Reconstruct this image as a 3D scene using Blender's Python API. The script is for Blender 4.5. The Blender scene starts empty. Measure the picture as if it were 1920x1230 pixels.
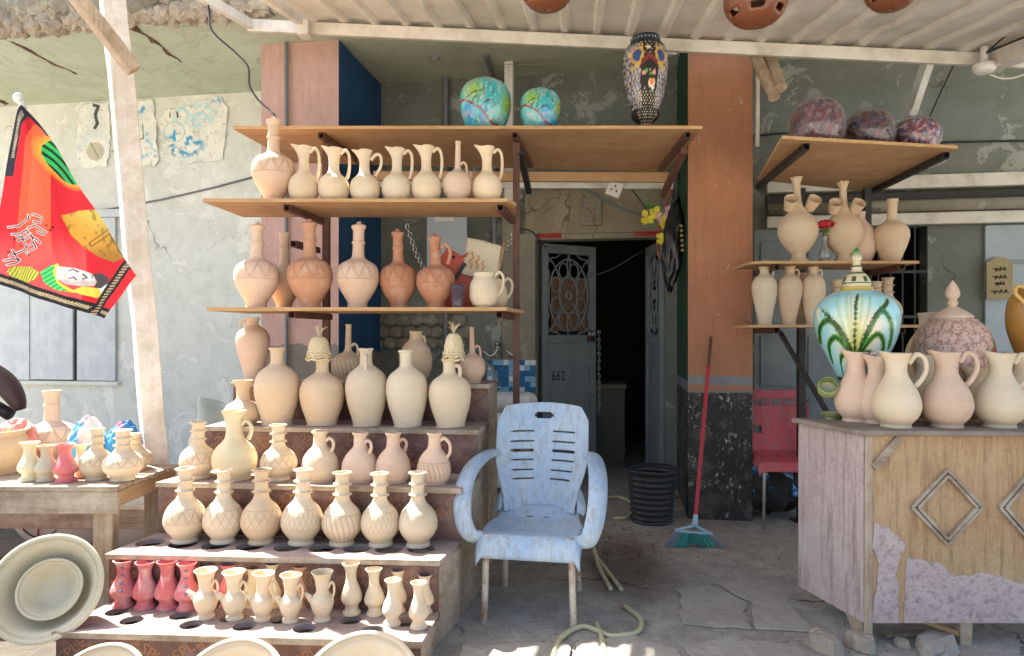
import bpy, bmesh, math, random
import numpy as np
from mathutils import Vector, Matrix, noise
random.seed(7)
scene = bpy.context.scene
COL = scene.collection
R = math.radians
# ------------------------------------------------------------------ camera
CAMZ, F, HY = 1.25, 1280.0, 630.0          # eye height, focal length in photo pixels, horizon row
cam_d = bpy.data.cameras.new('camera'); cam = bpy.data.objects.new('camera', cam_d); COL.objects.link(cam)
cam.location = (0, 0, CAMZ); cam.rotation_euler = (R(90), 0, 0)
cam_d.sensor_width = 36; cam_d.lens = 24; cam_d.shift_y = 15 / 1920
cam_d.clip_start = 0.05; cam_d.clip_end = 500
scene.camera = cam
# ------------------------------------------------------------------ light
SUN = Vector((-0.60, 0.38, 1.0)).normalized()
world = bpy.data.worlds.new('World'); scene.world = world; world.use_nodes = True
wn = world.node_tree.nodes; wl = world.node_tree.links
bg = wn['Background']; sky = wn.new('ShaderNodeTexSky'); sky.sky_type = 'NISHITA'; sky.sun_disc = False
sky.sun_elevation = math.asin(SUN.z); sky.sun_rotation = math.atan2(SUN.x, SUN.y)
sky.dust_density = 3.5; sky.air_density = 1.0; sky.ozone_density = 0.6
wl.new(sky.outputs[0], bg.inputs[0]); bg.inputs[1].default_value = 0.085
sd = bpy.data.lights.new('sun', 'SUN'); sd.energy = 5.0; sd.angle = R(0.5); sd.color = (1, .955, .88)
so = bpy.data.objects.new('sun', sd); COL.objects.link(so); so.location = (-4, 3, 8)
so.rotation_euler = SUN.to_track_quat('Z', 'Y').to_euler()
scene.view_settings.view_transform = 'Standard'; scene.view_settings.look = 'None'
scene.view_settings.gamma = 1.0; scene.view_settings.use_curve_mapping = False
scene.view_settings.exposure = 2.28
scene.cycles.max_bounces = 10; scene.cycles.diffuse_bounces = 6
# ------------------------------------------------------------------ helpers
def X(px, Y): return (px - 960) / F * Y
def Z(py, Y): return CAMZ + (HY - py) / F * Y
def P(px, py, Y): return Vector((X(px, Y), Y, Z(py, Y)))
def lin(c):
    if isinstance(c, str): c = [int(c[i:i+2], 16) / 255 for i in (1, 3, 5)]
    return tuple((x / 12.92 if x <= .04045 else ((x + .055) / 1.055) ** 2.4) for x in c[:3])
def tag(o, label=None, cat=None, group=None, kind=None):
    if label: o['label'] = label
    if cat: o['category'] = cat
    if group: o['group'] = group
    if kind: o['kind'] = kind
    return o
def thing(name, label, cat, loc=(0, 0, 0), rz=0, group=None):
    o = bpy.data.objects.new(name, None); COL.objects.link(o); o.empty_display_size = .1
    o.location = loc; o.rotation_euler = (0, 0, rz); return tag(o, label, cat, group)
def link(name, me, mat=None, parent=None, color=None):
    o = bpy.data.objects.new(name, me); COL.objects.link(o)
    if mat is not None and not me.materials:
        for m in (mat if isinstance(mat, (list, tuple)) else [mat]): me.materials.append(m)
    if parent is not None: o.parent = parent
    if color: o.color = (*color, 1)
    return o
def catmull(pts, k=4, closed=False):
    pts = [Vector(p) for p in pts]; n = len(pts); out = []
    rng = range(n if closed else n - 1)
    for i in rng:
        p1, p2 = pts[i], pts[(i + 1) % n]
        p0 = pts[i - 1] if (i > 0 or closed) else p1 * 2 - p2
        p3 = pts[(i + 2) % n] if (i + 2 < n or closed) else p2 * 2 - p1
        for j in range(k):
            t = j / k
            out.append(.5 * ((2 * p1) + (p2 - p0) * t + (2 * p0 - 5 * p1 + 4 * p2 - p3) * t * t + (3 * p1 - p0 - 3 * p2 + p3) * t ** 3))
    if not closed: out.append(pts[-1])
    return out
class MB:
    def __init__(s): s.v = []; s.f = []; s.mi = []; s.cur = 0
    def add(s, vs, fs):
        b = len(s.v); s.v += [tuple(v) for v in vs]; s.f += [tuple(i + b for i in f) for f in fs]; s.mi += [s.cur] * len(fs); return s
    def box(s, x0, x1, y0, y1, z0, z1, M=None):
        vs = [Vector((x, y, z)) for z in (z0, z1) for y in (y0, y1) for x in (x0, x1)]
        if M is not None: vs = [M @ v for v in vs]
        return s.add(vs, [(0, 2, 3, 1), (4, 5, 7, 6), (0, 1, 5, 4), (2, 6, 7, 3), (0, 4, 6, 2), (1, 3, 7, 5)])
    def hexa(s, a, b):                       # bottom quad a, top quad b (counter-clockwise from above)
        return s.add(list(a) + list(b), [(3, 2, 1, 0), (4, 5, 6, 7), (0, 1, 5, 4), (1, 2, 6, 5), (2, 3, 7, 6), (3, 0, 4, 7)])
    def prism(s, poly, z0, z1):
        n = len(poly); vs = [(p[0], p[1], z0) for p in poly] + [(p[0], p[1], z1) for p in poly]
        return s.add(vs, [tuple(range(n))[::-1], tuple(range(n, 2 * n))] + [(i, (i + 1) % n, n + (i + 1) % n, n + i) for i in range(n)])
    def bar(s, p, q, w, h, up=(0, 0, 1)):
        p, q = Vector(p), Vector(q); d = (q - p).normalized(); a = d.cross(Vector(up)).normalized(); b = a.cross(d)
        c = [a * (-w / 2) + b * (-h / 2), a * (w / 2) + b * (-h / 2), a * (w / 2) + b * (h / 2), a * (-w / 2) + b * (h / 2)]
        return s.add([p + k for k in c] + [q + k for k in c], [(0, 1, 2, 3), (7, 6, 5, 4), (0, 4, 5, 1), (1, 5, 6, 2), (2, 6, 7, 3), (3, 7, 4, 0)])
    def tube(s, pts, r, n=8, caps=True, closed=False, squash=1.0, upv=None):
        pts = [Vector(p) for p in pts]; m = len(pts)
        rr = r if isinstance(r, (list, tuple)) else [r] * m
        T = []
        for i in range(m):
            a = pts[(i - 1) % m] if (closed or i > 0) else pts[i]; b = pts[(i + 1) % m] if (closed or i < m - 1) else pts[i]
            d = b - a; T.append(d.normalized() if d.length > 1e-9 else Vector((0, 0, 1)))
        ref = Vector(upv) if upv else (Vector((0, 0, 1)) if abs(T[0].z) < .9 else Vector((1, 0, 0)))
        nrm = (ref - T[0] * ref.dot(T[0])).normalized(); vs = []
        for i in range(m):
            nrm = nrm - T[i] * nrm.dot(T[i]); nrm = nrm.normalized() if nrm.length > 1e-6 else T[i].orthogonal().normalized()
            bn = T[i].cross(nrm)
            for k in range(n):
                a = 2 * math.pi * k / n; vs.append(pts[i] + (nrm * math.cos(a) * squash + bn * math.sin(a)) * rr[i])
        fs = []
        for i in range(m if closed else m - 1):
            j = (i + 1) % m
            for k in range(n):
                fs.append((i * n + k, i * n + (k + 1) % n, j * n + (k + 1) % n, j * n + k))
        if caps and not closed: fs += [tuple(range(n))[::-1], tuple((m - 1) * n + k for k in range(n))]
        return s.add(vs, fs)
    def ball(s, c, r, nu=8, nv=5, sc=(1, 1, 1)):
        c = Vector(c); vs = [c + Vector((0, 0, -r * sc[2]))]
        for j in range(1, nv):
            t = -math.pi / 2 + math.pi * j / nv
            for i in range(nu):
                a = 2 * math.pi * i / nu; vs.append(c + Vector((r * sc[0] * math.cos(t) * math.cos(a), r * sc[1] * math.cos(t) * math.sin(a), r * sc[2] * math.sin(t))))
        vs.append(c + Vector((0, 0, r * sc[2]))); fs = []; L = len(vs) - 1
        for i in range(nu):
            k = (i + 1) % nu; fs.append((0, 1 + k, 1 + i)); fs.append((L, L - nu + i, L - nu + k))
            for j in range(nv - 2): fs.append((1 + j * nu + i, 1 + j * nu + k, 1 + (j + 1) * nu + k, 1 + (j + 1) * nu + i))
        return s.add(vs, fs)
    def grid(s, fn, nu, nv, skip=None, double=False):
        vs = [fn(i / nu, j / nv) for j in range(nv + 1) for i in range(nu + 1)]
        fs = [(j * (nu + 1) + i, j * (nu + 1) + i + 1, (j + 1) * (nu + 1) + i + 1, (j + 1) * (nu + 1) + i) for j in range(nv) for i in range(nu) if not (skip and skip(i, j))]
        return s.add(vs, fs)
    def build(s, name, mat, parent=None, smooth=False, bevel=0, solid=0, color=None, jitter=0, origin=None, fix=True):
        me = bpy.data.meshes.new(name)
        vs = s.v
        if jitter: vs = [(v[0] + random.uniform(-jitter, jitter), v[1] + random.uniform(-jitter, jitter), v[2] + random.uniform(-jitter, jitter)) for v in vs]
        if origin is not None: vs = [tuple(Vector(v) - Vector(origin)) for v in vs]
        me.from_pydata(vs, [], s.f)
        if any(s.mi): me.polygons.foreach_set('material_index', s.mi)
        if fix:
            bm = bmesh.new(); bm.from_mesh(me); bmesh.ops.recalc_face_normals(bm, faces=bm.faces); bm.to_mesh(me); bm.free()
        me.update()
        if smooth:
            me.polygons.foreach_set('use_smooth', [True] * len(me.polygons))
            if smooth == 'auto': me.set_sharp_from_angle(angle=R(38))
        o = link(name, me, mat, parent, color)
        if origin is not None: o.location = origin
        if solid: m = o.modifiers.new('solid', 'SOLIDIFY'); m.thickness = solid; m.offset = 0
        if bevel: m = o.modifiers.new('bevel', 'BEVEL'); m.width = bevel; m.segments = 2; m.limit_method = 'ANGLE'; m.angle_limit = R(40)
        return o
def lump(seed, size, amp=.25, freq=2.0, sub=2, flat=False, ridge=False):
    bm = bmesh.new(); bmesh.ops.create_icosphere(bm, subdivisions=sub, radius=1)
    off = Vector((seed * 7.3, seed * 3.1, seed * 1.7)); vs = []
    for v in bm.verts:
        n = noise.noise(v.co * freq + off)
        if ridge: n = (1 - abs(noise.noise(v.co * freq + off)) * 2) * .7 + noise.noise(v.co * freq * 2.3 + off) * .4
        c = v.co * (1 + amp * n)
        if flat and c.z < -.55: c.z = -.55 + (c.z + .55) * .1
        vs.append(Vector((c.x * size[0], c.y * size[1], c.z * size[2])))
    fs = [tuple(x.index for x in f.verts) for f in bm.faces]; bm.free(); return vs, fs
def text_mesh(body, size):
    cu = bpy.data.curves.new('lettering', 'FONT'); cu.body = body; cu.size = size; cu.align_x = 'CENTER'; cu.align_y = 'CENTER'; cu.resolution_u = 3
    o = bpy.data.objects.new('tmp_text', cu); COL.objects.link(o)
    dg = bpy.context.evaluated_depsgraph_get(); dg.update()
    me = bpy.data.meshes.new_from_object(o.evaluated_get(dg)); vs = [v.co.copy() for v in me.vertices]; fs = [tuple(p.vertices) for p in me.polygons]
    bpy.data.objects.remove(o); bpy.data.curves.remove(cu); bpy.data.meshes.remove(me); return vs, fs
# ---- painting of printed / glazed decoration into a colour attribute
def seg_dist(Q, poly):
    Q = np.asarray(Q, float); d = np.full(len(Q), 1e9); poly = np.asarray(poly, float)
    for a, b in zip(poly[:-1], poly[1:]):
        ab = b - a; L = (ab ** 2).sum() + 1e-12; t = np.clip(((Q - a) @ ab) / L, 0, 1)
        d = np.minimum(d, np.hypot(*(Q - a - t[:, None] * ab).T))
    return d
def inside(Q, poly):
    x, y = Q[:, 0], Q[:, 1]; r = np.zeros(len(Q), bool); n = len(poly)
    for i in range(n):
        (x1, y1), (x2, y2) = poly[i], poly[(i + 1) % n]
        c = ((y1 > y) != (y2 > y)); r ^= c & (x < (x2 - x1) * (y - y1) / ((y2 - y1) if y2 != y1 else 1e-9) + x1)
    return r
def over(Cc, mask, col):
    m = np.clip(np.asarray(mask, float), 0, 1)[:, None]; Cc[:] = Cc * (1 - m) + np.array(lin(col))[None] * m
def npnoise(Q, f, seed=0):
    return np.array([noise.noise(Vector((q[0] * f + seed * 5.1, q[1] * f + seed * 2.7, seed * 1.3))) for q in Q])
def set_paint(me, Cc):
    at = me.color_attributes.new('paint', 'FLOAT_COLOR', 'POINT'); a = np.ones((len(me.vertices), 4), np.float32); a[:, :3] = Cc; at.data.foreach_set('color', a.ravel())
# ------------------------------------------------------------------ materials
class NT:
    def __init__(s, name):
        s.m = bpy.data.materials.new(name); s.m.use_nodes = True; s.t = s.m.node_tree; s.b = s.t.nodes['Principled BSDF']; s.out = s.t.nodes['Material Output']; s._c = {}
    def n(s, ty, **k):
        x = s.t.nodes.new(ty)
        for a, b in k.items(): setattr(x, a, b)
        return x
    def l(s, a, b): s.t.links.new(a, b)
    def inp(s, sock, v):
        if isinstance(v, (int, float)): sock.default_value = v
        elif isinstance(v, (tuple, list)): sock.default_value = (*v, 1) if len(v) == 3 and sock.type == 'RGBA' else v
        else: s.l(v, sock)
    def math(s, op, a, b=0.0, c=0.0):
        x = s.n('ShaderNodeMath', operation=op); s.inp(x.inputs[0], a); s.inp(x.inputs[1], b); s.inp(x.inputs[2], c); return x.outputs[0]
    def coord(s, w='Object'):
        if 'c' not in s._c: s._c['c'] = s.n('ShaderNodeTexCoord')
        return s._c['c'].outputs[w]
    def pos(s):
        return s.n('ShaderNodeNewGeometry').outputs['Position']
    def map(s, v, sc=(1, 1, 1), rot=(0, 0, 0)):
        x = s.n('ShaderNodeMapping'); s.l(v, x.inputs[0]); x.inputs['Scale'].default_value = sc; x.inputs['Rotation'].default_value = rot; return x.outputs[0]
    def noise(s, v, scale, detail=4, rough=.6, dist=0):
        x = s.n('ShaderNodeTexNoise'); s.l(v, x.inputs['Vector']); x.inputs['Scale'].default_value = scale; x.inputs['Detail'].default_value = detail; x.inputs['Roughness'].default_value = rough; x.inputs['Distortion'].default_value = dist; return x.outputs['Fac']
    def voro(s, v, scale, feat='F1', rnd=1):
        x = s.n('ShaderNodeTexVoronoi', feature=feat); s.l(v, x.inputs['Vector']); x.inputs['Scale'].default_value = scale; x.inputs['Randomness'].default_value = rnd; return x.outputs['Distance']
    def ramp(s, f, *stops, interp='LINEAR'):
        x = s.n('ShaderNodeValToRGB'); e = x.color_ramp; e.interpolation = interp; s.l(f, x.inputs[0])
        while len(e.elements) < len(stops): e.elements.new(.5)
        for el, (p, c) in zip(e.elements, stops): el.position = p; el.color = (c, c, c, 1) if isinstance(c, (int, float)) else (*c, 1)
        return x.outputs[0]
    def mix(s, f, a, b, mode='MIX'):
        x = s.n('ShaderNodeMix', data_type='RGBA', blend_type=mode); s.inp(x.inputs[0], f); s.inp(x.inputs[6], a); s.inp(x.inputs[7], b); return x.outputs[2]
    def bump(s, h, st=.3, d=.01, prev=None):
        x = s.n('ShaderNodeBump'); x.inputs['Strength'].default_value = st; x.inputs['Distance'].default_value = d; s.l(h, x.inputs['Height'])
        if prev is not None: s.l(prev, x.inputs['Normal'])
        return x.outputs[0]
    def done(s, col=None, rough=.8, nrm=None, metal=0, **k):
        if col is not None: s.inp(s.b.inputs['Base Color'], col)
        s.inp(s.b.inputs['Roughness'], rough); s.inp(s.b.inputs['Metallic'], metal)
        if nrm is not None: s.l(nrm, s.b.inputs['Normal'])
        for a, b in k.items(): s.inp(s.b.inputs[a.replace('_', ' ')], b)
        return s.m
def speck(name, base, var=.25, scale=6, rough=.8, bump=.15, bscale=40, dirt=None, dirt_amt=.4, metal=0, bd=.004, spec=.5):
    t = NT(name); c = t.coord(); b = lin(base)
    n1 = t.noise(c, scale, 5); n2 = t.noise(c, bscale, 4)
    col = t.mix(n1, tuple(x * (1 - var) for x in b), tuple(min(1, x * (1 + var)) for x in b))
    if dirt: col = t.mix(t.math('MULTIPLY', t.ramp(t.noise(c, scale * 1.7, 6, .7), (.45, 0.0), (.68, 1.0)), dirt_amt), col, lin(dirt))
    return t.done(col, rough, t.bump(n2, bump, bd), metal, Specular_IOR_Level=spec)
def clay(name, pattern=None, n=12, v0=.25, v1=.5, dust=.25):
    t = NT(name); c = t.coord(); oc = t.n('ShaderNodeObjectInfo').outputs['Color']
    uv = t.n('ShaderNodeSeparateXYZ'); t.l(t.coord('UV'), uv.inputs[0]); u, v = uv.outputs[0], uv.outputs[1]
    rnd = t.n('ShaderNodeObjectInfo').outputs['Random']
    cs = t.n('ShaderNodeVectorMath', operation='ADD'); t.l(c, cs.inputs[0]); t.l(rnd, cs.inputs[1]); cc = cs.outputs[0]
    big = t.noise(cc, 6, 3); fine = t.noise(cc, 90, 5, .7); band = t.noise(t.map(cc, (2, 2, 60)), 1.6, 4)
    col = t.mix(t.ramp(big, (.3, 0.0), (.75, 1.0)), oc, t.mix(1.0, oc, (.95, .89, .82), 'MULTIPLY'))
    col = t.mix(t.math('MULTIPLY', t.ramp(t.noise(cc, 3.3, 3), (.52, 0.0), (.7, 1.0)), .35), col, t.mix(1.0, oc, (1.0, .86, .74), 'MULTIPLY'))
    col = t.mix(t.math('MULTIPLY', t.ramp(t.noise(cc, 11, 6, .7), (.5, 0.0), (.72, 1.0)), dust), col, (.78, .72, .62))
    col = t.mix(t.math('MULTIPLY', t.ramp(band, (.35, 0.0), (.65, 1.0)), .2), col, t.mix(1.0, col, (.84, .76, .68), 'MULTIPLY'))
    col = t.mix(t.math('MULTIPLY', t.ramp(fine, (.6, 0.0), (.7, 1.0)), .25), col, t.mix(1.0, col, (.7, .6, .5), 'MULTIPLY'))
    nb = t.bump(band, .3, .007); nb = t.bump(fine, .35, .003, nb)
    if pattern:
        tt = t.math('DIVIDE', t.math('SUBTRACT', v, v0), v1 - v0)
        win = t.math('MULTIPLY', t.math('GREATER_THAN', tt, 0.0), t.math('LESS_THAN', tt, 1.0))
        wob = t.math('MULTIPLY', t.math('SUBTRACT', t.noise(cc, 14, 2), .5), .12)
        if pattern == 'zigzag':
            tri = t.math('MULTIPLY', t.math('ABSOLUTE', t.math('SUBTRACT', t.math('FRACT', t.math('ADD', t.math('MULTIPLY', u, n), wob)), .5)), 2.0)
            d = t.math('ABSOLUTE', t.math('SUBTRACT', tt, tri)); d2 = t.math('ABSOLUTE', t.math('SUBTRACT', t.math('MULTIPLY', tt, 1.0), t.math('MULTIPLY', t.math('SUBTRACT', tri, .38), 1.6)))
            line = t.math('MAXIMUM', t.math('LESS_THAN', d, .085), t.math('LESS_THAN', d2, .07))
        elif pattern == 'lines':
            a = t.math('ABSOLUTE', t.math('SUBTRACT', t.math('FRACT', t.math('ADD', t.math('MULTIPLY', u, n), t.math('MULTIPLY', t.math('POWER', t.math('MAXIMUM', tt, 0.0), 1.7), .9))), .5)); line = t.math('LESS_THAN', a, .16)
        else:
            k = 1.25; a = t.math('ABSOLUTE', t.math('SUBTRACT', t.math('FRACT', t.math('ADD', t.math('ADD', t.math('MULTIPLY', u, n), t.math('MULTIPLY', tt, k)), wob)), .5))
            b = t.math('ABSOLUTE', t.math('SUBTRACT', t.math('FRACT', t.math('SUBTRACT', t.math('MULTIPLY', u, n), t.math('MULTIPLY', tt, k))), .5))
            line = t.math('MAXIMUM', t.math('LESS_THAN', a, .055), t.math('LESS_THAN', b, .055))
        rings = t.math('MAXIMUM', t.math('LESS_THAN', t.math('ABSOLUTE', t.math('SUBTRACT', tt, 1.05)), .022), t.math('LESS_THAN', t.math('ABSOLUTE', t.math('ADD', tt, .06)), .022))
        line = t.math('MAXIMUM', t.math('MULTIPLY', line, win), rings)
        col = t.mix(t.math('MULTIPLY', line, .42), col, t.mix(1.0, col, (.62, .42, .28), 'MULTIPLY'))  # incised lines darkened: groove shadow put into the clay colour
        nb = t.bump(t.math('SUBTRACT', 1.0, line), .8, .003, nb)
    return t.done(col, .88, nb, Specular_IOR_Level=.25)
def painted(name, rough=.3, coat=0.0, transl=0.0, bump=0.1, bscale=30):
    t = NT(name); a = t.n('ShaderNodeVertexColor', layer_name='paint').outputs[0]; c = t.coord()
    t.done(a, rough, t.bump(t.noise(c, bscale, 4), bump, .004), Coat_Weight=coat)
    if transl:
        tr = t.n('ShaderNodeBsdfTranslucent'); t.l(a, tr.inputs[0]); mx = t.n('ShaderNodeMixShader'); mx.inputs[0].default_value = transl
        t.l(t.b.outputs[0], mx.inputs[1]); t.l(tr.outputs[0], mx.inputs[2]); t.l(mx.outputs[0], t.out.inputs[0])
    return t.m
def wood(name, a, b, axis=0, scale=14, rough=.75, gap=0, weather=None, wamt=.5, bump=.35):
    t = NT(name); c = t.coord(); sc = [scale, scale, scale]; sc[axis] = scale * .06
    g = t.noise(t.map(c, tuple(sc)), 1.6, 7, .65, .6); big = t.noise(c, 2.5, 4)
    fine = t.noise(t.map(c, tuple(x * 5 for x in sc)), 1.2, 4)
    col = t.mix(t.ramp(g, (.3, 0.0), (.7, 1.0)), lin(a), lin(b)); col = t.mix(t.math('MULTIPLY', big, .35), col, t.mix(1.0, col, (.62, .55, .5), 'MULTIPLY'))
    col = t.mix(t.math('MULTIPLY', fine, .25), col, t.mix(1.0, col, (.6, .52, .45), 'MULTIPLY'))
    if weather: col = t.mix(t.math('MULTIPLY', t.ramp(t.noise(c, 5, 7, .75), (.42, 0.0), (.62, 1.0)), wamt), col, lin(weather))
    return t.done(col, rough, t.bump(g, bump, .004, t.bump(fine, .2, .002)), Specular_IOR_Level=.3)
def plaster(name, base, stain, patch=None, patch_amt=.6, scale=1.3, bump=.5, crackc=None, fine_amt=.5):
    t = NT(name); c = t.pos()
    n1 = t.noise(c, scale, 7, .65, .4); n2 = t.noise(c, scale * 9, 6, .7); n3 = t.noise(c, 70, 3)
    col = t.mix(t.ramp(n1, (.35, 0.0), (.7, 1.0)), lin(base), lin(stain))
    col = t.mix(t.math('MULTIPLY', t.ramp(n2, (.48, 0.0), (.7, 1.0)), fine_amt), col, t.mix(1.0, col, (.72, .71, .68), 'MULTIPLY'))
    h = t.math('ADD', t.math('MULTIPLY', n2, .6), t.math('MULTIPLY', n3, .3))
    if patch:
        m = t.ramp(t.noise(c, scale * 2.3, 9, .72, .8), (.565, 0.0), (.58, 1.0)); col = t.mix(t.math('MULTIPLY', m, patch_amt), col, lin(patch)); h = t.math('SUBTRACT', h, t.math('MULTIPLY', m, .5))
    if crackc:
        w = t.n('ShaderNodeVectorMath', operation='ADD'); t.l(c, w.inputs[0]); sx = t.n('ShaderNodeTexNoise'); t.l(c, sx.inputs['Vector']); sx.inputs['Scale'].default_value = 3
        vs = t.n('ShaderNodeVectorMath', operation='SCALE'); t.l(sx.outputs['Color'], vs.inputs[0]); vs.inputs['Scale'].default_value = .5; t.l(vs.outputs[0], w.inputs[1])
        cr = t.math('MULTIPLY', t.math('LESS_THAN', t.voro(w.outputs[0], .9, 'DISTANCE_TO_EDGE'), .004), t.ramp(t.noise(c, 1.1, 3), (.52, 0.0), (.6, 1.0))); col = t.mix(t.math('MULTIPLY', cr, .7), col, lin(crackc))
        sp = t.math('MULTIPLY', t.ramp(t.noise(c, 38, 2), (.7, 0.0), (.73, 1.0)), .7); col = t.mix(sp, col, lin(crackc))
    return t.done(col, .92, t.bump(h, bump, .012), Specular_IOR_Level=.2)
# ------------------------------------------------------------------ materials in use
M = {}
M['ground'] = None
def ground_mat():
    t = NT('dusty_concrete'); c = t.pos(); n1 = t.noise(c, .9, 7, .65, .5); n2 = t.noise(c, 9, 7, .75); n3 = t.noise(c, 60, 5, .8)
    col = t.mix(t.ramp(n1, (.32, 0.0), (.68, 1.0)), lin('#9b958b'), lin('#b8b1a5'))
    col = t.mix(t.math('MULTIPLY', t.ramp(n2, (.42, 0.0), (.58, 1.0)), .5), col, lin('#867d73'))
    col = t.mix(t.math('MULTIPLY', t.ramp(n3, (.55, 0.0), (.62, 1.0)), .5), col, lin('#57514a'))
    col = t.mix(t.math('MULTIPLY', t.ramp(t.noise(c, 24, 6, .8), (.6, 0.0), (.66, 1.0)), .5), col, lin('#b8b1a3'))
    # damp patch by the doorway
    sp = t.n('ShaderNodeVectorMath', operation='SUBTRACT'); t.l(c, sp.inputs[0]); sp.inputs[1].default_value = (.62, 3.75, 0)
    sm = t.map(sp.outputs[0], (1.7, .75, 1)); ln = t.n('ShaderNodeVectorMath', operation='LENGTH'); t.l(sm, ln.inputs[0])
    wet = t.ramp(t.math('ADD', ln.outputs['Value'], t.math('MULTIPLY', t.noise(c, 3.2, 6, .7), .55)), (.5, 1.0), (.8, 0.0))
    col = t.mix(wet, col, t.mix(1.0, col, (.48, .44, .4), 'MULTIPLY'))
    rough = t.math('SUBTRACT', .92, t.math('MULTIPLY', wet, .3))
    w = t.n('ShaderNodeVectorMath', operation='ADD'); t.l(c, w.inputs[0]); sx = t.n('ShaderNodeTexNoise'); t.l(c, sx.inputs['Vector']); sx.inputs['Scale'].default_value = 2.2; sx.inputs['Detail'].default_value = 6
    vs = t.n('ShaderNodeVectorMath', operation='SCALE'); t.l(sx.outputs['Color'], vs.inputs[0]); vs.inputs['Scale'].default_value = .7; t.l(vs.outputs[0], w.inputs[1])
    cr = t.math('MULTIPLY', t.math('LESS_THAN', t.voro(w.outputs[0], .75, 'DISTANCE_TO_EDGE'), .008), t.ramp(t.noise(c, .8, 3), (.48, 0.0), (.56, 1.0))); col = t.mix(t.math('MULTIPLY', cr, .8), col, lin('#3d3832'))
    h = t.math('SUBTRACT', t.math('ADD', t.math('MULTIPLY', n2, .7), t.math('MULTIPLY', n3, .35)), t.math('MULTIPLY', cr, .8))
    return t.done(col, rough, t.bump(h, .6, .02), Specular_IOR_Level=.3)
M['ground'] = ground_mat()
M['slabstone'] = plaster('paving_slab_stone', '#aea699', '#9a9388', '#bfb8ac', .4, 3, .5, '#5a544c')
M['plaster'] = plaster('pale_wall_plaster', '#e0e1d8', '#c9ccc3', '#ecebe3', .6, .8, .45, '#8b8a82')
M['soffit'] = plaster('green_grey_soffit', '#bcc3ae', '#aab09a', '#b0a890', .3, .9, .55, '#86806c')
M['dingy'] = plaster('dingy_green_plaster', '#80847a', '#6c7068', '#a9aaa0', .7, 1.1, .5, '#4a4a40')
M['greywall'] = plaster('grey_render', '#97917f', '#7d776a', '#b5ae9d', .5, 1.6, .6, '#57524a')
M['lintel'] = plaster('tan_render', '#9a8f76', '#837a66', '#aba188', .4, 1.6, .4, '#5b5445')
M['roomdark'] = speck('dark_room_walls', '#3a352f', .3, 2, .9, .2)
def zpaint(name, bands, scale=3, amp=.05, chip=None, chip_amt=.8, bump=.3, chipt=.64, base=None):
    """bands: list of (z_top, colour) from the ground up; edges roughened by noise"""
    t = NT(name); c = t.pos(); s = t.n('ShaderNodeSeparateXYZ'); t.l(c, s.inputs[0])
    zz = t.math('ADD', s.outputs[2], t.math('MULTIPLY', t.math('SUBTRACT', t.noise(c, 9, 6, .7), .5), amp * 2))
    col = lin(bands[-1][1])
    for zt, cc in bands[-2::-1]: col = t.mix(t.math('LESS_THAN', zz, zt), col, lin(cc))
    col = t.mix(t.math('MULTIPLY', t.ramp(t.noise(c, scale, 7, .72, .4), (.4, 0.0), (.62, 1.0)), .5), col, t.mix(1.0, col, (.74, .72, .70), 'MULTIPLY'))
    col = t.mix(t.math('MULTIPLY', t.ramp(t.noise(t.map(c, (5, 5, .5)), 3, 7, .7), (.5, 0.0), (.68, 1.0)), .45), col, t.mix(1.0, col, (1.25, 1.25, 1.22), 'MULTIPLY'))
    col = t.mix(t.math('MULTIPLY', t.ramp(t.noise(t.map(c, (9, 9, .8)), 5, 5, .7), (.56, 0.0), (.7, 1.0)), .5), col, t.mix(1.0, col, (.62, .6, .58), 'MULTIPLY'))
    if chip:
        col = t.mix(t.math('MULTIPLY', t.ramp(t.noise(t.map(c, (1, 1, .7)), 14, 8, .75), (chipt, 0.0), (chipt + .02, 1.0)), chip_amt), col, lin(chip))
    if base:
        bm_ = t.math('LESS_THAN', zz, base); f1 = t.math('MULTIPLY', t.ramp(t.noise(t.map(c, (1, 1, .55)), 42, 7, .75), (.58, 0.0), (.6, 1.0)), t.ramp(t.noise(c, 5, 4), (.42, 0.0), (.6, 1.0)))
        col = t.mix(t.math('MULTIPLY', bm_, f1), col, lin('#c2bdb2')); col = t.mix(t.math('MULTIPLY', bm_, t.math('MULTIPLY', t.ramp(t.noise(c, 6, 7, .7), (.48, 0.0), (.62, 1.0)), .6)), col, lin('#6b665f'))
    return t.done(col, .75, t.bump(t.noise(c, 22, 7, .7), bump, .008), Specular_IOR_Level=.3)
M['pink'] = zpaint('pink_pier_paint', [(1.18, '#8b8375'), (9, '#c5a296')], 2, .07, '#b5a294', .6, chipt=.64)
M['blue'] = zpaint('blue_pier_paint', [(1.12, '#8b8375'), (9, '#2c5682')], 2, .07, '#6d8399', .6, chipt=.64)
M['column'] = zpaint('salmon_column_paint', [(.865, '#3a3836'), (.885, '#8e8378'), (.915, '#b07a5c'), (.978, '#8b8c8e'), (9, '#b17c5e')], 2.2, .012, '#b0a69a', .75, chipt=.64, base=.865)
M['columng'] = zpaint('green_column_side', [(.865, '#353331'), (.94, '#6c7378'), (9, '#2a4a37')], 2.2, .03, '#8f968b', .8, chipt=.62, base=.865)
M['steelbrown'] = speck('brown_primer_steel', '#5a3a30', .25, 9, .6, .1, dirt='#7a5a48', dirt_amt=.4)
M['steelblack'] = speck('black_steel', '#2b2a29', .3, 9, .5, .1)
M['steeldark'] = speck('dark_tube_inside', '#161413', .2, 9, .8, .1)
M['whitesteel'] = speck('white_painted_steel', '#dad5c9', .08, 3, .55, .1, dirt='#8d7d68', dirt_amt=.45)
M['sheet'] = speck('canopy_sheet', '#dcd8ce', .08, 2.5, .5, .12, 8, dirt='#b3a994', dirt_amt=.45, bd=.02)
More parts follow.
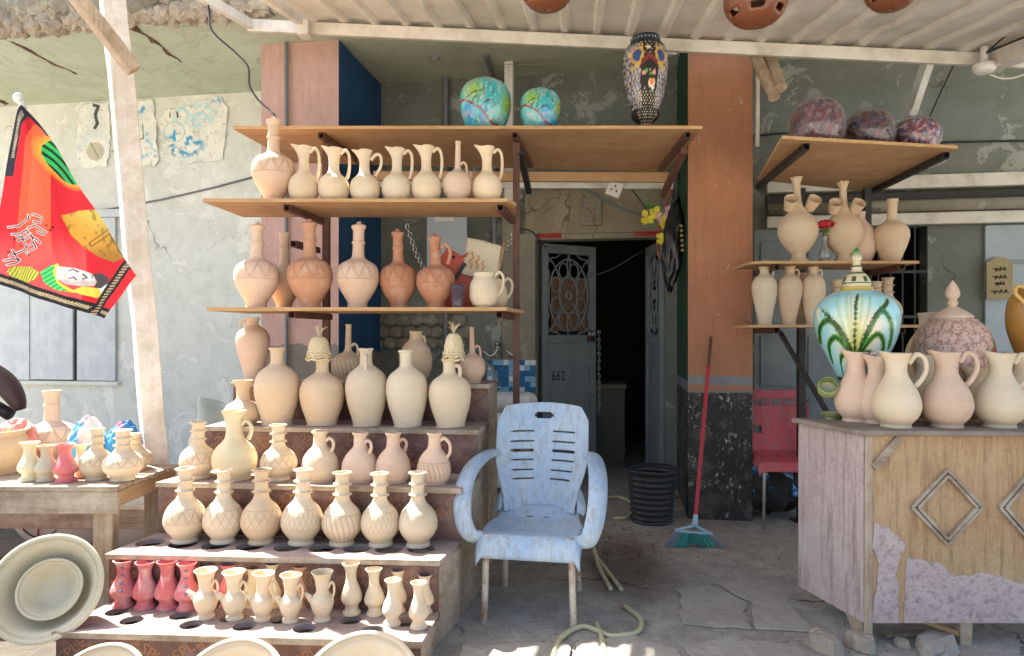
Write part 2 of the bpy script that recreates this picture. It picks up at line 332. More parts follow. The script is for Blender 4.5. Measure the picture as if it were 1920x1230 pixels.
M['conduit'] = speck('grey_conduit', '#6d7275', .12, 5, .5, .1, dirt='#9a8d80', dirt_amt=.3)
M['ply'] = wood('plywood_face', '#be966c', '#a67d58', 0, 9, .65, weather='#c0a07c', wamt=.5, bump=.12)
M['plyedge'] = wood('plywood_edge', '#d7b98c', '#b3875a', 0, 60, .8, bump=.3)
M['greywood'] = wood('weathered_board', '#b3a28c', '#7d6c5a', 0, 22, .85, weather='#cabfae', wamt=.6, bump=.8)
M['greywoodz'] = wood('weathered_post', '#c0ac92', '#94806a', 2, 22, .85, weather='#cfc3b2', wamt=.5, bump=.6)
M['postpaint'] = wood('cream_post_paint', '#dedacf', '#c9c2b4', 2, 16, .75, weather='#ecebe6', wamt=.7, bump=.3)
M['treadtop'] = wood('dusty_tread', '#a3918a', '#8a766f', 0, 14, .85, weather='#b3a49c', wamt=.5, bump=.4)
M['film'] = speck('brown_film_plywood', '#62433d', .3, 6, .45, .2, 40, dirt='#8b736c', dirt_amt=.75)
M['print'] = speck('orange_brown_print', '#96694a', .2, 20, .6, .1)
M['shutter'] = wood('pale_blue_boards', '#d0d8db', '#c0cacf', 2, 8, .7, weather='#e0e2e0', wamt=.5, bump=.25)
M['gap'] = speck('dark_gap', '#3b352f', .2, 5, .9, .1)
M['blackplastic'] = speck('black_rubber', '#1c1b1b', .2, 8, .5, .1)
M['paper'] = painted('torn_paper', .85)
M['cloth'] = painted('flag_cloth', .8, 0, .14, .25, 160)
M['glaze'] = painted('painted_glaze', .22, .5, 0, .05, 40)
M['matteglaze'] = painted('matte_painted_clay', .6, 0, 0, .3, 60)
M['door'] = speck('grey_blue_door_paint', '#848c8e', .2, 2.5, .55, .15, dirt='#5f6466', dirt_amt=.5)
M['black'] = speck('black_marker', '#15130f', .1, 8, .7, .05)
M['redpaint'] = speck('red_paint', '#9a2323', .2, 8, .7, .2, dirt='#b9a08c', dirt_amt=.3)
M['tileb'] = speck('blue_tile', '#2f6b94', .25, 5, .2, .05); M['tilel'] = speck('light_blue_tile', '#7fb0cb', .2, 5, .2, .05); M['tilew'] = speck('white_tile', '#d5dbdd', .1, 5, .2, .05)
M['ceramic'] = speck('white_ceramic', '#dcdad6', .06, 4, .2, .05, dirt='#a29a8d', dirt_amt=.4)
M['chrome'] = speck('chrome', '#b9b9b9', .1, 4, .2, .03, metal=1)
M['whiteplastic'] = speck('white_plastic', '#d9d7d0', .06, 5, .4, .05, dirt='#a99f90', dirt_amt=.3)
M['stone'] = plaster('rubble_stone', '#b3a795', '#978c7c', '#c9bfae', .5, 5, .8, '#6f6659')
M['rust'] = speck('rusty_rebar', '#5c4034', .4, 14, .95, .6, 30, dirt='#8a6a52', dirt_amt=.6, bd=.01)
M['cable'] = speck('black_cable', '#1d1f24', .2, 8, .5, .05)
M['greycable'] = speck('grey_cable', '#6d6f72', .2, 8, .5, .05)
# ------------------------------------------------------------------ building frame: u along the facade, v inward
YW = R(-9); cs9, sn9 = math.cos(R(9)), math.sin(R(9)); OY = 5.78
MW = Matrix.Translation((0, OY, 0)) @ Matrix.Rotation(YW, 4, 'Z'); MWI = MW.inverted()
def LW(px, py, v):
    t = (px - 960) / F; Y = (v + OY * cs9) / (cs9 + sn9 * t); x = t * Y
    return Vector((cs9 * x - sn9 * (Y - OY), v, Z(py, Y)))
def U(px, v=0): return LW(px, HY, v).x
def ZW(px, py, v=0): return LW(px, py, v).z
def wbox(mb, u0, u1, v0, v1, z0, z1): return mb.box(u0, u1, v0, v1, z0, z1, MW)
def bthing(name, label, cat, u, v, z, group=None): return thing(name, label, cat, MW @ Vector((u, v, z)), YW, group)
VF = -.909; HC = 3.45
# ground
g = MB().grid(lambda a, b: (-30 + 60 * a, -25 + 60 * b, 0), 4, 4).build('ground', M['ground']); tag(g, kind='structure')
g['label'] = 'dusty grey concrete ground with cracks and a damp patch'
# slabs of broken paving in front of the doorway
for k, poly in enumerate([[(.72, 2.95), (1.02, 2.9), (1.08, 3.2), (.98, 3.42), (.8, 3.36), (.78, 3.12)], [(1.05, 2.9), (1.28, 2.86), (1.3, 3.28), (1.22, 3.5), (1.02, 3.44), (1.11, 3.2)],
                          [(.28, 2.35), (.62, 2.3), (.66, 2.72), (.5, 2.82), (.26, 2.78)], [(.66, 2.29), (1.1, 2.25), (1.14, 2.7), (.9, 2.83), (.7, 2.73)], [(-.22, 2.38), (.25, 2.35), (.22, 2.76), (-.2, 2.74)]]):
    pp_ = []
    for a_, b_ in zip(poly, poly[1:] + poly[:1]):
        for j in range(7):
            t_ = j / 7; q_ = Vector((a_[0] + (b_[0] - a_[0]) * t_, a_[1] + (b_[1] - a_[1]) * t_, 0)); pp_.append((q_.x + .03 * noise.noise(q_ * 9 + Vector((k * 7, 0, 0))), q_.y + .03 * noise.noise(q_ * 9 + Vector((0, k * 7, 3)))))
    mb = MB(); n = len(poly); mb.prism(pp_, .002, .009 + .0015 * k); o = mb.build('paving_slab', M['slabstone'], g, bevel=.003)
ds = [(-6, 1.2), (-1.25, 1.2), (-1.3, 1.8), (-1.42, 2.3), (-1.5, 2.8), (-1.75, 3.3), (-1.9, 4.2), (-6, 4.6)]
ds = [(q.x + .06 * noise.noise(q * 3), q.y + .06 * noise.noise(q * 3 + Vector((5, 5, 5)))) for q in catmull([(a, b, 0) for a, b in ds], 6, True)]
dpo = MB().prism(ds, .001, .005).build('dark_ground', speck('dark_brown_ground', '#473f36', .35, 3, .95, .8, 25, dirt='#5a5145', dirt_amt=.7, bd=.02)); tag(dpo, kind='structure')  # darker brown patch laid over the concrete at the left
dpo['label'] = 'dark brown ground under the left table'
# walls
mb = MB(); wbox(mb, -6.5, U(500), 0, .22, 0, HC + .06)
tag(mb.build('plaster_wall', M['plaster']), 'pale weathered plaster wall behind the left table, with torn posters', 'wall')
ud0, ud1, zd = U(1008), U(1248), ZW(1120, 449)
sw = MB(); wbox(sw, U(500) + .002, ud0, .003, .22, 0, HC + .06); wbox(sw, ud0, ud1, .003, .22, zd + .42, HC + .06); wbox(sw, ud1, U(1412) + .1, .003, .22, 0, HC + .06)
wall2 = sw.build('shop_wall', M['dingy']); tag(wall2, 'dingy grey green shop wall with the dark doorway', 'wall')
lt = MB(); wbox(lt, ud0 - .1, ud1 + .05, -.04, .215, zd + .05, zd + .415); lt.build('lintel', M['lintel'], wall2)
lt = MB(); wbox(lt, ud0 - .02, ud1 + .02, -.055, .1, zd, zd + .046); lt.build('lintel_edge', M['greywall'], wall2, bevel=.008)
for a, b in ((ud0 + .0, ud0 + .21), (ud1 - .26, ud1 - .03)):
    q = MB(); wbox(q, a, b, -.0585, -.04, zd + .012, zd + .05); q.build('red_paint_band', M['redpaint'], wall2, jitter=.004)
q = MB(); wbox(q, ud0 - .14, ud0 - .005, -.1, .1, 0, zd + .05); q.build('door_jamb', M['greywall'], wall2, bevel=.012)
q = MB(); wbox(q, ud0 - .3, ud0 - .145, -.03, .1, 0, zd + .3); q.build('rendered_strip', M['greywall'], wall2, bevel=.01)
# relief block over the door
pb = LW(1108, 397, -.06); pbk = bthing('relief_block', 'square grey relief block above the shop doorway', 'ornament', pb.x, pb.y, pb.z)
MB().box(-.085, .085, -.012, .02, -.115, .115).build('block', M['greywall'], pbk, bevel=.006)
for a in [(-.065, -.05, -.02, .02), (-.02, -.005, -.09, -.02), (-.05, -.035, -.09, -.03), (-.035, -.02, -.035, -.02), (.01, .025, -.09, .03), (.04, .055, -.09, -.03), (.025, .06, .015, .03), (.025, .06, -.05, -.035), (-.06, .06, .08, .095)]:
    MB().box(a[0], a[1], -.022, -.0125, a[2], a[3]).build('relief_stroke', M['lintel'], pbk)
# piers
def pier(name, u0, u1, fm, lm, rm, label):
    mb = MB(); vs = [MW @ Vector(p) for p in [(u0, VF, 0), (u1, VF, 0), (u1, 0, 0), (u0, 0, 0)]]; tp = [v + Vector((0, 0, HC - .002)) for v in vs]
    mb.add(vs + tp, [(0, 1, 5, 4)]); mb.cur = 1; mb.add(vs + tp, [(3, 0, 4, 7)]); mb.cur = 2; mb.add(vs + tp, [(1, 2, 6, 5)]); mb.cur = 0; mb.add(vs + tp, [(4, 5, 6, 7)])
    o = mb.build(name, [fm, lm, rm]); return tag(o, label, 'pier')
pier('masonry_pier', U(490, VF), U(635, VF), M['pink'], M['plaster'], M['blue'], 'square pier painted pink in front and dark blue on its side')
pier('masonry_pier', U(1290, VF), U(1411, VF), M['column'], M['columng'], M['greywall'], 'salmon orange column with black base right of the doorway')
# ceiling slab
sl = MB(); wbox(sl, -6.5, 6, -1.42, 4.2, HC, HC + .26)
slab = sl.build('ceiling_slab', M['soffit']); tag(slab, 'concrete ceiling slab with grey green plastered soffit and broken edge', 'ceiling')
random.seed(3)
for k in range(44):
    low = k % 2; u = -4.3 + (k // 2) * .145 + random.uniform(-.03, .03) + low * .07; h = random.uniform(.05, .075) if low else random.uniform(.09, .13)
    vs, fs = lump(k, (random.uniform(.085, .12), random.uniform(.06, .1), h * 1.1), .34, 1.5, 3)
    mb = MB(); mb.add([MW @ (Vector((u, -1.44 + .03 * low, HC + (.03 if low else .15) + random.uniform(-.02, .02))) + v) for v in vs], fs); mb.build('edge_stone', M['stone'] if low else M['greywall'], slab)
def crack_bar(p, q):
    n = 9; pts = [Vector(p).lerp(Vector(q), i / n) + Vector((random.uniform(-.02, .02), 0, 0)) for i in range(n + 1)]
    mb = MB(); mb.tube([MW @ x for x in pts], [.022 + .018 * math.sin(i * 2.1) * (1 - i / n) - .014 * i / n for i in range(n + 1)], 7, squash=.6); return mb.build('exposed_rebar', M['rust'], slab, jitter=.007)
def SOF(px, py):
    Yq = (HC - CAMZ) * F / (HY - py); return MWI @ Vector((X(px, Yq), Yq, HC))
crack_bar(SOF(-30, 52), SOF(140, 138)); crack_bar(SOF(236, 42), SOF(342, 116)); crack_bar(SOF(0, 188), SOF(14, 196))
crack_bar((U(1830, -.9), -.9, HC - .0), (U(1790, -.5), -.35, HC))
# dark room behind the doorway
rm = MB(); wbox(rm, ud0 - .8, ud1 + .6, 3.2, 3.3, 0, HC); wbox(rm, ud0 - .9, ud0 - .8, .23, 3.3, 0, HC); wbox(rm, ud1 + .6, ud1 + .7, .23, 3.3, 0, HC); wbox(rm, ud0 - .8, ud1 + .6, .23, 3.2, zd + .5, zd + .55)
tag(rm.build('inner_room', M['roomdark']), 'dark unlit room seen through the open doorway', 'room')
M['terrazzo'] = speck('speckled_terrazzo', '#5f5a50', .4, 60, .6, .1, 90)
a = LW(1112, 720, 1.0); b = LW(1172, 720, 1.0)
tz = bthing('terrazzo_block', 'low speckled terrazzo block standing inside the dark doorway', 'block', a.x, 1.0, 0)
MB().box(0, b.x - a.x, 0, .5, 0, a.z - .05).build('body', M['terrazzo'], tz, bevel=.01); MB().box(-.015, b.x - a.x + .015, -.015, .52, a.z - .048, a.z).build('top', M['greywall'], tz, bevel=.008)
# ---- right bay: metal doors under shutter housings
r0, r1 = U(1411) + .1, 4.6
zh0, zh1 = ZW(1600, 425), ZW(1600, 335)
rw = MB(); wbox(rw, r0, r1, .003, .2, zh1, HC + .06); wbox(rw, U(1745), r1, .05, .2, 0, zh0); wbox(rw, r0, r1, .06, .2, zh0 + .001, zh1 - .001)
rwall = rw.build('right_bay_wall', M['dingy']); tag(rwall, 'dark peeling green wall above the metal doors on the right', 'wall')
M['palepaint'] = speck('pale_grey_door_paint', '#8f979a', .15, 2, .6, .15, dirt='#6d7070', dirt_amt=.5)
hs = thing('shutter_housing', 'white roller shutter housing rails across the right bay', 'shutter housing')
for za, zb, vv, mm in ((zh1 - .1, zh1, -.06, 'whitesteel'), (zh1 - .24, zh1 - .115, -.02, 'steelblack'), (zh0 + .0, zh0 + .09, -.05, 'whitesteel')):
    q = MB(); wbox(q, r0, r1, vv, .0, za, zb); q.build('rail', M[mm], hs, bevel=.006)
q = MB(); q.tube([MW @ Vector((r0, -.07, zh0 + .14)), MW @ Vector((r1, -.07, zh0 + .14))], .045, 12); q.build('roller_tube', M['greywall'], hs, smooth=True)
dr = thing('metal_double_door', 'grey sheet metal double door behind the right hand shelves', 'door')
for k, (pa, pb_) in enumerate(((1413, 1500), (1502, 1600))):
    q = MB(); wbox(q, U(pa) + .005, U(pb_) - .005, .0, .05, 0, zh0 - .004); leaf = q.build('door_leaf', M['palepaint'], dr, bevel=.004)
    for zz0, zz1 in ((.1, .75), (.85, 1.25), (1.35, zh0 - .1)):
        q = MB(); wbox(q, U(pa) + .05, U(pb_) - .05, -.012, -.0005, zz0, zz1); q.build('door_panel', M['palepaint'], leaf, bevel=.008)
gd = thing('grille_door', 'dark doorway with thin iron grille behind the right shelves', 'door')
for k in range(7):
    uu = U(1604) + (U(1741) - U(1604)) * k / 6; q = MB(); q.tube([MW @ Vector((uu, .03, .02)), MW @ Vector((uu, .03, zh0 - .01))], .008, 6); q.build('bar', M['steelblack'], gd)
for zz in (.3, .9, 1.4, 1.75):
    q = MB(); q.bar(MW @ Vector((U(1604), .03, zz)), MW @ Vector((U(1741), .03, zz)), .02, .02); q.build('crossbar', M['steelblack'], gd)
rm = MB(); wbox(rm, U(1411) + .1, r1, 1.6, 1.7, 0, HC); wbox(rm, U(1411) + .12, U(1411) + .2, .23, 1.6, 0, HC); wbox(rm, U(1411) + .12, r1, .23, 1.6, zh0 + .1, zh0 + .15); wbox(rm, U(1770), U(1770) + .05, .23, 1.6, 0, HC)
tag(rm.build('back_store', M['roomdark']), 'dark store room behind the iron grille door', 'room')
pd = thing('pale_metal_door', 'pale blue grey metal door with a hanging plaque at right edge', 'door')
q = MB(); wbox(q, U(1850), r1 - .6, .02, .048, 0, zh0 - .01); q.build('door_leaf', speck('pale_blue_grey_paint', '#a7b3b8', .1, 2, .6, .12, dirt='#8b9294', dirt_amt=.4), pd, bevel=.004)
for zz in (.35, 1.1, 1.8):
    q = MB(); wbox(q, U(1850) + .03, r1 - .63, .008, .0195, zz, zz + .03); q.build('rail', M['palepaint'], pd)
pp = LW(1872, 520, -.0); pl = bthing('hanging_plaque', 'tan plaque with dark lettering hung on the pale metal door', 'plaque', pp.x, -.01, pp.z)
MB().prism([(-.09, -.17), (.09, -.17), (.09, .11), (.03, .15), (-.03, .15), (-.09, .11)], -.008, .008).build('board', speck('tan_plaque', '#a08f66', .15, 8, .6, .1), pl).rotation_euler = (R(90), 0, 0)
for zz, w in ((.06, .09), (.0, .1), (-.05, .07), (-.11, .12)):
    mb = MB(); pts = [Vector((-w / 2 + w * i / 14, -.012, zz + .012 * math.sin(i * 1.7) + .006 * math.cos(i * 3.1))) for i in range(15)]; mb.tube(pts, .0035, 5); mb.build('lettering', M['black'], pl)
# ------------------------------------------------------------------ canopy
cp = thing('sheet_canopy', 'white corrugated sheet canopy sloping over the stall on a white beam', 'canopy')
bl, br = P(466, 48, 4.5), P(1985, 119, 4.18)
rib = Vector((-.097, -1, -.18)).normalized(); along = (br - bl).normalized(); up = along.cross(-rib).normalized()
if up.z < 0: up = -up
mb = MB(); mb.bar(bl, br, .05, .075, up); mb.build('beam', M['whitesteel'], cp, bevel=.004)
L = (br - bl).length; s0 = (P(588, 48, 4.45) - bl).length
def sheet_pt(s, d):
    pitch = .205; t = (s / pitch) % 1; h = 0
    if t < .09: h = t / .09
    elif t < .22: h = 1
    elif t < .31: h = (.31 - t) / .09
    q = bl + along * s - rib * .12 + rib * d + up * (.04 + .026 - h * .026)
    q = q + up * (.014 * noise.noise(Vector((s * 3.3, d * 2.2, 0))) + .02 * max(0, noise.noise(Vector((s * 6, d * 4, 3))) - .12) - .012 * abs(noise.noise(Vector((s * 5, d * 7, 8)))))
    return q
k = 0; s = s0
while s < L + .9:
    w = .205 * 5
    us = sorted({round(.205 * i + .205 * f, 4) for i in range(40) for f in (0, .045, .09, .155, .22, .265, .31, .42, .54, .66, .78, .9) if s - .03 < .205 * i + .205 * f < s + w + .03})
    mb = MB(); n = len(us) - 1
    mb.grid(lambda a, b: sheet_pt(us[round(a * n)], b * 2.6) + up * .004 * (k % 2), n, 40)
    mb.build('sheet', M['sheet'], cp, smooth='auto'); s += w; k += 1
for d in (1.6, 2.5):
    mb = MB(); mb.bar(bl + along * (s0 - .02) + rib * d + up * -.02, br + along * .6 + rib * d + up * -.02, .04, .06, up); mb.build('purlin', M['whitesteel'], cp, bevel=.004)
for pxs in (470, 574):
    b = P(pxs, 46, 4.48); mb = MB(); mb.bar(b - rib * .05, b + rib * 2.6, .045, .06, up); mb.build('edge_rafter', M['whitesteel'], cp, bevel=.004)
mb = MB(); b = P(1856, 112, 4.2); mb.bar(b - rib * .05 - up * .02, b + rib * 2.6 - up * .02, .09, .1, up); mb.build('rafter', M['postpaint'], cp, bevel=.004)
mb = MB(); b = P(572, 44, 4.42); mb.box(-.03, .03, -.05, .05, -.09, .06, Matrix.Translation(b)); mb.build('bracket_plate', M['whitesteel'], cp, bevel=.004, jitter=.006)
# ------------------------------------------------------------------ left wall fittings
sh = bthing('window_shutter', 'pale blue grey board shutter on the wall behind the flag', 'shutter', U(-60), 0, ZW(100, 713))
zt = ZW(100, 412) - ZW(100, 713); ub = U(-60)
MB().box(.0, U(220) - ub - .004, -.006, -.001, 0, zt).build('shadow_backing', M['gap'], sh)  # dark sheet painted as the shadow between the planks
for pa, pb_ in ((-60, -4), (-2, 60), (62, 141), (149, 220)):
    MB().box(U(pa) - ub, U(pb_) - ub, -.032, -.008, random.uniform(0, .01), zt).build('plank', M['shutter'], sh, bevel=.003)
MB().box(-.05, U(222) - ub + .05, -.045, -.0075, zt + .004, zt + .075).build('top_rail', M['shutter'], sh, bevel=.004)
MB().box(-.05, U(222) - ub + .03, -.05, -.0075, -.04, -.004).build('sill', M['plaster'], sh, bevel=.005)
# torn posters, painted print on curled paper
def poster(name, label, poly, seed, prints):
    xs = [p[0] for p in poly]; ys = [p[1] for p in poly]; x0, x1, y0, y1 = min(xs), max(xs), min(ys), max(ys)
    nx, ny = int((x1 - x0) * .9), int((y1 - y0) * .9); vs = []; Q = []; keep = {}
    ctr = LW((x0 + x1) / 2, (y0 + y1) / 2, 0); pts = []
    pa = np.array([(x0 + (x1 - x0) * i / nx, y0 + (y1 - y0) * j / ny) for j in range(ny + 1) for i in range(nx + 1)])
    jag = np.stack([pa[:, 0] + 3.5 * npnoise(pa, .09, seed), pa[:, 1] + 3.5 * npnoise(pa, .09, seed + 9)], 1)
    ins = inside(jag, poly); de = seg_dist(jag, poly + [poly[0]]); wr = npnoise(pa, .06, seed + 3)
    idx = -np.ones(len(pa), int); idx[ins] = np.arange(ins.sum())
    for k in np.nonzero(ins)[0]:
        l = LW(pa[k][0], pa[k][1], 0); curl = .018 * math.exp(-de[k] / 5) * (wr[k] + .35); vs.append(Vector((l.x, -.004 - .004 * (wr[k] + .8) - max(0, curl), l.z)) - ctr)
    fs = []
    for j in range(ny):
        for i in range(nx):
            q = [j * (nx + 1) + i, j * (nx + 1) + i + 1, (j + 1) * (nx + 1) + i + 1, (j + 1) * (nx + 1) + i]
            if ins[q].all(): fs.append(tuple(idx[q]))
    o = MB().add(vs, fs).build(name, M['paper'], smooth=True, solid=.0025, fix=False); o.location = MW @ ctr; o.rotation_euler = (0, 0, YW); tag(o, label, 'poster', 'torn posters on the plaster wall')
    Qi = pa[ins]; Cc = np.tile(np.array(lin('#e6e5dc')), (len(Qi), 1)); over(Cc, (npnoise(Qi, .03, seed) + .1) * 1.2, '#c9d3d2'); over(Cc, (npnoise(Qi, .2, seed + 2) - .25) * 2, '#c2b69f'); prints(Cc, Qi); set_paint(o.data, Cc)
def blot(Cc, Q, cx, cy, rx, ry, col, seed, thr=.0, amt=1):
    d = ((Q[:, 0] - cx) / rx) ** 2 + ((Q[:, 1] - cy) / ry) ** 2; over(Cc, np.clip((1 - d) * 2, 0, 1) * np.clip((npnoise(Q, .11, seed) + .4 * npnoise(Q, .3, seed + 20) - thr) * 3, 0, 1) * amt, col)
def pr1(Cc, Q):
    over(Cc, seg_dist(Q, [(178, 198), (186, 200), (180, 215), (184, 232), (179, 240)]) < 3, '#4a4a48'); over(Cc, np.hypot(Q[:, 0] - 180, Q[:, 1] - 284) < 17, '#bfb8a2'); over(Cc, seg_dist(Q, [(171, 268), (186, 296)]) < .8, '#6d6a60')
def pr2(Cc, Q):
    blot(Cc, Q, 262, 205, 14, 10, '#5aa5c8', 4, -.1); blot(Cc, Q, 275, 270, 40, 40, '#7db8d2', 5, .15, .8); over(Cc, seg_dist(Q, [(268, 232), (270, 260), (262, 262)]) < 1, '#6d6a60')
def pr3(Cc, Q):
    blot(Cc, Q, 345, 272, 45, 26, '#4f9fc4', 6, -.05); blot(Cc, Q, 365, 215, 50, 28, '#9fd0dc', 7, -.1, .8); blot(Cc, Q, 400, 190, 20, 10, '#7aa9c9', 8, 0)
    over(Cc, inside(Q, [(325, 265), (326, 246), (328, 241), (330, 246), (331, 265)]), '#3aa0d4'); over(Cc, np.abs(np.hypot(Q[:, 0] - 328, Q[:, 1] - 248) - 19) < .7, '#9fb4bb')
    for s in ([(320, 213), (320, 221)], [(330, 210), (334, 213), (333, 220)], [(334, 213), (334, 222)], [(339, 219), (340, 219)]): over(Cc, seg_dist(Q, s) < 1.1, '#3d3d3a')
poster('torn_poster', 'left torn white poster with a dark hook mark on the plaster wall', [(152, 200), (165, 194), (206, 192), (209, 260), (205, 312), (160, 318), (146, 305), (147, 240)], 1, pr1)
poster('torn_poster', 'middle torn poster strip with faded blue print beside the wooden post', [(250, 192), (268, 188), (290, 187), (294, 225), (301, 300), (296, 313), (255, 312)], 2, pr2)
poster('torn_poster', 'large torn poster with blue minaret print right of the wooden post', [(296, 225), (310, 208), (350, 200), (398, 180), (415, 182), (430, 200), (427, 250), (420, 302), (330, 309), (318, 280), (300, 240)], 3, pr3)
# grey cable on the plaster wall
mb = MB(); mb.tube([MW @ LW(px, py, -.012) for px, py in ((-40, 418), (60, 411), (190, 395), (300, 375), (400, 352), (482, 330))], .009, 7); tag(mb.build('wall_cable', M['greycable'], smooth=True), 'thin grey cable running up across the pale plaster wall', 'cable')
# hanging black cable to the top pot
mb = MB(); mb.tube(catmull([P(386, -40, 4.0), P(392, 20, 3.95), P(398, 58, 3.9), P(440, 97, 3.85), P(465, 125, 3.8), P(468, 160, 3.75), P(485, 188, 3.7), P(512, 212, 3.63), P(519, 232, 3.62)], 5), .0055, 7)
tag(mb.build('hanging_cable', M['cable'], smooth=True), 'black cable hanging from the roof down to the topmost bottle', 'cable')
# conduit pipes
def pipe(label, pts, r, m='conduit'):
    mb = MB(); mb.tube([MW @ Vector(p) for p in pts], r, 10); o = mb.build('conduit_pipe', M[m], smooth='auto'); tag(o, label, 'pipe', 'pipes on the shop front'); return o
a = LW(537, 60, VF - .03); pipe('grey upright conduit pipe in front of the pink pier', [(a.x, a.y, HC - .01), (a.x, a.y, .5)], .015)
a = LW(836, 110, -.05); b = LW(815, 70, -.5); pipe('bent grey pipe left of the large teal bowl', [(b.x, b.y, HC - .01), (a.x, a.y, a.z + .05), (a.x, a.y, 1.0)], .024)
a = LW(927, 150, -.05); b = LW(910, 70, -.5); pipe('grey pipe behind the large teal bowl', [(b.x, b.y, HC - .01), (a.x, a.y, a.z), (a.x, a.y, 1.6)], .022)
a = LW(955, 100, -.3); wp = bthing('white_steel_post', 'white steel post between the two teal bowls', 'post', a.x, a.y, 2.2)
MB().box(-.035, .035, -.035, .035, 0, HC - 2.205).build('post', M['whitesteel'], wp, bevel=.004); MB().box(.036, .24, -.02, .02, a.z - 2.2 - .02, a.z - 2.2 + .02).build('arm', M['whitesteel'], wp, bevel=.004)
mb = MB(); mb.tube(catmull([MW @ LW(px, py, -.35) for px, py in ((680, 68), (760, 96), (850, 113), (980, 121), (1100, 113), (1170, 98), (1240, 82))], 5), .003, 6); tag(mb.build('sagging_string', M['greywall'], smooth=True), 'thin string sagging above the two teal bowls', 'string')
a = LW(1263, 97, VF - .12); lb = LW(1215, 117, VF + .25)
mb = MB(); mb.bar(MW @ lb, MW @ a, .05, .035); tag(mb.build('white_stick', M['whitesteel'], bevel=.004, jitter=.004), 'short white stick poking out behind the mosaic vase', 'stick')
# bamboo poles leaning at the column
for pa, pb_, lab in (((1412, 95), (1452, 182), 'left of two short timber poles beside the column top'), ((1440, 98), (1464, 165), 'right of two short timber poles beside the column top')):
    mb = MB(); mb.tube([P(*pa, 4.5), P(*pb_, 4.25)], .038, 10); tag(mb.build('timber_pole', M['greywoodz'], smooth='auto'), lab, 'pole', 'timber poles under the canopy')
mb = MB(); mb.bar(P(1421, 140, 4.55), P(1420, 275, 4.55), .02, .02); tag(mb.build('white_batten', M['whitesteel']), 'slim white batten along the right edge of the salmon column', 'batten')
mb = MB(); mb.bar(P(1740, 115, 4.7), P(1700, 235, 5.0), .09, .05, (1, 0, 0)); tag(mb.build('white_brace', M['whitesteel'], bevel=.004), 'white steel brace behind the wrapped bowls', 'brace')
# wooden post and strut
pt = thing('wooden_post', 'leaning cream painted wooden post in front of the plaster wall', 'post', (X(313, 3.62), 3.62, 0))
top = P(209, -40, 3.42) - pt.location
mb = MB(); ax, ay = Vector((math.cos(R(38)), math.sin(R(38)), 0)) * .053, Vector((-math.sin(R(38)), math.cos(R(38)), 0)) * .053
q0 = [-ax - ay, ax - ay, ax + ay, -ax + ay]; n = 14
vs = [q + top * (j / n) + Vector((.004 * math.sin(j * 1.3), .004 * math.cos(j * 2.1), 0)) for j in range(n + 1) for q in q0]
fs = [(j * 4 + i, j * 4 + (i + 1) % 4, (j + 1) * 4 + (i + 1) % 4, (j + 1) * 4 + i) for j in range(n) for i in range(4)] + [(3, 2, 1, 0), tuple(n * 4 + i for i in range(4))]
mb.add(vs, fs); mb.build('shaft', M['postpaint'], pt, bevel=.006)
mb = MB(); mb.bar(P(118, -40, 3.1), P(252, 133, 3.28), .085, .06); st = mb.build('timber_strut', M['greywoodz'], bevel=.005); tag(st, 'short diagonal timber strut crossing the leaning wooden post', 'strut')
# flag
A_, B_, C_, D_ = [np.array(p, float) for p in ((48, 200), (248, 515), (190, 597), (-12, 527))]
nu, nv = 250, 320; S, T = np.meshgrid(np.linspace(0, 1, nu + 1), np.linspace(0, 1, nv + 1))
S, T = S.ravel(), T.ravel()
Q = (A_ * (1 - S[:, None]) + B_ * S[:, None]) * (1 - T[:, None]) + (D_ * (1 - S[:, None]) + C_ * S[:, None]) * T[:, None]
YFL = 2.42
Yf = YFL + .009 * np.sin(Q[:, 0] * .05 + Q[:, 1] * .012) + .005 * np.sin(Q[:, 0] * .11 - Q[:, 1] * .02 + 1) * T
# two long folds off the finial: the cloth steps back along them
for pa, pb_ in (((50, 205), (103, 420)), ((60, 225), (160, 560))):
    dx = np.array(pb_, float) - pa; dd = ((Q[:, 0] - pa[0]) * dx[1] - (Q[:, 1] - pa[1]) * dx[0]) / np.hypot(*dx); Yf += .014 * np.tanh(dd / 5)
vs = [(X(q[0], YFL), y, Z(q[1], YFL)) for q, y in zip(Q, Yf)]
fl = thing('flag', 'red flag with green turban print and black gold border on the left', 'flag', P(48, 200, YFL))
mb = MB().grid(lambda a, b: Vector(vs[round(b * nv) * (nu + 1) + round(a * nu)]) - fl.location, nu, nv); fo = mb.build('cloth', M['cloth'], fl, smooth=True, fix=False)
Cc = np.tile(np.array(lin('#c8222b')), (len(Q), 1))
over(Cc, inside(Q, [(62, 232), (76, 240), (103, 420), (112, 482), (70, 505), (30, 500), (44, 400)]) * np.clip(1.15 - (Q[:, 1] - 380) / 160, .35, 1), '#e8603f')  # orange strip: sunlight on the middle fold, put into the cloth colour
over(Cc, np.clip((Q[:, 1] - 430) / 120, 0, .5) * (Q[:, 0] < 150), '#ee6a66')
e = ((Q[:, 0] - 112) * .62 + (Q[:, 1] - 300) * .78) / 52; f_ = (-(Q[:, 0] - 112) * .78 + (Q[:, 1] - 300) * .62) / 27
over(Cc, np.clip((1.3 - np.hypot(e, f_)) * 3, 0, .9), '#e8a83a'); tur = np.hypot(e, f_) < 1; over(Cc, tur, '#2fae58')
over(Cc, tur * (np.sin(f_ * 15 + e * 3.2 - e * e * 2) > .2), '#123322'); over(Cc, tur * (f_ < -.25) * (e > -.5), '#d8d5cd'); over(Cc, tur * (f_ < -.5) * (e > .25), '#3a3a3f')
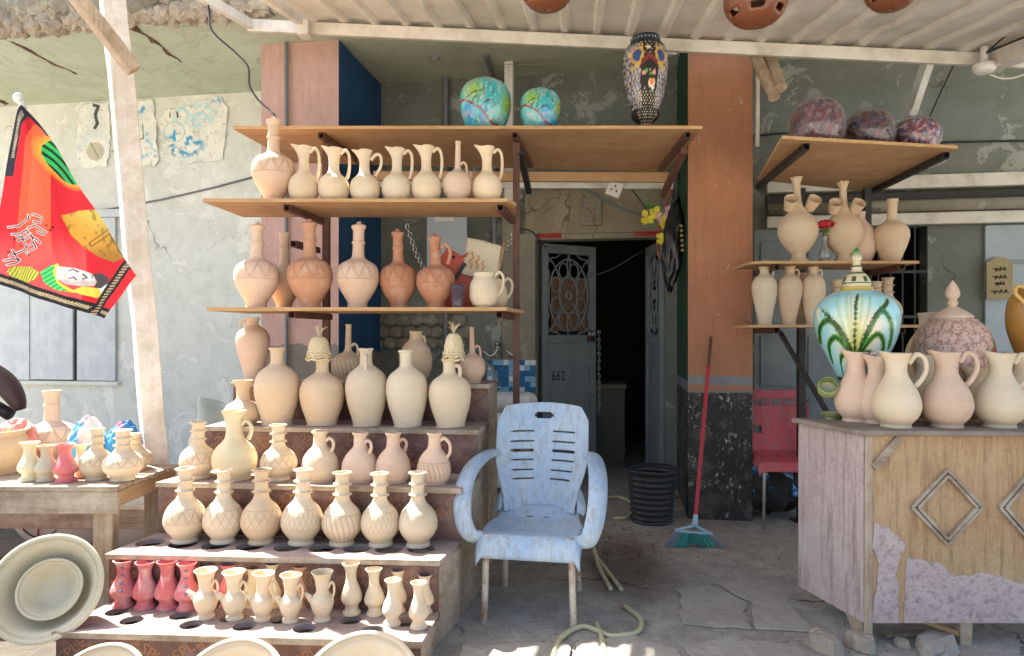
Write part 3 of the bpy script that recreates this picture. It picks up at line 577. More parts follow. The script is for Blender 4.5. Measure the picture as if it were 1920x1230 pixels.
dome = inside(Q, [(113, 403), (140, 393), (185, 388), (205, 425), (229, 482), (205, 490), (175, 480), (148, 463), (128, 440)]); over(Cc, dome, '#c08f35'); over(Cc, dome * np.clip((430 - Q[:, 1] + (Q[:, 0] - 150) * .6) / 50, 0, .8), '#b9ad52'); over(Cc, dome * np.clip((Q[:, 1] - 455) / 40, 0, .5), '#7d5228'); over(Cc, dome * np.clip((npnoise(Q, .12, 8) - .2) * 2, 0, .6), '#6d4f24')
over(Cc, dome * (np.abs(seg_dist(Q, [(160, 455), (195, 430), (222, 470)]) - 4) < 1), '#5d4420')
strokes = [[(25, 428), (44, 425), (62, 411), (60, 405)], [(68, 404), (78, 406), (88, 411), (85, 420), (70, 417)], [(60, 430), (72, 424), (88, 432), (98, 438), (92, 442), (78, 436)], [(30, 441), (46, 440), (58, 433), (62, 438), (50, 446), (38, 444)], [(40, 452), (56, 450), (66, 444), (80, 452), (86, 458)], [(52, 470), (64, 462), (72, 456), (78, 466), (62, 474)], [(26, 480), (42, 474), (54, 470), (60, 478)], [(18, 490), (30, 486), (44, 488), (36, 494), (22, 498)], [(66, 440), (74, 460)], [(48, 446), (60, 466)], [(30, 470), (40, 488)]]
for s_ in strokes: over(Cc, seg_dist(Q, s_) < 2.1, '#f3e9e4')
for s_ in strokes: over(Cc, seg_dist(Q, s_) < 1.15, '#2a1a1c')
for d_ in ((106, 428), (104, 434), (98, 425), (70, 448), (34, 450), (64, 480), (46, 462), (24, 474)): over(Cc, np.hypot(Q[:, 0] - d_[0], Q[:, 1] - d_[1]) < 1.8, '#2a1a1c')
plume = inside(Q, [(22, 510), (30, 500), (70, 502), (86, 512), (82, 524), (55, 536), (35, 534)]); over(Cc, plume, '#d9c94f'); over(Cc, plume * (np.sin(Q[:, 0] * .9 + Q[:, 1] * .5) > .3), '#6b8f2f')
tb = inside(Q, [(88, 512), (104, 500), (122, 498), (113, 512), (118, 530), (138, 548), (115, 545), (95, 532)]); over(Cc, tb, '#4fd06c'); over(Cc, tb * (np.sin((Q[:, 1] + Q[:, 0] * .6) * .75) > .55), '#1f7a3d'); over(Cc, seg_dist(Q, [(118, 498), (114, 513), (120, 531), (138, 547)]) < 2.2, '#e2c640')
over(Cc, inside(Q, [(135, 546), (150, 536), (178, 540), (186, 552), (170, 558), (150, 552)]), '#d9c94f'); over(Cc, inside(Q, [(172, 536), (196, 526), (190, 545), (182, 550)]), '#efe9e2')
face = inside(Q, [(118, 500), (140, 503), (160, 512), (172, 520), (168, 534), (150, 536), (130, 534), (117, 522)]); over(Cc, face, '#dfd6d2'); over(Cc, face * np.clip((Q[:, 1] - 520) / 14, 0, .6), '#a89a98'); over(Cc, face * np.clip((npnoise(Q, .18, 4)) * 1.2, 0, .4), '#b3a5a2')
beard = inside(Q, [(160, 512), (178, 510), (198, 520), (196, 530), (180, 540), (164, 537), (170, 526)]); over(Cc, beard, '#5b5256'); over(Cc, beard * (np.sin(Q[:, 0] * 1.4 - Q[:, 1]) > .2), '#2d292c')
for s_ in ([(131, 508), (136, 505), (142, 509)], [(132, 522), (137, 519), (141, 524)], [(147, 513), (152, 519), (148, 522)], [(159, 514), (161, 520)]): over(Cc, seg_dist(Q, s_) < 1.0, '#3a3336')
dB = seg_dist(Q, [tuple(D_), tuple(C_)]); over(Cc, dB < 20, '#231e22'); over(Cc, (np.abs(dB - 10) < 3.4) * (np.sin(Q[:, 0] * 1.5) * np.cos(dB * 1.5) > -.1), '#cdb98e')
dR = seg_dist(Q, [tuple(C_), tuple(B_)]); over(Cc, (dR > 15) & (dR < 34) & (seg_dist(Q, [(168, 590), (236, 480)]) < 60) & (Q[:, 1] > 480), '#251d20'); over(Cc, (np.abs(dR - 24) < 4) * (np.sin(Q[:, 1] * 1.2) > -.2) * (Q[:, 1] > 482), '#b09a78')
dL = seg_dist(Q, [(48, 200), (27, 330)]); over(Cc, (dL < 11) & (Q[:, 1] < 335), '#2a2a38'); over(Cc, (np.abs(dL - 5.5) < 2.2) & (Q[:, 1] < 300) & (np.sin(Q[:, 1] * 1.6) > -.2), '#b9ab8d')
dT = seg_dist(Q, [(48, 200), (80, 246)]); over(Cc, (dT < 5), '#2a2a38')
set_paint(fo.data, Cc)
mb = MB(); mb.tube([P(34, 184, YFL) - fl.location, P(44, 200, YFL + .01) - fl.location, P(-10, 540, YFL + .04) - fl.location, P(-30, 760, YFL + .04) - fl.location], [.008, .009, .009, .009], 8); mb.build('pole', M['whitesteel'], fl, smooth='auto')
mb = MB(); mb.ball(P(34, 184, YFL) - fl.location, .016, 10, 7, (1, 1, 1.2)); mb.tube([P(36, 188, YFL) - fl.location, P(44, 202, YFL) - fl.location], .011, 8); mb.build('finial', M['whiteplastic'], fl, smooth=True)
# ------------------------------------------------------------------ wall shelves (left unit)
def tube_frame(mb, p, q, w=.032):
    mb.bar(p, q, w, w)
def shelf_board(name, label, poly, z, th=.018, parts=()):
    o = thing(name, label, 'shelf', (poly[0][0], poly[0][1], z)); loc = o.location
    mb = MB(); n = len(poly); vb = [(p[0] - loc.x, p[1] - loc.y, -th) for p in poly]; vt = [(p[0] - loc.x, p[1] - loc.y, 0) for p in poly]
    mb.add(vb + vt, [tuple(range(n))[::-1], tuple(range(n, 2 * n))]); mb.cur = 1
    mb.add(vb + vt, [(i, (i + 1) % n, n + (i + 1) % n, n + i) for i in range(n)])
    mb.build('board', [M['ply'], M['plyedge']], o, bevel=.002); return o
def hollow_end(parent, p, d, w=.034, m='steelbrown'):
    """square steel arm with an open end facing the viewer"""
    p = Vector(p); d = Vector(d); q = p + d; mb = MB(); t = .003; loc = parent.location
    for a, b, c, e in ((-w / 2, w / 2, -w / 2, -w / 2 + t), (-w / 2, w / 2, w / 2 - t, w / 2), (-w / 2, -w / 2 + t, -w / 2 + t, w / 2 - t), (w / 2 - t, w / 2, -w / 2 + t, w / 2 - t)):
        vs = [p + Vector((x, 0, z)) - loc for x, z in ((a, c), (b, c), (b, e), (a, e))]; mb.add(vs + [v + d for v in vs], [(0, 1, 2, 3), (7, 6, 5, 4), (0, 4, 5, 1), (1, 5, 6, 2), (2, 6, 7, 3), (3, 7, 4, 0)])
    arm = mb.build('arm', M[m], parent)
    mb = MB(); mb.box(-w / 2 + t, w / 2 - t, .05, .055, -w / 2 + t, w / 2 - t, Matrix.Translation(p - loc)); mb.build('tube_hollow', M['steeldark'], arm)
YP = 4.0; YB, YA = 3.5, 3.85
zA, zB, zC = Z(236, YA), Z(372, YB), Z(576, YB)
dv = Vector((sn9, cs9, 0))
shA = shelf_board('wall_shelf', 'top long plywood shelf carrying the teal bowls and mosaic vase', [(X(437, YA), YA), (X(1317, YA), YA - .005), (X(1317, YA) + .01, 4.86), (X(437, YA) + .1, 4.6)], zA)
shB = shelf_board('wall_shelf', 'middle plywood shelf holding the row of cream jugs', [(X(380, YB), YB), (X(952, YB), YB), (X(952, YB) + .045, 3.62), (X(968, 3.97), 3.95), (X(380, YB) + .03, 3.95)], zB)
shC = shelf_board('wall_shelf', 'lower plywood shelf holding lidded bottles and mug', [(X(387, YB), YB), (X(950, YB), YB), (X(975, YB) + .03, 3.95), (X(387, YB) + .03, 3.95)], zC)
hollow_end(shA, (X(602, YA + .06), YA + .06, zA - .036), dv * .75); hollow_end(shA, (X(965, YA + .06), YA + .06, zA - .036), dv * .7); hollow_end(shA, (X(1290, YA + .05), YA + .05, zA - .036), Vector((.02, .8, -.0)))
hollow_end(shB, (X(537, YB + .06), YB + .06, zB - .036), dv * .5); hollow_end(shB, (X(938, YB + .06), YB + .06, zB - .036), dv * .42)
hollow_end(shC, (X(546, YB + .06), YB + .06, zC - .036), dv * .48); hollow_end(shC, (X(936, YB + .06), YB + .06, zC - .036), dv * .42)
hollow_end(shC, (X(550, YB + .2), YB + .2, Z(457, YB + .2)), dv * .3)
for px, lab, ztop in ((612, 'brown steel shelf post in front of the pink pier', zA - .06), (968, 'brown steel shelf post beside the doorway', zA - .055)):
    o = thing('shelf_post', lab, 'post', (X(px, YP), YP, 0), 0, 'shelf posts'); MB().box(-.02, .02, -.02, .02, 0, ztop).build('upright', M['steelbrown'], o, bevel=.002)
    MB().box(-.06, .06, -.06, .06, 0, .006).build('foot_plate', M['steelbrown'], o)
mb = MB(); b = P(1300, 285, 4.3); mb.bar(P(1283, 282, 3.92), P(1243, 366, 4.55), .035, .035); tag(mb.build('shelf_brace', M['steelbrown']), 'rusty diagonal brace under the right end of the top shelf', 'brace')
mb = MB(); mb.bar(P(975, 285, 3.98), P(992, 360, 4.5), .035, .035); tag(mb.build('shelf_brace', M['steelblack']), 'dark diagonal brace beside the doorway under the top shelf', 'brace')
for k, (py, Yx, mm, lab) in enumerate(((330, 4.95, 'ply', 'narrow plywood strip hung behind the top shelf'), (346, 5.25, 'whitesteel', 'white rail along the wall above the lintel'))):
    mb = MB(); mb.bar(P(700, py, Yx + .1), P(1262, py + 3, Yx), .03, .07 if k == 0 else .045); tag(mb.build('wall_rail', M[mm], bevel=.003), lab, 'rail')
# ------------------------------------------------------------------ stepped stand
ST = thing('stepped_stand', 'stepped display stand of brown film faced plywood full of pots', 'display stand', (-1.0, 3.2, 0))
SL = ST.location
# (left front X,Y),(right front X,Y), z of tread, depth
STEP = []
def step_def(l, ly, lY, r, ry):
    z = Z(ly, lY); rY = (CAMZ - z) * F / (ry - HY); return (Vector((X(l, lY), lY, z)), Vector((X(r, rY), rY, z)))
STEP = [step_def(105, 1182, 2.587, 788, 1200), step_def(204, 1036, 2.85, 821, 1049), step_def(297, 903, 3.14, 862, 915), step_def(385, 799, 3.45, 895, 806), step_def(437, 717, 3.75, 914, 720)]
BACK = (Vector((X(437, 3.75) + .06, 4.06, 0)), Vector((X(914, 3.75) + .05, 3.94, 0)))
def tread_holes(outline, holes, z0, th, name):
    cu = bpy.data.curves.new(name, 'CURVE'); cu.dimensions = '2D'; cu.fill_mode = 'BOTH'; cu.extrude = th / 2
    def sp(pts):
        s = cu.splines.new('POLY'); s.points.add(len(pts) - 1); s.use_cyclic_u = True
        for p, q in zip(s.points, pts): p.co = (q[0], q[1], 0, 1)
    sp(outline)
    for cx, cy, r in holes: sp([(cx + r * math.cos(2 * math.pi * i / 36), cy + r * math.sin(2 * math.pi * i / 36)) for i in range(36)])
    o = bpy.data.objects.new('tmp_curve', cu); COL.objects.link(o); dg = bpy.context.evaluated_depsgraph_get(); dg.update()
    me = bpy.data.meshes.new_from_object(o.evaluated_get(dg)); bpy.data.objects.remove(o); me.name = name
    for v in me.vertices: v.co.z += z0 - th / 2
    me.materials.clear(); return me
HOLES = {1: [(px, py, .060) for px, py in ((282, 1017), (343, 1020), (405, 1022), (470, 1024), (540, 1026), (606, 1027), (670, 1028), (730, 1029), (790, 1029))],
         0: [(px, py, .043) for px, py in ((219, 1147), (339, 1154), (432, 1158), (526, 1161), (658, 1162), (760, 1166), (247, 1163), (359, 1171), (458, 1174), (571, 1178), (699, 1182))]}
TX = [text_mesh('KASPLEX', .062)]
random.seed(5)
for i, (l, r) in enumerate(STEP):
    nl, nr = (STEP[i + 1] if i < 4 else BACK); d_l = Vector((nl.x, nl.y, l.z)); d_r = Vector((nr.x, nr.y, l.z)); ov = .012
    dirx = (r - l).normalized(); fw = Vector((-dirx.y, dirx.x, 0)) * -1
    out = [l + fw * ov - dirx * .004, r + fw * ov + dirx * .01, d_r + dirx * .01 + fw * .001, d_l - dirx * .004 + fw * .001]; out = [p - SL for p in out]
    holes = []
    for hx, hy, hr in HOLES.get(i, []):
        Yh = (CAMZ - l.z) * F / (hy - HY); holes.append((X(hx, Yh) - SL.x, Yh - SL.y, hr))
    me = tread_holes([(p.x, p.y) for p in out], holes, l.z, .022, 'tread'); o = link('tread', me, M['treadtop'], ST)
    # nosing strip of bare ply edge
    mb = MB(); mb.bar(out[0] + fw * .003 + Vector((0, 0, -.011)), out[1] + fw * .003 + Vector((0, 0, -.011)), .006, .0215); mb.build('nosing', M['greywood'], ST, jitter=.0015)
    z0 = STEP[i - 1][0].z if i else 0.0
    th = .018; a, b = l + Vector((0, 0, -.0225)), r + Vector((0, 0, -.0225)); bk = Vector((-fw.x, -fw.y, 0)) * th
    base = [Vector((p.x, p.y, z0 + .0005)) - SL for p in (a, b, b + bk, a + bk)]; tp = [Vector((p.x, p.y, a.z)) - SL for p in (a, b, b + bk, a + bk)]
    ri = MB().hexa(base, tp).build('riser', M['film'], ST)
    # printed lettering on the film
    hgt = a.z - z0; wid = (r - l).length; k = 0; xx = .05
    while xx < wid - .05:
        ang = R(-38 if k % 2 else 38) + R(random.uniform(-4, 4)); zc = hgt * random.uniform(.42, .6); vv, ff = TX[0]; vs = []
        for v in vv:
            vs.append((xx + v.x * math.cos(ang) - v.y * math.sin(ang), zc + v.x * math.sin(ang) + v.y * math.cos(ang)))
        keep = [f for f in ff if all(.004 < vs[j][1] < hgt - .004 and .004 < vs[j][0] < wid - .004 for j in f)]
        if keep:
            mb = MB(); mb.add([Vector((l.x, l.y, z0)) + dirx * p[0] + fw * .0012 + Vector((0, 0, p[1])) - SL for p in vs], keep); tag(mb.build('printed_word', M['print'], ri, fix=False), kind='stuff')
        xx += random.uniform(.10, .14); k += 1
    # side panels
    for sgn, fr, bkp in ((-1, l, d_l), (1, r, d_r)):
        o0 = dirx * (.0 if sgn < 0 else 0); ex = dirx * .016 * (1 if sgn < 0 else -1)
        f0 = fr + bk * 1.06; q = [f0, f0 + ex, bkp + ex + fw * .002, bkp + fw * .002]
        q = q if sgn < 0 else q
        base = [Vector((p.x, p.y, 0.001)) - SL for p in q]; tp = [Vector((p.x, p.y, l.z - .0235)) - SL for p in q]
        MB().hexa(base, tp).build('side_panel', M['greywood'] if sgn > 0 else M['film'], ST)
def SY(i, px, off):      # depth on step i at photo column px, off metres behind its front edge
    l, r = STEP[i]; t = (px - 960) / F; k = (r.y - l.y) / (r.x - l.x); return (l.y - k * l.x) / (1 - k * t) + off
# ------------------------------------------------------------------ left table
zt_ = Z(912, 3.0); TB = thing('wooden_table', 'rough weathered wooden table holding pots at the left', 'table', (-2.1, 3.0, 0)); tl = TB.location
tr = X(219, 3.0) - tl.x
for k in range(4):
    y0 = k * .135; MB().box(-1.2 + random.uniform(-.01, .01), tr + .03 * k * .135 / .135 * .3 + random.uniform(-.008, .008), y0 + .002, y0 + .131, zt_ - .022, zt_ - random.uniform(0, .003)).build('plank', M['greywood'], TB, bevel=.004, jitter=.002)
MB().box(-1.2, tr - .004, .012, .034, zt_ - .125, zt_ - .0245).build('apron', M['greywood'], TB, bevel=.004, jitter=.002)
MB().box(tr - .03, tr - .005, .036, .54, zt_ - .095, zt_ - .0245).build('apron', wood('pale_apron_wood', '#c2ab88', '#a08865', 1, 22, .85, bump=.5), TB, bevel=.004, jitter=.002)
for x_, y_ in ((tr - .13, .04), (tr - .12, .44), (-1.1, .04), (-1.1, .44)): MB().box(x_, x_ + .085, y_, y_ + .06, 0, zt_ - .025).build('leg', M['greywoodz'], TB, bevel=.005, jitter=.002)
# bench plank under the table
BN = thing('low_bench', 'low grey plank bench on the ground behind the leaning bowl', 'bench', (-2.4, 3.75, 0)); zb_ = .10
MB().box(-.8, .75, 0, .09, .19, .3).build('plank', M['greywood'], BN, bevel=.004, jitter=.003); MB().box(-.7, -.6, .01, .08, 0, .189).build('leg', M['greywoodz'], BN); MB().box(.5, .6, .01, .08, 0, .189).build('leg', M['greywoodz'], BN)
mb = MB(); mb.bar((-3.2, 3.6, .03), (-1.7, 3.5, .03), .04, .05); tag(mb.build('red_bar', M['redpaint'], bevel=.004), 'thin red painted bar lying behind the leaning bowl', 'bar')
# ------------------------------------------------------------------ pottery
CL = {'plain': clay('clay_plain'), 'zig': clay('clay_zigzag', 'zigzag', 9, .34, .52), 'hatch': clay('clay_hatch', 'hatch', 15, .24, .46), 'hatchd': clay('clay_hatch_dense', 'hatch', 24, .24, .47),
      'lines': clay('clay_ribbed', 'lines', 22, .08, .42), 'zigs': clay('clay_zigzag_low', 'zigzag', 10, .30, .46), 'worn': clay('worn_red_slip', dust=.6)}
CREAM, BUFF, PINKC, TERRA, ORANGE, YELL, RED, GREENC, GREY = [tuple(x * .92 for x in lin(c)) for c in ('#e2d3b8', '#dec9ac', '#e0c6b0', '#c08a6c', '#d09d7c', '#e3dab8', '#e07f82', '#d2ccb2', '#c8bcaa')]
def lathe_mesh(name, prof, Rm, H, seg=44, th=.10, k=4, spout=None, inner=True, wav=None, wobble=True):
    pr = [(p.x, p.y) for p in catmull([Vector((a, b, 0)) for a, b in prof], k)]
    rings = [(max(r, .001) * Rm, z * H) for r, z in pr]; nout = len(rings)
    if inner:
        t = min(th * Rm, rings[-1][0] * .35); inn = []
        for r, z in rings[::-1]:
            if z < H * .12: break
            inn.append((max(r - t, .002), z - (0 if inn else -.0)))
        inn[0] = (rings[-1][0] - t, rings[-1][1] - .0); rings = rings + inn
    ws = random.uniform(0, 500) if wobble else 0; vs = []; fs = []; uv = []
    for r, z in rings:
        for i in range(seg):
            a = 2 * math.pi * i / seg; rr = r * (1 + .022 * noise.noise(Vector((math.cos(a) * .9, math.sin(a) * .9, z / H * 2.2 + ws)))); zz = z + .010 * H * noise.noise(Vector((math.cos(a) * .7, math.sin(a) * .7, ws))) * (z / H) ** 2
            if spout:
                sa, amt, z0 = spout
                f = max(0, (z / H - z0) / (1 - z0)) ** 2; d = (a - R(sa) + math.pi) % (2 * math.pi) - math.pi; w = math.exp(-(d / .42) ** 2)
                rr = r + amt * Rm * f * w - .12 * Rm * f * math.exp(-((abs(d) - .9) / .4) ** 2); zz = z + .035 * H * f * w
            if wav: rr += Rm * wav[1] * max(0, (z / H - .9) / .1) * math.cos(wav[0] * a)
            vs.append((rr * math.cos(a), rr * math.sin(a), zz))
    for j in range(len(rings) - 1):
        for i in range(seg):
            k2 = (i + 1) % seg; fs.append((j * seg + i, j * seg + k2, (j + 1) * seg + k2, (j + 1) * seg + i))
            z0, z1 = rings[j][1] / H, rings[j + 1][1] / H
            if j >= nout - 1: z0 = z1 = .0
            uv += [(i / seg, z0), ((i + 1) / seg, z0), ((i + 1) / seg, z1), (i / seg, z1)]
    n = len(vs); vs.append((0, 0, .001)); vs.append((0, 0, rings[-1][1]))
    for i in range(seg):
        k2 = (i + 1) % seg; fs.append((n, k2, i)); uv += [(0, 0)] * 3
        fs.append((n + 1, (len(rings) - 1) * seg + i, (len(rings) - 1) * seg + k2)); uv += [(0, 0)] * 3
    me = bpy.data.meshes.new(name); me.from_pydata(vs, [], fs); ul = me.uv_layers.new(name='UVMap'); ul.data.foreach_set('uv', np.array(uv, np.float32).ravel())
    me.polygons.foreach_set('use_smooth', [True] * len(fs)); me.update(); return me
PF = {
 'lidded': [(0, 0), (.44, 0), (.46, .03), (.46, .06), (.6, .12), (.8, .2), (.97, .3), (1, .37), (.95, .45), (.78, .51), (.5, .55), (.33, .58), (.28, .63), (.265, .735), (.31, .745), (.31, .765), (.265, .78), (.265, .89), (.33, .925), (.345, .945), (.3, .96), (.2, .968), (.1, .975), (.1, .985), (.13, .992), (.08, 1)],
 'long': [(0, 0), (.44, 0), (.46, .03), (.46, .06), (.6, .12), (.8, .2), (.97, .3), (1, .37), (.95, .45), (.78, .51), (.5, .55), (.33, .58), (.3, .63), (.28, .78), (.32, .79), (.32, .81), (.28, .825), (.29, .93), (.36, .985), (.37, 1)],
 'jug': [(0, 0), (.66, 0), (.7, .02), (.84, .08), (.97, .17), (1, .25), (.97, .34), (.86, .42), (.68, .475), (.47, .525), (.37, .575), (.33, .65), (.34, .78), (.42, .9), (.53, .975), (.56, 1)],
 'wide': [(0, 0), (.64, 0), (.66, .02), (.74, .07), (.93, .16), (1, .28), (.96, .38), (.8, .47), (.58, .54), (.43, .6), (.36, .7), (.36, .8), (.42, .9), (.52, .97), (.56, 1)],
 'neckflask': [(0, 0), (.45, 0), (.48, .02), (.6, .1), (.82, .24), (.98, .38), (1, .46), (.93, .54), (.74, .6), (.46, .65), (.32, .69), (.28, .76), (.27, .9), (.33, .98), (.34, 1)],
 'narrow': [(0, 0), (.58, 0), (.6, .02), (.7, .07), (.92, .16), (1, .27), (.95, .37), (.75, .45), (.42, .5), (.25, .54), (.2, .6), (.18, .8), (.17, .95), (.2, .985), (.2, 1)],
 'amphora': [(0, 0), (.64, 0), (.66, .02), (.74, .12), (.88, .25), (.98, .4), (1, .5), (.95, .59), (.82, .67), (.58, .73), (.38, .77), (.3, .81), (.285, .9), (.31, .96), (.36, .975), (.37, .99), (.34, 1)],
 'beaded': [(0, 0), (.58, 0), (.62, .01), (.61, .03), (.56, .055), (.62, .08), (.82, .15), (.97, .23), (1, .3), (.96, .38), (.84, .46), (.66, .52), (.48, .57), (.38, .62), (.345, .68), (.42, .695), (.34, .715), (.33, .8), (.34, .825), (.41, .84), (.335, .86), (.335, .92), (.38, .965), (.44, .985), (.44, 1)],
 'flask': [(0, 0), (.76, 0), (.8, .02), (.9, .08), (1, .2), (1, .3), (.94, .41), (.82, .51), (.64, .6), (.45, .67), (.38, .73), (.36, .82), (.37, .92), (.44, .955), (.46, .975), (.44, 1)],
 'baluster': [(0, 0), (.8, 0), (.84, .02), (.82, .05), (.7, .07), (.64, .11), (.63, .16), (.7, .195), (.92, .25), (1, .31), (.97, .39), (.8, .5), (.6, .61), (.5, .7), (.5, .8), (.6, .9), (.78, .97), (.84, 1)],
 'smallspout': [(0, 0), (.68, 0), (.72, .02), (.7, .05), (.58, .075), (.62, .11), (.82, .2), (.97, .31), (1, .38), (.93, .46), (.72, .53), (.57, .57), (.55, .64), (.62, .78), (.74, .9), (.92, .98), (.98, 1)],
 'pitcher': [(0, 0), (.6, 0), (.62, .01), (.6, .045), (.64, .06), (.84, .13), (.97, .22), (1, .3), (.95, .4), (.8, .52), (.6, .62), (.46, .71), (.42, .79), (.46, .88), (.55, .96), (.6, 1)],
 'slender': [(0, 0), (.53, 0), (.56, .015), (.52, .04), (.58, .12), (.76, .3), (.93, .48), (1, .62), (.97, .71), (.82, .79), (.55, .845), (.38, .88), (.35, .93), (.38, .965), (.45, .98), (.45, 1)],
 'cupvase': [(0, 0), (.5, 0), (.52, .015), (.47, .04), (.36, .075), (.36, .11), (.5, .15), (.8, .24), (.97, .33), (1, .39), (.95, .46), (.75, .54), (.46, .6), (.3, .66), (.22, .73), (.18, .85), (.18, .93), (.26, 1)],
 'round': [(0, 0), (.5, 0), (.54, .02), (.72, .09), (.94, .25), (1, .4), (.96, .55), (.78, .7), (.5, .8), (.38, .86), (.36, .94), (.42, 1)],
 'olla': [(0, 0), (.72, 0), (.76, .03), (.86, .2), (.95, .45), (.97, .65), (.9, .82), (.86, .9), (.98, .97), (1, 1)],
 'mug': [(0, 0), (.58, 0), (.62, .03), (.8, .1), (.97, .28), (1, .5), (.93, .7), (.76, .83), (.7, .9), (.74, .98), (.74, 1)],
 'bowlteal': [(0, 0), (.55, 0), (.58, .02), (.78, .18), (.95, .42), (1, .6), (.95, .78), (.8, .91), (.6, .98), (.5, 1), (.46, .99)],
 'dish': [(0, 0), (.5, 0), (.5, .06), (.42, .12), (.6, .4), (.95, .9), (1, 1)],
 'cup': [(0, 0), (.7, 0), (.75, .05), (.85, .4), (1, .95), (1, 1)],
}
HND = {  # handle centre line (r, z), tube radius
 'jug': ([(.42, .9), (.75, .965), (1.0, .88), (1.05, .68), (.98, .52), (.86, .43)], .10),
 'jugloop': ([(.42, .82), (.8, .93), (1.1, .88), (1.08, .7), (.82, .56), (.7, .5)], .10),
 'narrow': ([(.2, .62), (.35, .66), (.55, .63), (.62, .54), (.6, .44)], .08),
 'flask': ([(.36, .8), (.55, .85), (.78, .8), (.82, .7), (.68, .58)], .085),
 'tall': ([(.36, .85), (.6, .9), (.95, .8), (.98, .62), (.75, .5), (.72, .46)], .10),
 'small': ([(.55, .68), (.85, .8), (1.1, .74), (1.12, .6), (.95, .46), (.9, .4)], .10),
 'pitcher': ([(.5, .86), (.8, .98), (1.12, .93), (1.2, .78), (1.0, .64), (.75, .55)], .10),
 'slender': ([(.36, .93), (.6, .95), (.72, .89), (.66, .81), (.6, .78)], .075),
 'mug': ([(.72, .9), (1.05, 1.02), (1.32, .88), (1.3, .6), (1.05, .4), (.96, .36)], .09),
 'amph': ([(.3, .9), (.5, .88), (.55, .8), (.52, .72), (.5, .7)], .09),
}
def pot(kind, px, Y, z, topy, wpx, color, label, cat='bottle', group=None, mat='plain', hnd=None, hang=0, spout=None, beads=0, lean=(0, 0), name=None, wav=None, seg=44, shape=None, zs=1.0):
    x = X(px, Y); H = (Z(topy, Y) - z) * zs; Rm = wpx / 2 * Y / F * .985; rnd = random.uniform
    kk = rnd(.9, 1.06); hue = rnd(-.035, .035); c = (min(1, color[0] * kk), min(1, color[1] * kk * (1 - hue)), min(1, color[2] * kk * (1 - 2 * hue)))
    nm = name or {'bottle': 'clay_bottle', 'jug': 'clay_jug', 'vase': 'clay_vase', 'jar': 'clay_jar', 'bowl': 'clay_bowl', 'mug': 'clay_mug'}[cat]
    me = lathe_mesh('body', PF[shape or kind], Rm, H, seg, spout=spout, wav=wav)
    me.materials.append(CL[mat] if isinstance(mat, str) else mat)
    multi = hnd or beads
    if not multi:
        o = link(nm, me, None, None, c); o.location = (x, Y, z); o.rotation_euler = (R(lean[0] + rnd(-1.3, 1.3)), R(lean[1] + rnd(-1.5, 1.5)), rnd(0, 6)); tag(o, label, cat, group); return o
    o = thing(nm, label, cat, (x, Y, z), 0, group); o.rotation_euler = (R(lean[0] + rnd(-1.3, 1.3)), R(lean[1] + rnd(-1.5, 1.5)), 0)
    b = link('body', me, None, o, c); 
    if not spout: b.rotation_euler = (0, 0, rnd(0, 6))
    if hnd:
        pts, hr = HND[hnd]; a = R(hang); mb = MB(); p3 = catmull([(r * Rm * math.cos(a), r * Rm * math.sin(a), zz * H) for r, zz in pts], 5); m = len(p3)
        mb.tube(p3, [hr * Rm * (1.25 - .25 * math.sin(math.pi * i / (m - 1))) for i in range(m)], 10); mb.build('handle', CL['plain'], o, smooth=True, color=c)
    if beads:
        for rr, zz in ((.435, .695), (.425, .84), (.455, .988))[:beads]:
            mb = MB(); nb = 26
            for i in range(nb):
                t = 2 * math.pi * i / nb; mb.ball((rr * Rm * math.cos(t), rr * Rm * math.sin(t), zz * H), .042 * Rm, 6, 4)
            mb.build('beaded_collar', CL['plain'], o, smooth=True, color=c)
    return o
def straw_cap(px, Y, zbase, topy, wpx, label):
    Rm = wpx / 2 * Y / F; H = (Z(topy, Y) - zbase); o = thing('straw_stopper', label, 'cap', (X(px, Y), Y, zbase), 0, 'straw caps'); mb = MB()
    hb = H * .66
    for j in range(3):
        t = (0, .12, .24)[j]; rr = Rm * (1.08, 1.0, .99)[j]; pts = []
        for i in range(30):
            a = 2 * math.pi * i / 30; pts.append((rr * math.cos(a), rr * math.sin(a), hb * t + .004 * math.sin(i * math.pi / 2.5 + j)))
        mb.tube(pts, [.0062 + .0022 * math.sin(i * 2.1 + j) for i in range(30)], 6, closed=True)
    def dome(a, b):
        th = b * 1.5; w_ = 1 + .05 * math.sin(a * 75.4 + b * 18) + .04 * math.sin(a * 75.4 - b * 20); r_ = Rm * .97 * max(.14, math.cos(th) ** .55) * w_
        return (r_ * math.cos(6.2832 * a), r_ * math.sin(6.2832 * a), hb * (.1 + .95 * math.sin(th)))
    mb.grid(dome, 48, 14)
    mb.build('woven_cap', M['straw'], o, smooth=True)
    for k in range(16):
        a = random.uniform(0, 6.28); l = H * random.uniform(.22, .38); sp = random.uniform(.1, .8); mb = MB()
        p = [(0, 0, hb * .95), (.006 * math.cos(a), .006 * math.sin(a), hb + l * .35), (l * sp * .5 * math.cos(a), l * sp * .5 * math.sin(a), hb + l * .75), (l * sp * math.cos(a), l * sp * math.sin(a), hb + l * random.uniform(.85, 1.05))]
        mb.tube(catmull(p, 3), .0013, 5); mb.build('straw', M['straw'], o)
    return o
M['straw'] = wood('dry_straw', '#e8dcbc', '#cdb98c', 2, 40, .85, bump=.4)
random.seed(11)
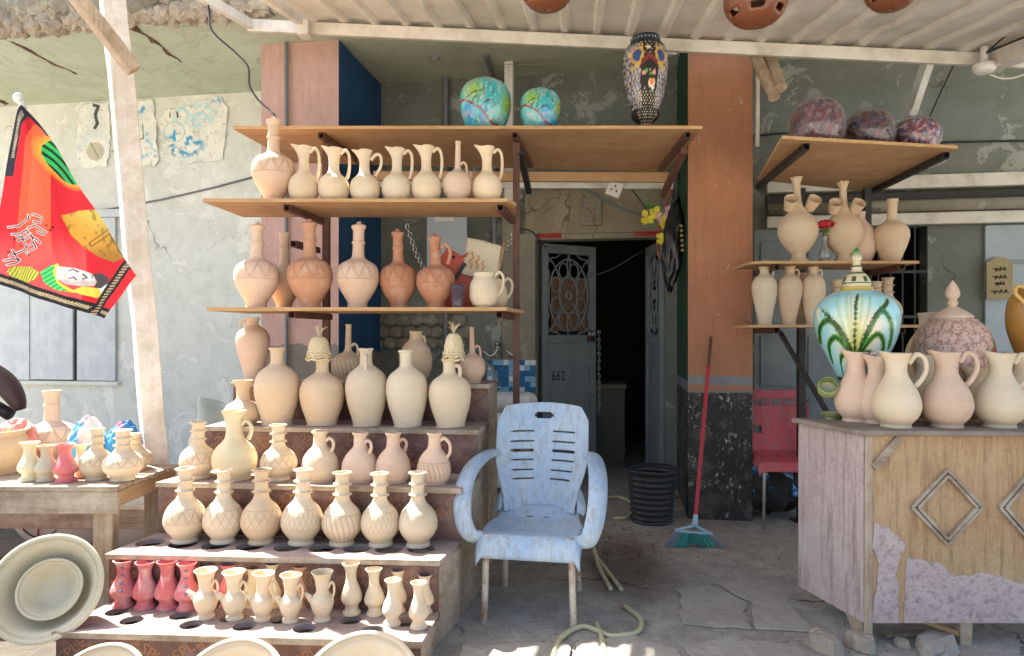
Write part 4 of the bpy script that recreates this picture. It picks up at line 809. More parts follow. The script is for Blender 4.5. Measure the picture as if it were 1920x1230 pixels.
# shelf B ------------------------------------------------------------
g1 = 'jugs on the middle plywood shelf'
pot('lidded', 513, 3.62, zB, 219, 80, PINKC, 'tall lidded bottle with zigzag carving at the left end of the middle shelf', mat='zig')
JB = [(570, 275, 57, 'jug', 'first cream jug from the left on the middle shelf, beside the lidded bottle', 200), (625, 279, 58, 'jug', 'second cream jug from the left on the middle shelf', 190), (685, 283, 57, 'jugloop', 'shortest jug on the middle shelf, with pointed spout and rounded loop handle', 175),
      (743, 279, 56, 'jug', 'fourth cream jug on the middle shelf, right of the short one', 185), (800, 275, 57, 'jug', 'cream jug left of the thin necked bottle on the middle shelf', 185), (914, 276, 56, 'jug', 'cream jug at the right end of the middle shelf', 190)]
for px, ty, w, h, lab, sa in JB: pot('jug', px, 3.6, zB, ty, w, CREAM, lab, 'jug', g1, hnd=h, hang=random.uniform(-8, 8), spout=(sa, .32, .78))
pot('narrow', 857, 3.6, zB, 265, 56, PINKC, 'pinkish bottle with thin tall neck among the cream jugs', hnd='narrow', hang=10)
pot('narrow', 884, 3.78, zB, 322, 48, PINKC, 'small squat bottle hidden behind the thin necked bottle')
# shelf C ------------------------------------------------------------
g2 = 'lidded bottles on the lower shelf'
pot('lidded', 481, 3.62, zC, 416, 83, PINKC, 'leftmost pale lidded zigzag bottle on the lower shelf', group=g2, mat='zig')
pot('long', 533, 3.82, zC, 437, 62, PINKC, 'shaded bottle standing behind the two left lidded bottles')
pot('lidded', 582, 3.62, zC, 411, 84, ORANGE, 'orange lidded zigzag bottle, second on the lower shelf', group=g2, mat='zig')
pot('lidded', 670, 3.62, zC, 416, 80, PINKC, 'pale lidded zigzag bottle in the middle of the lower shelf', group=g2, mat='zig')
pot('lidded', 748, 3.66, zC, 429, 71, TERRA, 'brown lidded bottle with faint zigzag left of the handled one', group=g2, mat='zig')
pot('lidded', 818, 3.62, zC, 438, 74, TERRA, 'reddish brown lidded bottle with a loop handle on the lower shelf', group=g2, mat='zig', hnd='flask', hang=-15)
pot('mug', 908, 3.58, zC, 512, 56, CREAM, 'cream clay mug with loop handle on the lower shelf end', 'mug', hnd='mug', hang=-8)
pot('mug', 925, 3.76, zC, 524, 54, CREAM, 'second clay mug half hidden behind the front mug', 'mug', hnd='mug', hang=-5)
# step 4 -------------------------------------------------------------
z4 = STEP[4][0].z
pot('slender', 476, SY(4, 476, .12), z4, 596, 62, PINKC, 'slender pinkish jar with side handle on the top step left', 'jar', hnd='slender', hang=185)
o = pot('narrow', 652, SY(4, 652, .12), z4, 608, 61, BUFF, 'carved ball bottle with bent spout neck on the top step', 'jug', hnd='narrow', hang=-5, name='clay_ewer', mat='lines')
pot('round', 780, SY(4, 780, .1), z4, 621, 62, BUFF, 'round shaded jar with loop handle on the top step', 'jar', hnd='amph', hang=0)
pot('narrow', 886, SY(4, 886, .1), z4, 613, 51, PINKC, 'pink thin necked bottle at the right end of the top step', hnd='narrow', hang=12)
# step 3: amphorae ---------------------------------------------------
z3 = STEP[3][0].z; g3 = 'large amphora jars on the fourth step'
for px, ty, w, lab, c, h in ((520, 651, 84, 'leftmost large uncapped amphora jar with pinkish blush on the fourth step', BUFF, None), (604, 672, 84, 'large amphora jar under the left straw cap', BUFF, None), (688, 653, 79, 'large amphora jar with a front handle between the straw capped ones', CREAM, ('amph', -80)),
                             (765, 656, 79, 'plain large amphora jar left of the right straw capped jar', CREAM, None), (845, 672, 81, 'large amphora jar with side handle under the right straw cap', CREAM, ('amph', -20))):
    pot('amphora', px, SY(3, px, .115), z3, ty, w, c, lab, 'jar', g3, hnd=h[0] if h else None, hang=h[1] if h else 0)
straw_cap(598, SY(3, 598, .115), Z(674, 3.5), 612, 42, 'woven straw cap with a tuft on the second amphora')
straw_cap(851, SY(3, 851, .115), Z(674, 3.45), 603, 38, 'woven straw cap with a tuft on the rightmost amphora')
pot('jug', 455, SY(3, 455, .1), z3, 713, 68, BUFF, 'squat wide mouthed jug left of the amphora jars', 'jug')
# step 2 -------------------------------------------------------------
z2 = STEP[2][0].z
pot('beaded', 371, SY(2, 371, .11), z2, 791, 66, CREAM, 'beaded neck bottle with large zigzag at the left of the third step', mat='zigs', beads=3)
pot('flask', 441, SY(2, 441, .10), z2, 770, 82, YELL, 'big yellowish flask with loop handle on the third step', 'jug', hnd='flask', hang=-5, shape='wide')
pot('beaded', 523, SY(2, 523, .11), z2, 796, 68, CREAM, 'beaded neck crosshatched bottle between flasks on the third step', mat='hatch', beads=3)
for px, ty, w, h, lab, a in ((600, 807, 69, 'flask', 'first pinkish handled flask right of the crosshatched beaded bottle', -15), (674, 811, 67, 'flask', 'second pinkish handled flask on the third step', -30), (737, 811, 67, 'flask', 'pinkish flask whose handle turns away, third step', 35)):
    pot('flask', px, SY(2, px, .105), z2, ty, w, PINKC if px != 600 else BUFF, lab, 'jug', 'handled flasks on the third step', hnd=h, hang=a)
pot('flask', 813, SY(2, 813, .10), z2, 811, 64, PINKC, 'shell ribbed jug with long handle at the right of the third step', 'jug', mat='lines', hnd='tall', hang=-15)
# step 1: beaded bottles ---------------------------------------------
z1 = STEP[1][0].z; g4 = 'beaded bottles on the drilled step'; od = ['first', 'second', 'third', 'fourth', 'fifth', 'sixth', 'seventh']
for k, (px, ty, w, m, extra) in enumerate(((347, 877, 76, 'zigs', 'with broad zigzag'), (418, 881, 74, 'hatch', 'with lattice carving'), (490, 879, 76, 'hatch', 'with bold lattice carving'), (565, 880, 78, 'hatchd', 'with faint lattice'), (641, 885, 76, 'lines', 'with slanted lines'), (714, 886, 74, 'hatchd', 'with dense lattice'), (784, 884, 74, 'plain', 'nearly plain'))):
    pot('beaded', px, SY(1, px, .185), z1, ty, w, CREAM if k != 2 else BUFF, f'{od[k]} beaded neck bottle from the left on the drilled step, {extra}', group=g4, mat=m, beads=3)
# step 0: small vases ------------------------------------------------
z0 = STEP[0][0].z
def YS0(by): return (CAMZ - z0) * F / (by - HY)
g5 = 'small red vases on the bottom step'
reds = []
for px, ty, w, by, lab, dots in ((231, 1050, 46, 1139, 'leftmost small red vase with blue dots on the bottom step', 1), (272, 1053, 45, 1142, 'second small red vase, without dots, bottom step', 0), (315, 1051, 47, 1143, 'third small red vase, speckled white, bottom step', 0), (351, 1055, 45, 1145, 'fourth small red vase with a column of blue dots', 1), (391, 1058, 38, 1139, 'red vase half hidden behind the first cream spouted jug', 0), (428, 1057, 40, 1140, 'red vase with blue dots behind the second spouted jug', 1)):
    o = pot('baluster', px, YS0(by - 4), z0, ty, w, RED, lab, 'vase', g5, mat='worn')
    if dots:
        mb = MB(); Yd = YS0(by - 4); H = o.data.vertices[0].co.z; Hh = max(v.co.z for v in o.data.vertices); Rm = max(math.hypot(v.co.x, v.co.y) for v in o.data.vertices)
        for zz, rr in ((.86, .57), (.7, .51), (.54, .74), (.4, .95)):
            a = R(-72) - o.rotation_euler.z; p = Vector((rr * Rm * math.cos(a), rr * Rm * math.sin(a), zz * Hh)); mb.ball(p, .0065, 8, 5, (1, 1, .8))
        mb.build('blue_dots', speck('blue_dot_paint', '#5f7fae', .1, 20, .6, .1), o, smooth=True)
g6 = 'small cream vases on the bottom step'
for px, ty, w, by, lab, c in ((473, 1063, 36, 1140, 'cream vase half hidden behind the third spouted jug', YELL), (515, 1055, 37, 1140, 'tall yellowish vase behind the third and fourth spouted jugs', YELL), (565, 1059, 37, 1141, 'orange tinged vase behind the fourth spouted jug', ORANGE), (609, 1062, 34, 1142, 'greyish vase behind the fifth spouted jug', GREY), (660, 1056, 40, 1154, 'cream footed vase standing free right of the spouted jugs', CREAM), (703, 1066, 38, 1155, 'cream vase with notched rim next to the free standing vase', CREAM), (747, 1069, 33, 1150, 'small cream vase at the back near the right end of the bottom step', CREAM), (797, 1077, 34, 1152, 'rightmost small cream vase at the back of the bottom step', CREAM),
                             (735, 1087, 38, 1174, 'front cream vase near the right end of the bottom step', CREAM), (785, 1092, 38, 1180, 'front cream vase at the right corner of the bottom step', CREAM)):
    pot('baluster', px, YS0(by - 4), z0, ty, w, c, lab, 'vase', g6)
g7 = 'small spouted jugs on the bottom step'
for k, (px, ty, w, by) in enumerate(((386, 1068, 44, 1161), (440, 1071, 44, 1163), (492, 1074, 43, 1165), (545, 1077, 43, 1168), (604, 1072, 43, 1166))):
    o = pot('smallspout', px, YS0(by - 4), z0, ty, w, CREAM, f'{od[k]} of five little spouted cream jugs from the left on the bottom step', 'jug', g7, hnd='small', hang=-12)
    Rm = w / 2 * YS0(by - 4) / F; Hh = Z(ty, YS0(by - 4)) - z0; mb = MB(); mb.tube([(-.75 * Rm, -.1 * Rm, .38 * Hh), (-1.15 * Rm, -.15 * Rm, .5 * Hh), (-1.5 * Rm, -.2 * Rm, .58 * Hh)], [.34 * Rm, .24 * Rm, .12 * Rm], 10); mb.build('spout', CL['plain'], o, smooth=True, color=CREAM)
# left table ---------------------------------------------------------
zt = zt_
def YT(by): return (CAMZ - zt) * F / (by - HY)
pot('olla', -12, YT(885), zt, 806, 118, BUFF, 'big open clay jar cut off at the left edge of the table', 'jar')
pot('long', 99, YT(868), zt, 732, 88, PINKC, 'large pink long necked bottle at the back of the left table', mat='zig')
g8 = 'small vases on the left table'
for px, ty, w, by, c, lab in ((55, 829, 40, 900, YELL, 'yellow tinted small vase on the left table'), (87, 835, 40, 901, GREENC, 'pale green tinted small vase on the left table'), (124, 833, 43, 902, RED, 'worn red small vase on the left table'), (153, 834, 30, 894, BUFF, 'tan small vase half hidden behind the worn red one')):
    pot('baluster', px, YT(by), zt, ty, w, c, lab, 'vase', g8, mat='worn' if c is RED else 'plain')
for px, ty, w, by, lab in ((181, 803, 60, 898, 'beaded neck bottle right of the red vase on the left table'), (231, 806, 72, 899, 'front beaded neck bottle at the corner of the left table'), (256, 812, 56, 880, 'bottle hidden behind the corner bottle on the left table')):
    pot('beaded', px, YT(by), zt, ty, w, CREAM, lab, 'bottle', 'bottles on the left table', mat='zigs', beads=3)
# bowls --------------------------------------------------------------
def bowl(name, label, c, n, r, depth, color, rimw=.12, group=None):
    prof = [(0, 0), (.5, 0), (.55, .05), (.75, .45), (.92, .85), (1.0, .93), (1.03, .97), (1.0, 1.0)]
    me = lathe_mesh('body', prof, r, depth, 64, th=.09, k=4); me.materials.append(CL['plain']); o = link(name, me, None, None, color)
    n = Vector(n).normalized(); o.rotation_euler = n.to_track_quat('Z', 'Y').to_euler(); o.location = Vector(c) - n * depth; tag(o, label, 'bowl', group); return o
bowl('clay_bowl', 'big pale clay basin leaning on its side beside the stand, holding a smaller bowl', P(84, 1102, 2.62), (.22, -.86, .42), .197, .13, GREENC)
bowl('clay_bowl', 'smaller pale bowl nested inside the leaning basin', P(92, 1104, 2.64), (.22, -.86, .42), .112, .075, GREENC)
for px, ty, r_, Yb, lab in ((214, 1205, .165, 2.44, 'left of the three basins at the bottom edge, in front of the stand'), (456, 1196, .18, 2.42, 'middle of the three basins at the bottom edge, with chipped rim'), (691, 1184, .205, 2.40, 'right and largest of the three basins at the bottom edge')):
    nn = Vector((0, -.62, .78)).normalized(); top = P(px, ty, Yb); upd = Vector((0, nn.z, -nn.y)); bowl('clay_bowl', lab, top - upd * r_, nn, r_, .12, CREAM, group='basins leaning against the stand')
# ------------------------------------------------------------------ glazed bowls and mosaic vase on the top shelf
def paint_lathe(me, fn, face=-90):
    co = np.array([v.co[:] for v in me.vertices]); H = co[:, 2].max(); Rm = np.hypot(co[:, 0], co[:, 1]).max()
    th = np.arctan2(co[:, 1], co[:, 0]) - R(face); th = (th + np.pi) % (2 * np.pi) - np.pi
    Q = np.stack([th, co[:, 2] / H], 1); Cc = fn(Q, co); set_paint(me, Cc)
def teal(seed):
    def fn(Q, co):
        Cc = np.tile(np.array(lin('#3fb0b8')), (len(Q), 1)); u = np.sin(Q[:, 0]); W = np.stack([u * 1.0, Q[:, 1] * .9], 1)
        over(Cc, np.clip(npnoise(W, 2.6, seed) * 1.8, 0, .8), '#7fcbd0'); over(Cc, np.clip((npnoise(W, 2.2, seed + 3) - .1) * 4, 0, 1) * (Q[:, 1] < .5), '#1f9ad0')
        over(Cc, np.clip(1.3 - np.hypot((u + .45) / .38, (Q[:, 1] - .72) / .2), 0, 1) ** .7, '#7db843'); over(Cc, np.clip(1.2 - np.hypot((u - .85) / .25, (Q[:, 1] - .5) / .25), 0, 1), '#8fae3a')
        over(Cc, np.clip((npnoise(W, 3.4, seed + 5) - .2) * 3, 0, .35) * (Q[:, 1] > .5), '#b59aa8'); over(Cc, np.clip((npnoise(W, 9, seed + 6) - .15) * 3, 0, .6) * (np.abs(u - .05) < .55), '#39606e')
        over(Cc, np.clip((npnoise(W, 6, seed + 7) - .25) * 3, 0, .4) * (Q[:, 1] < .35), '#d6a7bd'); over(Cc, np.clip((npnoise(W, 14, seed + 8) - .35) * 4, 0, .5), '#d4e4de')
        br = [(-1, .56), (-.75, .56), (-.5, .48), (-.2, .38), (.1, .24), (.35, .14), (.7, .12)]; QW = np.stack([u, Q[:, 1]], 1); over(Cc, seg_dist(QW, br) < .022, '#8b2f30')
        for b in ([(-.75, .56), (-.4, .66), (-.1, .68)], [(-.2, .38), (.1, .5), (.3, .52)], [(-.5, .48), (-.35, .58)]): over(Cc, seg_dist(QW, b) < .013, '#5f3a34')
        return Cc
    return fn
for px, ty, w, Y, sd_, lab in ((910, 153, 97, 4.05, 1, 'larger teal glazed round bowl with red branch on the top shelf'), (1013, 171, 78, 4.0, 2, 'smaller teal glazed round bowl on the top shelf')):
    H = Z(ty, Y) - zA; Rm = w / 2 * Y / F; me = lathe_mesh('glazed_bowl', PF['bowlteal'], Rm, H, 120, k=10); paint_lathe(me, teal(sd_)); me.materials.append(M['glaze']); o = link('glazed_bowl', me); o.location = (X(px, Y), Y, zA); tag(o, lab, 'bowl', 'teal bowls on the top shelf')
PF['mosaic'] = [(0, 0), (.55, 0), (.55, .015), (.4, .05), (.3, .09), (.36, .12), (.55, .16), (.62, .21), (.55, .25), (.62, .28), (.78, .38), (.94, .55), (1, .7), (.97, .8), (.86, .88), (.7, .925), (.64, .94), (.66, .97), (.58, 1)]
def mosaic(Q, co):
    u = np.sin(Q[:, 0]); v = Q[:, 1]; Cc = np.tile(np.array(lin('#1f1d1c')), (len(Q), 1)); W = np.stack([u, v * 2], 1)
    side = (np.abs(u) > .42) & (v > .24) & (v < .86)
    over(Cc, side * (np.sin(u * 46 + np.sin(v * 60)) * np.sin(v * 95) > -.1), '#a9b4bd'); over(Cc, side * (np.sin(u * 40 + v * 50) > .55), '#3d6288'); over(Cc, side * (np.sin(u * 30 - v * 80) > .8), '#b8834f')
    dots = (np.sin(Q[:, 0] * 34) * np.sin(v * 120) > .72) & (v < .42) & (np.abs(u) < .75); over(Cc, dots, '#e8dcc4')
    dots = (np.sin(Q[:, 0] * 30 + 1) * np.sin(v * 110) > .82) & (v > .55); over(Cc, dots, '#d9cdb6')
    for sx in (-1, 1):
        over(Cc, np.hypot((u - sx * .5) / .27, (v - .735) / .085) < 1, '#c49a4a'); over(Cc, np.hypot((u - sx * .5) / .2, (v - .735) / .06) < 1, '#2d4f86')
        over(Cc, seg_dist(np.stack([u, v * 2], 1), [(sx * .35, 1.72), (sx * .3, 1.5), (sx * .42, 1.3), (sx * .7, 1.22)]) < .035, '#c9a94a'); over(Cc, np.hypot((u + sx * .8) / .08, (v - .76) / .025) < 1, '#d8b07a')
    over(Cc, (np.abs(u) < .36) & (np.abs(v - .69 - .03 * np.cos(u * 8)) < .03), '#7a2f2f')
    over(Cc, np.hypot((u - .12) / .17, (v - .465) / .045) < 1, '#ece6d8'); over(Cc, np.hypot((u - .12) / .11, (v - .47) / .03) < 1, '#e08a2d'); over(Cc, np.hypot((u - .2) / .07, (v - .415) / .022) < 1, '#ece6d8')
    over(Cc, np.hypot((u + .25) / .09, (v - .56) / .02) < 1, '#d99a92'); over(Cc, np.hypot((u - .22) / .08, (v - .56) / .022) < 1, '#d99a92'); over(Cc, np.hypot((u + .15) / .08, (v - .575) / .012) < 1, '#58a850'); over(Cc, np.hypot((u - .08) / .08, (v - .55) / .014) < 1, '#58a850')
    over(Cc, np.hypot((u + .05) / .12, (v - .81) / .018) < 1, '#d9cbb0'); over(Cc, v < .1, '#8b8178'); over(Cc, (v < .1) & (np.sin(Q[:, 0] * 22 + v * 90) > .3), '#5f5650')
    over(Cc, (v > .885), '#23303a'); over(Cc, (v > .91) & (np.sin(Q[:, 0] * 26) > .8) & (np.abs(v - .955) < .01), '#9fb2bd'); return Cc
Y = 4.02; me = lathe_mesh('mosaic_vase', PF['mosaic'], 42 * Y / F, Z(70, Y) - zA, 150, k=9); paint_lathe(me, mosaic); me.materials.append(M['matteglaze']); o = link('mosaic_vase', me); o.location = (X(1210, Y), Y, zA); tag(o, 'tall dark dotted mosaic vase on the top shelf', 'vase')
# ------------------------------------------------------------------ things behind the shelves
wb = bthing('mirror_panel', 'tilted pale grey panel hanging behind the brown bottles', 'panel', *LW(838, 470, -.25)); MB().box(-.17, .17, -.008, .008, -.3, .32).build('panel', speck('pale_panel', '#a9b0b3', .1, 3, .25, .05), wb, bevel=.004); MB().box(-.1, .06, -.012, -.0085, .24, .31).build('sticker', M['whiteplastic'], wb)
rb = thing('red_case', 'red hard case with black latch behind the straw fan', 'case', (X(850, 3.86), 3.86, zC)); MB().prism([(-.07, 0), (.12, 0), (.12, .26), (.1, .34), (.05, .3), (-.03, .35), (-.07, .3)], -.03, .03).build('shell', speck('red_orange_plastic', '#b4482c', .15, 6, .4, .1), rb, bevel=.008).rotation_euler = (R(90), 0, 0)
MB().bar((-.02, -.04, .12), (.07, -.04, .26), .012, .02).build('latch', M['blackplastic'], rb); MB().tube([(0, -.035, .29), (0, -.032, .3)], .012, 10).build('rivet', M['blackplastic'], rb)
def weave_mat():
    t = NT('woven_palm_leaf'); c = t.coord('UV') if False else t.coord(); s = t.n('ShaderNodeSeparateXYZ'); t.l(c, s.inputs[0])
    a = t.math('SINE', t.math('MULTIPLY', s.outputs[0], 420)); b = t.math('SINE', t.math('MULTIPLY', s.outputs[2], 420)); w = t.math('MULTIPLY', a, b)
    col = t.mix(t.ramp(w, (.3, 0.0), (.7, 1.0)), lin('#d8cdb0'), lin('#c0b08a')); return t.done(col, .85, t.bump(w, .5, .003))
M['weave'] = weave_mat()
fn = thing('straw_fan', 'square woven straw hand fan leaning behind the clay mug', 'fan', (X(888, 3.78), 3.78, zC)); fn.rotation_euler = (R(-8), R(8), R(-6))
MB().grid(lambda a, b: (-.1 + .2 * a, .008 * math.sin(a * 5 + b * 3), .19 + .21 * b - .02 * a), 14, 14).build('woven_panel', M['weave'], fn, smooth=True, solid=.006); 
mb = MB(); mb.tube([(.1, 0, .0), (.105, 0, .2), (.11, 0, .4)], .007, 7); mb.build('handle', M['ply'], fn, smooth=True)
mb = MB()
for k in range(3):
    pts = [Vector((-.055 + .035 * k + .01 * math.sin(i * 2.4), -.008, .225 + .02 * i - .0 * k)) for i in range(6 - k)]; mb2 = MB(); mb2.tube(pts, .004, 5); mb2.build('embroidery', speck('orange_yarn', '#c9853f', .1, 20, .8, .1), fn)
gl = NT('violet_glass'); gl.done(lin('#9a8a9f'), .08, None, Transmission_Weight=.85, IOR=1.45)
tb_ = lathe_mesh('glass_tumbler', [(0, 0), (.8, 0), (.85, .05), (.95, .5), (1, 1)], .035, .118, 24); tb_.materials.append(gl.m); o = link('glass_tumbler', tb_); o.location = (X(858, 3.55), 3.55, zC); tag(o, 'violet tinted glass tumbler beside the clay mug', 'glass')
# wall tiles and sink
tp = thing('tile_panel', 'small blue and white mosaic tile panel above the sink', 'tile panel', MW @ LW(914, 735, -.115), YW)
TW = .045; random.seed(21); cube = {}
def tile_mesh(m):
    if m not in cube:
        t = MB().box(-TW / 2 + .0015, TW / 2 - .0015, -.006, 0, -TW / 2 + .0015, TW / 2 - .0015).build('tile', M[m]); cube[m] = t.data; bpy.data.objects.remove(t)
    return cube[m]
for i in range(9):
    for j in range(6):
        m = random.choice(['tileb', 'tileb', 'tileb', 'tilel', 'tilel', 'tilew']); o = link('tile', tile_mesh(m), None, tp); o.location = (i * TW + TW / 2, 0, j * TW + TW / 2)
MB().box(-.01, 9 * TW + .01, .0005, .01, -.01, 6 * TW + .01).build('grout', M['greywall'], tp)
sk = bthing('wash_basin', 'white ceramic wash basin half hidden behind the stand', 'basin', LW(925, 750, -.3).x, -.3, ZW(925, 750, -.3))
mb = MB(); mb.tube([(-.5, 0, 0), (.3, 0, 0), (.33, .02, 0)], [.07, .07, .05], 16); mb.build('rim', M['ceramic'], sk, smooth='auto'); MB().box(-.45, .25, .05, .28, -.14, .02).build('basin', M['ceramic'], sk, bevel=.03)
cbx = bthing('white_cabinet', 'white cabinet under the basin beside the stand', 'cabinet', LW(905, 900, -.4).x, -.4, 0); zc_ = ZW(930, 775, -.4)
MB().box(0, .24, 0, .3, .05, zc_ * .62).build('lower_drawer', M['ceramic'], cbx, bevel=.012); MB().box(0, .24, 0, .3, zc_ * .66, zc_).build('upper_drawer', M['ceramic'], cbx, bevel=.012); MB().box(.01, .23, .012, .29, zc_ * .6, zc_ * .68).build('dark_gap', M['gap'], cbx)
fc = bthing('faucet', 'chrome faucet with curved spout in front of the tiles', 'faucet', LW(930, 735, -.12).x, -.12, ZW(930, 735, -.12))
mb = MB(); mb.tube(catmull([(0, 0, 0), (.0, 0, .1), (-.02, -.02, .2), (-.09, -.06, .24), (-.15, -.08, .2)], 5), .009, 8); mb.build('spout', M['chrome'], fc, smooth=True); mb = MB(); mb.tube([(0, 0, -.02), (0, 0, .03)], .022, 12); mb.build('base', M['chrome'], fc, smooth='auto'); mb = MB(); mb.ball((.03, 0, .04), .02, 10, 6, (1.6, 1, .7)); mb.build('tap', M['chrome'], fc, smooth=True)
# wall taps
for px, py, lab in ((934, 645, 'chrome wall tap left of the brown shelf post'), (976, 643, 'chrome wall tap right of the brown shelf post')):
    a = LW(px, py, -.06); o = bthing('wall_tap', lab, 'tap', *a); mb = MB(); mb.tube([(0, .06, 0), (0, -.02, 0)], .012, 10); mb.build('valve', M['chrome'], o, smooth='auto'); mb = MB(); mb.ball((0, -.03, 0), .018, 10, 6); mb.build('knob', M['chrome'], o, smooth=True); mb = MB(); mb.tube(catmull([(0, -.02, -.01), (-.01, -.03, -.06), (-.06, -.03, -.1), (-.12, -.02, -.06)], 4), .006, 7); mb.build('hose', M['whiteplastic'], o, smooth=True)
# river stone facing
sf = thing('stone_facing', 'panel of dark rounded stones behind the top step', 'stone wall', MW @ Vector((U(690), -.01, ZW(780, 655))), YW)
random.seed(31); k = 0
for j in range(3):
    for i in range(7):
        vs, fs = lump(50 + k, (.075, .02, .055), .25, 1.4, 2); mb = MB(); mb.add([v + Vector((.07 + i * .125 + (j % 2) * .06, 0, .05 + j * .1)) for v in vs], fs); mb.build('stone', M['greywall'], sf, smooth=True); k += 1
sb = thing('spray_bottle', 'white bottle with red cap behind the jars on the top step', 'bottle', (X(764, 3.96), 3.96, z4)); me = lathe_mesh('body', [(0, 0), (.95, 0), (1, .04), (1, .75), (.8, .9), (.5, 1)], .028, .19, 20); me.materials.append(M['whiteplastic']); link('body', me, None, sb); mb = MB(); mb.tube([(0, 0, .185), (0, 0, .225)], .016, 12); mb.build('cap', speck('red_plastic', '#b3262e', .1, 6, .35, .05), sb, smooth='auto')
# hanging chains
def chain(label, p, q, n=14, sag=.1):
    o = thing('chain', label, 'chain', p); p, q = Vector(p), Vector(q); mbs = MB(); mbs.tube([(0.011 * math.cos(t * 6.2832 / 10), 0, .018 * math.sin(t * 6.2832 / 10)) for t in range(10)], .003, 5, closed=True); lk = mbs.build('link', M['chrome'], o, smooth=True)
    for i in range(n):
        t = i / (n - 1); pos = p.lerp(q, t) - Vector((0, 0, sag * 4 * t * (1 - t))) - p; c = lk if i == 0 else link('link', lk.data, None, o); c.location = pos; c.rotation_euler = (0, R(20 * math.sin(i)), R(90 * (i % 2)))
chain('steel chain hanging behind the lidded bottles', P(764, 425, 4.3), P(800, 510, 4.25), 16, .03); chain('steel chain hanging beside the brown shelf post', P(962, 440, 4.2), P(925, 470, 4.2), 12, .05)
# ------------------------------------------------------------------ shop door leaves
def door_leaf(label, hinge_u, ang, W_, mirror, num=None):
    Hd = zd - .012; o = thing('shop_door_leaf', label, 'door', MW @ Vector((hinge_u, .1, .005)), YW + ang, 'shop door leaves'); sx = -1 if mirror else 1; t = .02
    def bx(n, x0, x1, z0, z1, y0=-t, y1=t, m='door', bev=.003, par=o): 
        a, b = sorted((sx * x0, sx * x1)); return MB().box(a, b, y0, y1, z0, z1).build(n, M[m], par, bevel=bev)
    zg0, zg1 = Hd * .615, Hd - .09
    bx('stile', 0, .06, 0, Hd); bx('stile', W_ - .06, W_, 0, Hd); bx('rail', .0605, W_ - .0605, Hd - .08, Hd - .001); bx('rail', .0605, W_ - .0605, zg0 - .07, zg0); bx('rail', .0605, W_ - .0605, 0.001, .1)
    pn = bx('panel', .0605, W_ - .0605, .1005, zg0 - .0705, -.008, .008); 
    gr = MB().box(min(sx * .07, sx * (W_ - .07)), max(sx * .07, sx * (W_ - .07)), .016, .018, zg0 + .01, zg0 + .012).build('grille', M['door'], o)
    cx, cz, rx, rz_ = sx * W_ / 2, (zg0 + zg1) / 2, W_ / 2 - .075, (zg1 - zg0) / 2 - .02
    def ring(a, b, ox=0, oz=0, r=.008, n=28, wob=0, nm='scroll'):
        mb = MB(); mb.tube([(cx + ox + a * math.cos(i * 6.2832 / n) * (1 + wob * math.cos(4 * i * 6.2832 / n)), 0, cz + oz + b * math.sin(i * 6.2832 / n) * (1 + wob * math.cos(4 * i * 6.2832 / n))) for i in range(n)], r, 6, closed=True); mb.build(nm, M['door'], gr, smooth=True)
    def curve(pts, r=.007): mb = MB(); mb.tube(catmull([(cx + x * rx, 0, cz + z * rz_) for x, z in pts], 5), r, 6); mb.build('scroll', M['door'], gr, smooth=True)
    ring(rx, rz_ * .96); ring(rx * .45, rz_ * .48); ring(.028, .032, r=.012)
    for a in range(8):
        t_ = a * math.pi / 4 + .39; ring(rx * .22, rz_ * .2, rx * .7 * math.cos(t_), rz_ * .7 * math.sin(t_), .006, 16)
    for s1 in (-1, 1):
        for s2 in (-1, 1): curve([(s1 * .2, s2 * .22), (s1 * .5, s2 * .5), (s1 * .72, s2 * .78), (s1 * 1.05, s2 * 1.0)]); curve([(s1 * 1.1, s2 * .3), (s1 * .98, s2 * .55), (s1 * 1.1, s2 * .75), (s1 * .9, s2 * .95), (s1 * .6, s2 * 1.0), (s1 * .4, s2 * 1.1)])
    curve([(0, 1.1), (.08, .8), (0, .5)]); curve([(0, -1.1), (-.08, -.8), (0, -.5)]); curve([(0, 1.1), (-.08, .8), (0, .5)])
    mb = MB(); mb.tube([(sx * (W_ + .0), -.0, zg0 + .2), (sx * (W_ + .03), 0, zg0 + .2)], .012, 8); mb.build('bolt', M['steelblack'], o); 
    if num:
        vv, ff = text_mesh(num, .12); mb = MB(); mb.add([(v.x * .8 + W_ * .3, -.0105, v.y + Hd * .44) for v in vv], ff); mb.build('house_number', M['black'], o, fix=False)
        mb = MB(); mb.box(W_ - .1, W_ - .03, -.05, -.021, zg0 - .06, zg0 - .01); mb.build('padlock', speck('brown_padlock', '#4a3128', .2, 8, .4, .1), o, bevel=.006); mb = MB(); mb.tube(catmull([(W_ - .085, -.035, zg0 - .012), (W_ - .085, -.035, zg0 + .02), (W_ - .065, -.035, zg0 + .035), (W_ - .045, -.035, zg0 + .02), (W_ - .045, -.035, zg0 - .012)], 4), .006, 7); mb.build('shackle', M['chrome'], o, smooth=True)
    return o
d1 = door_leaf('left grey metal door leaf marked 662 with scrollwork grille', ud0 + .02, R(38), .56, False, '662'); door_leaf('right grey metal door leaf with scrollwork grille, folded back', ud1 - .02, R(-78), .5, True)
cdb = bthing('cardboard_pieces', 'tan cardboard stuck behind the left door grille', 'cardboard', ud0 + .1, .26, zd * .62); cdb.rotation_euler = (0, 0, YW + R(38)); MB().box(0, .42, .02, .028, .02, .5).build('sheet', speck('brown_cardboard', '#8f7159', .2, 6, .9, .1), cdb)
chain('steel chain hanging on the free edge of the door leaf', MW @ Vector((ud0 + .5, .42, 1.28)), MW @ Vector((ud0 + .5, .42, .55)), 24, 0)
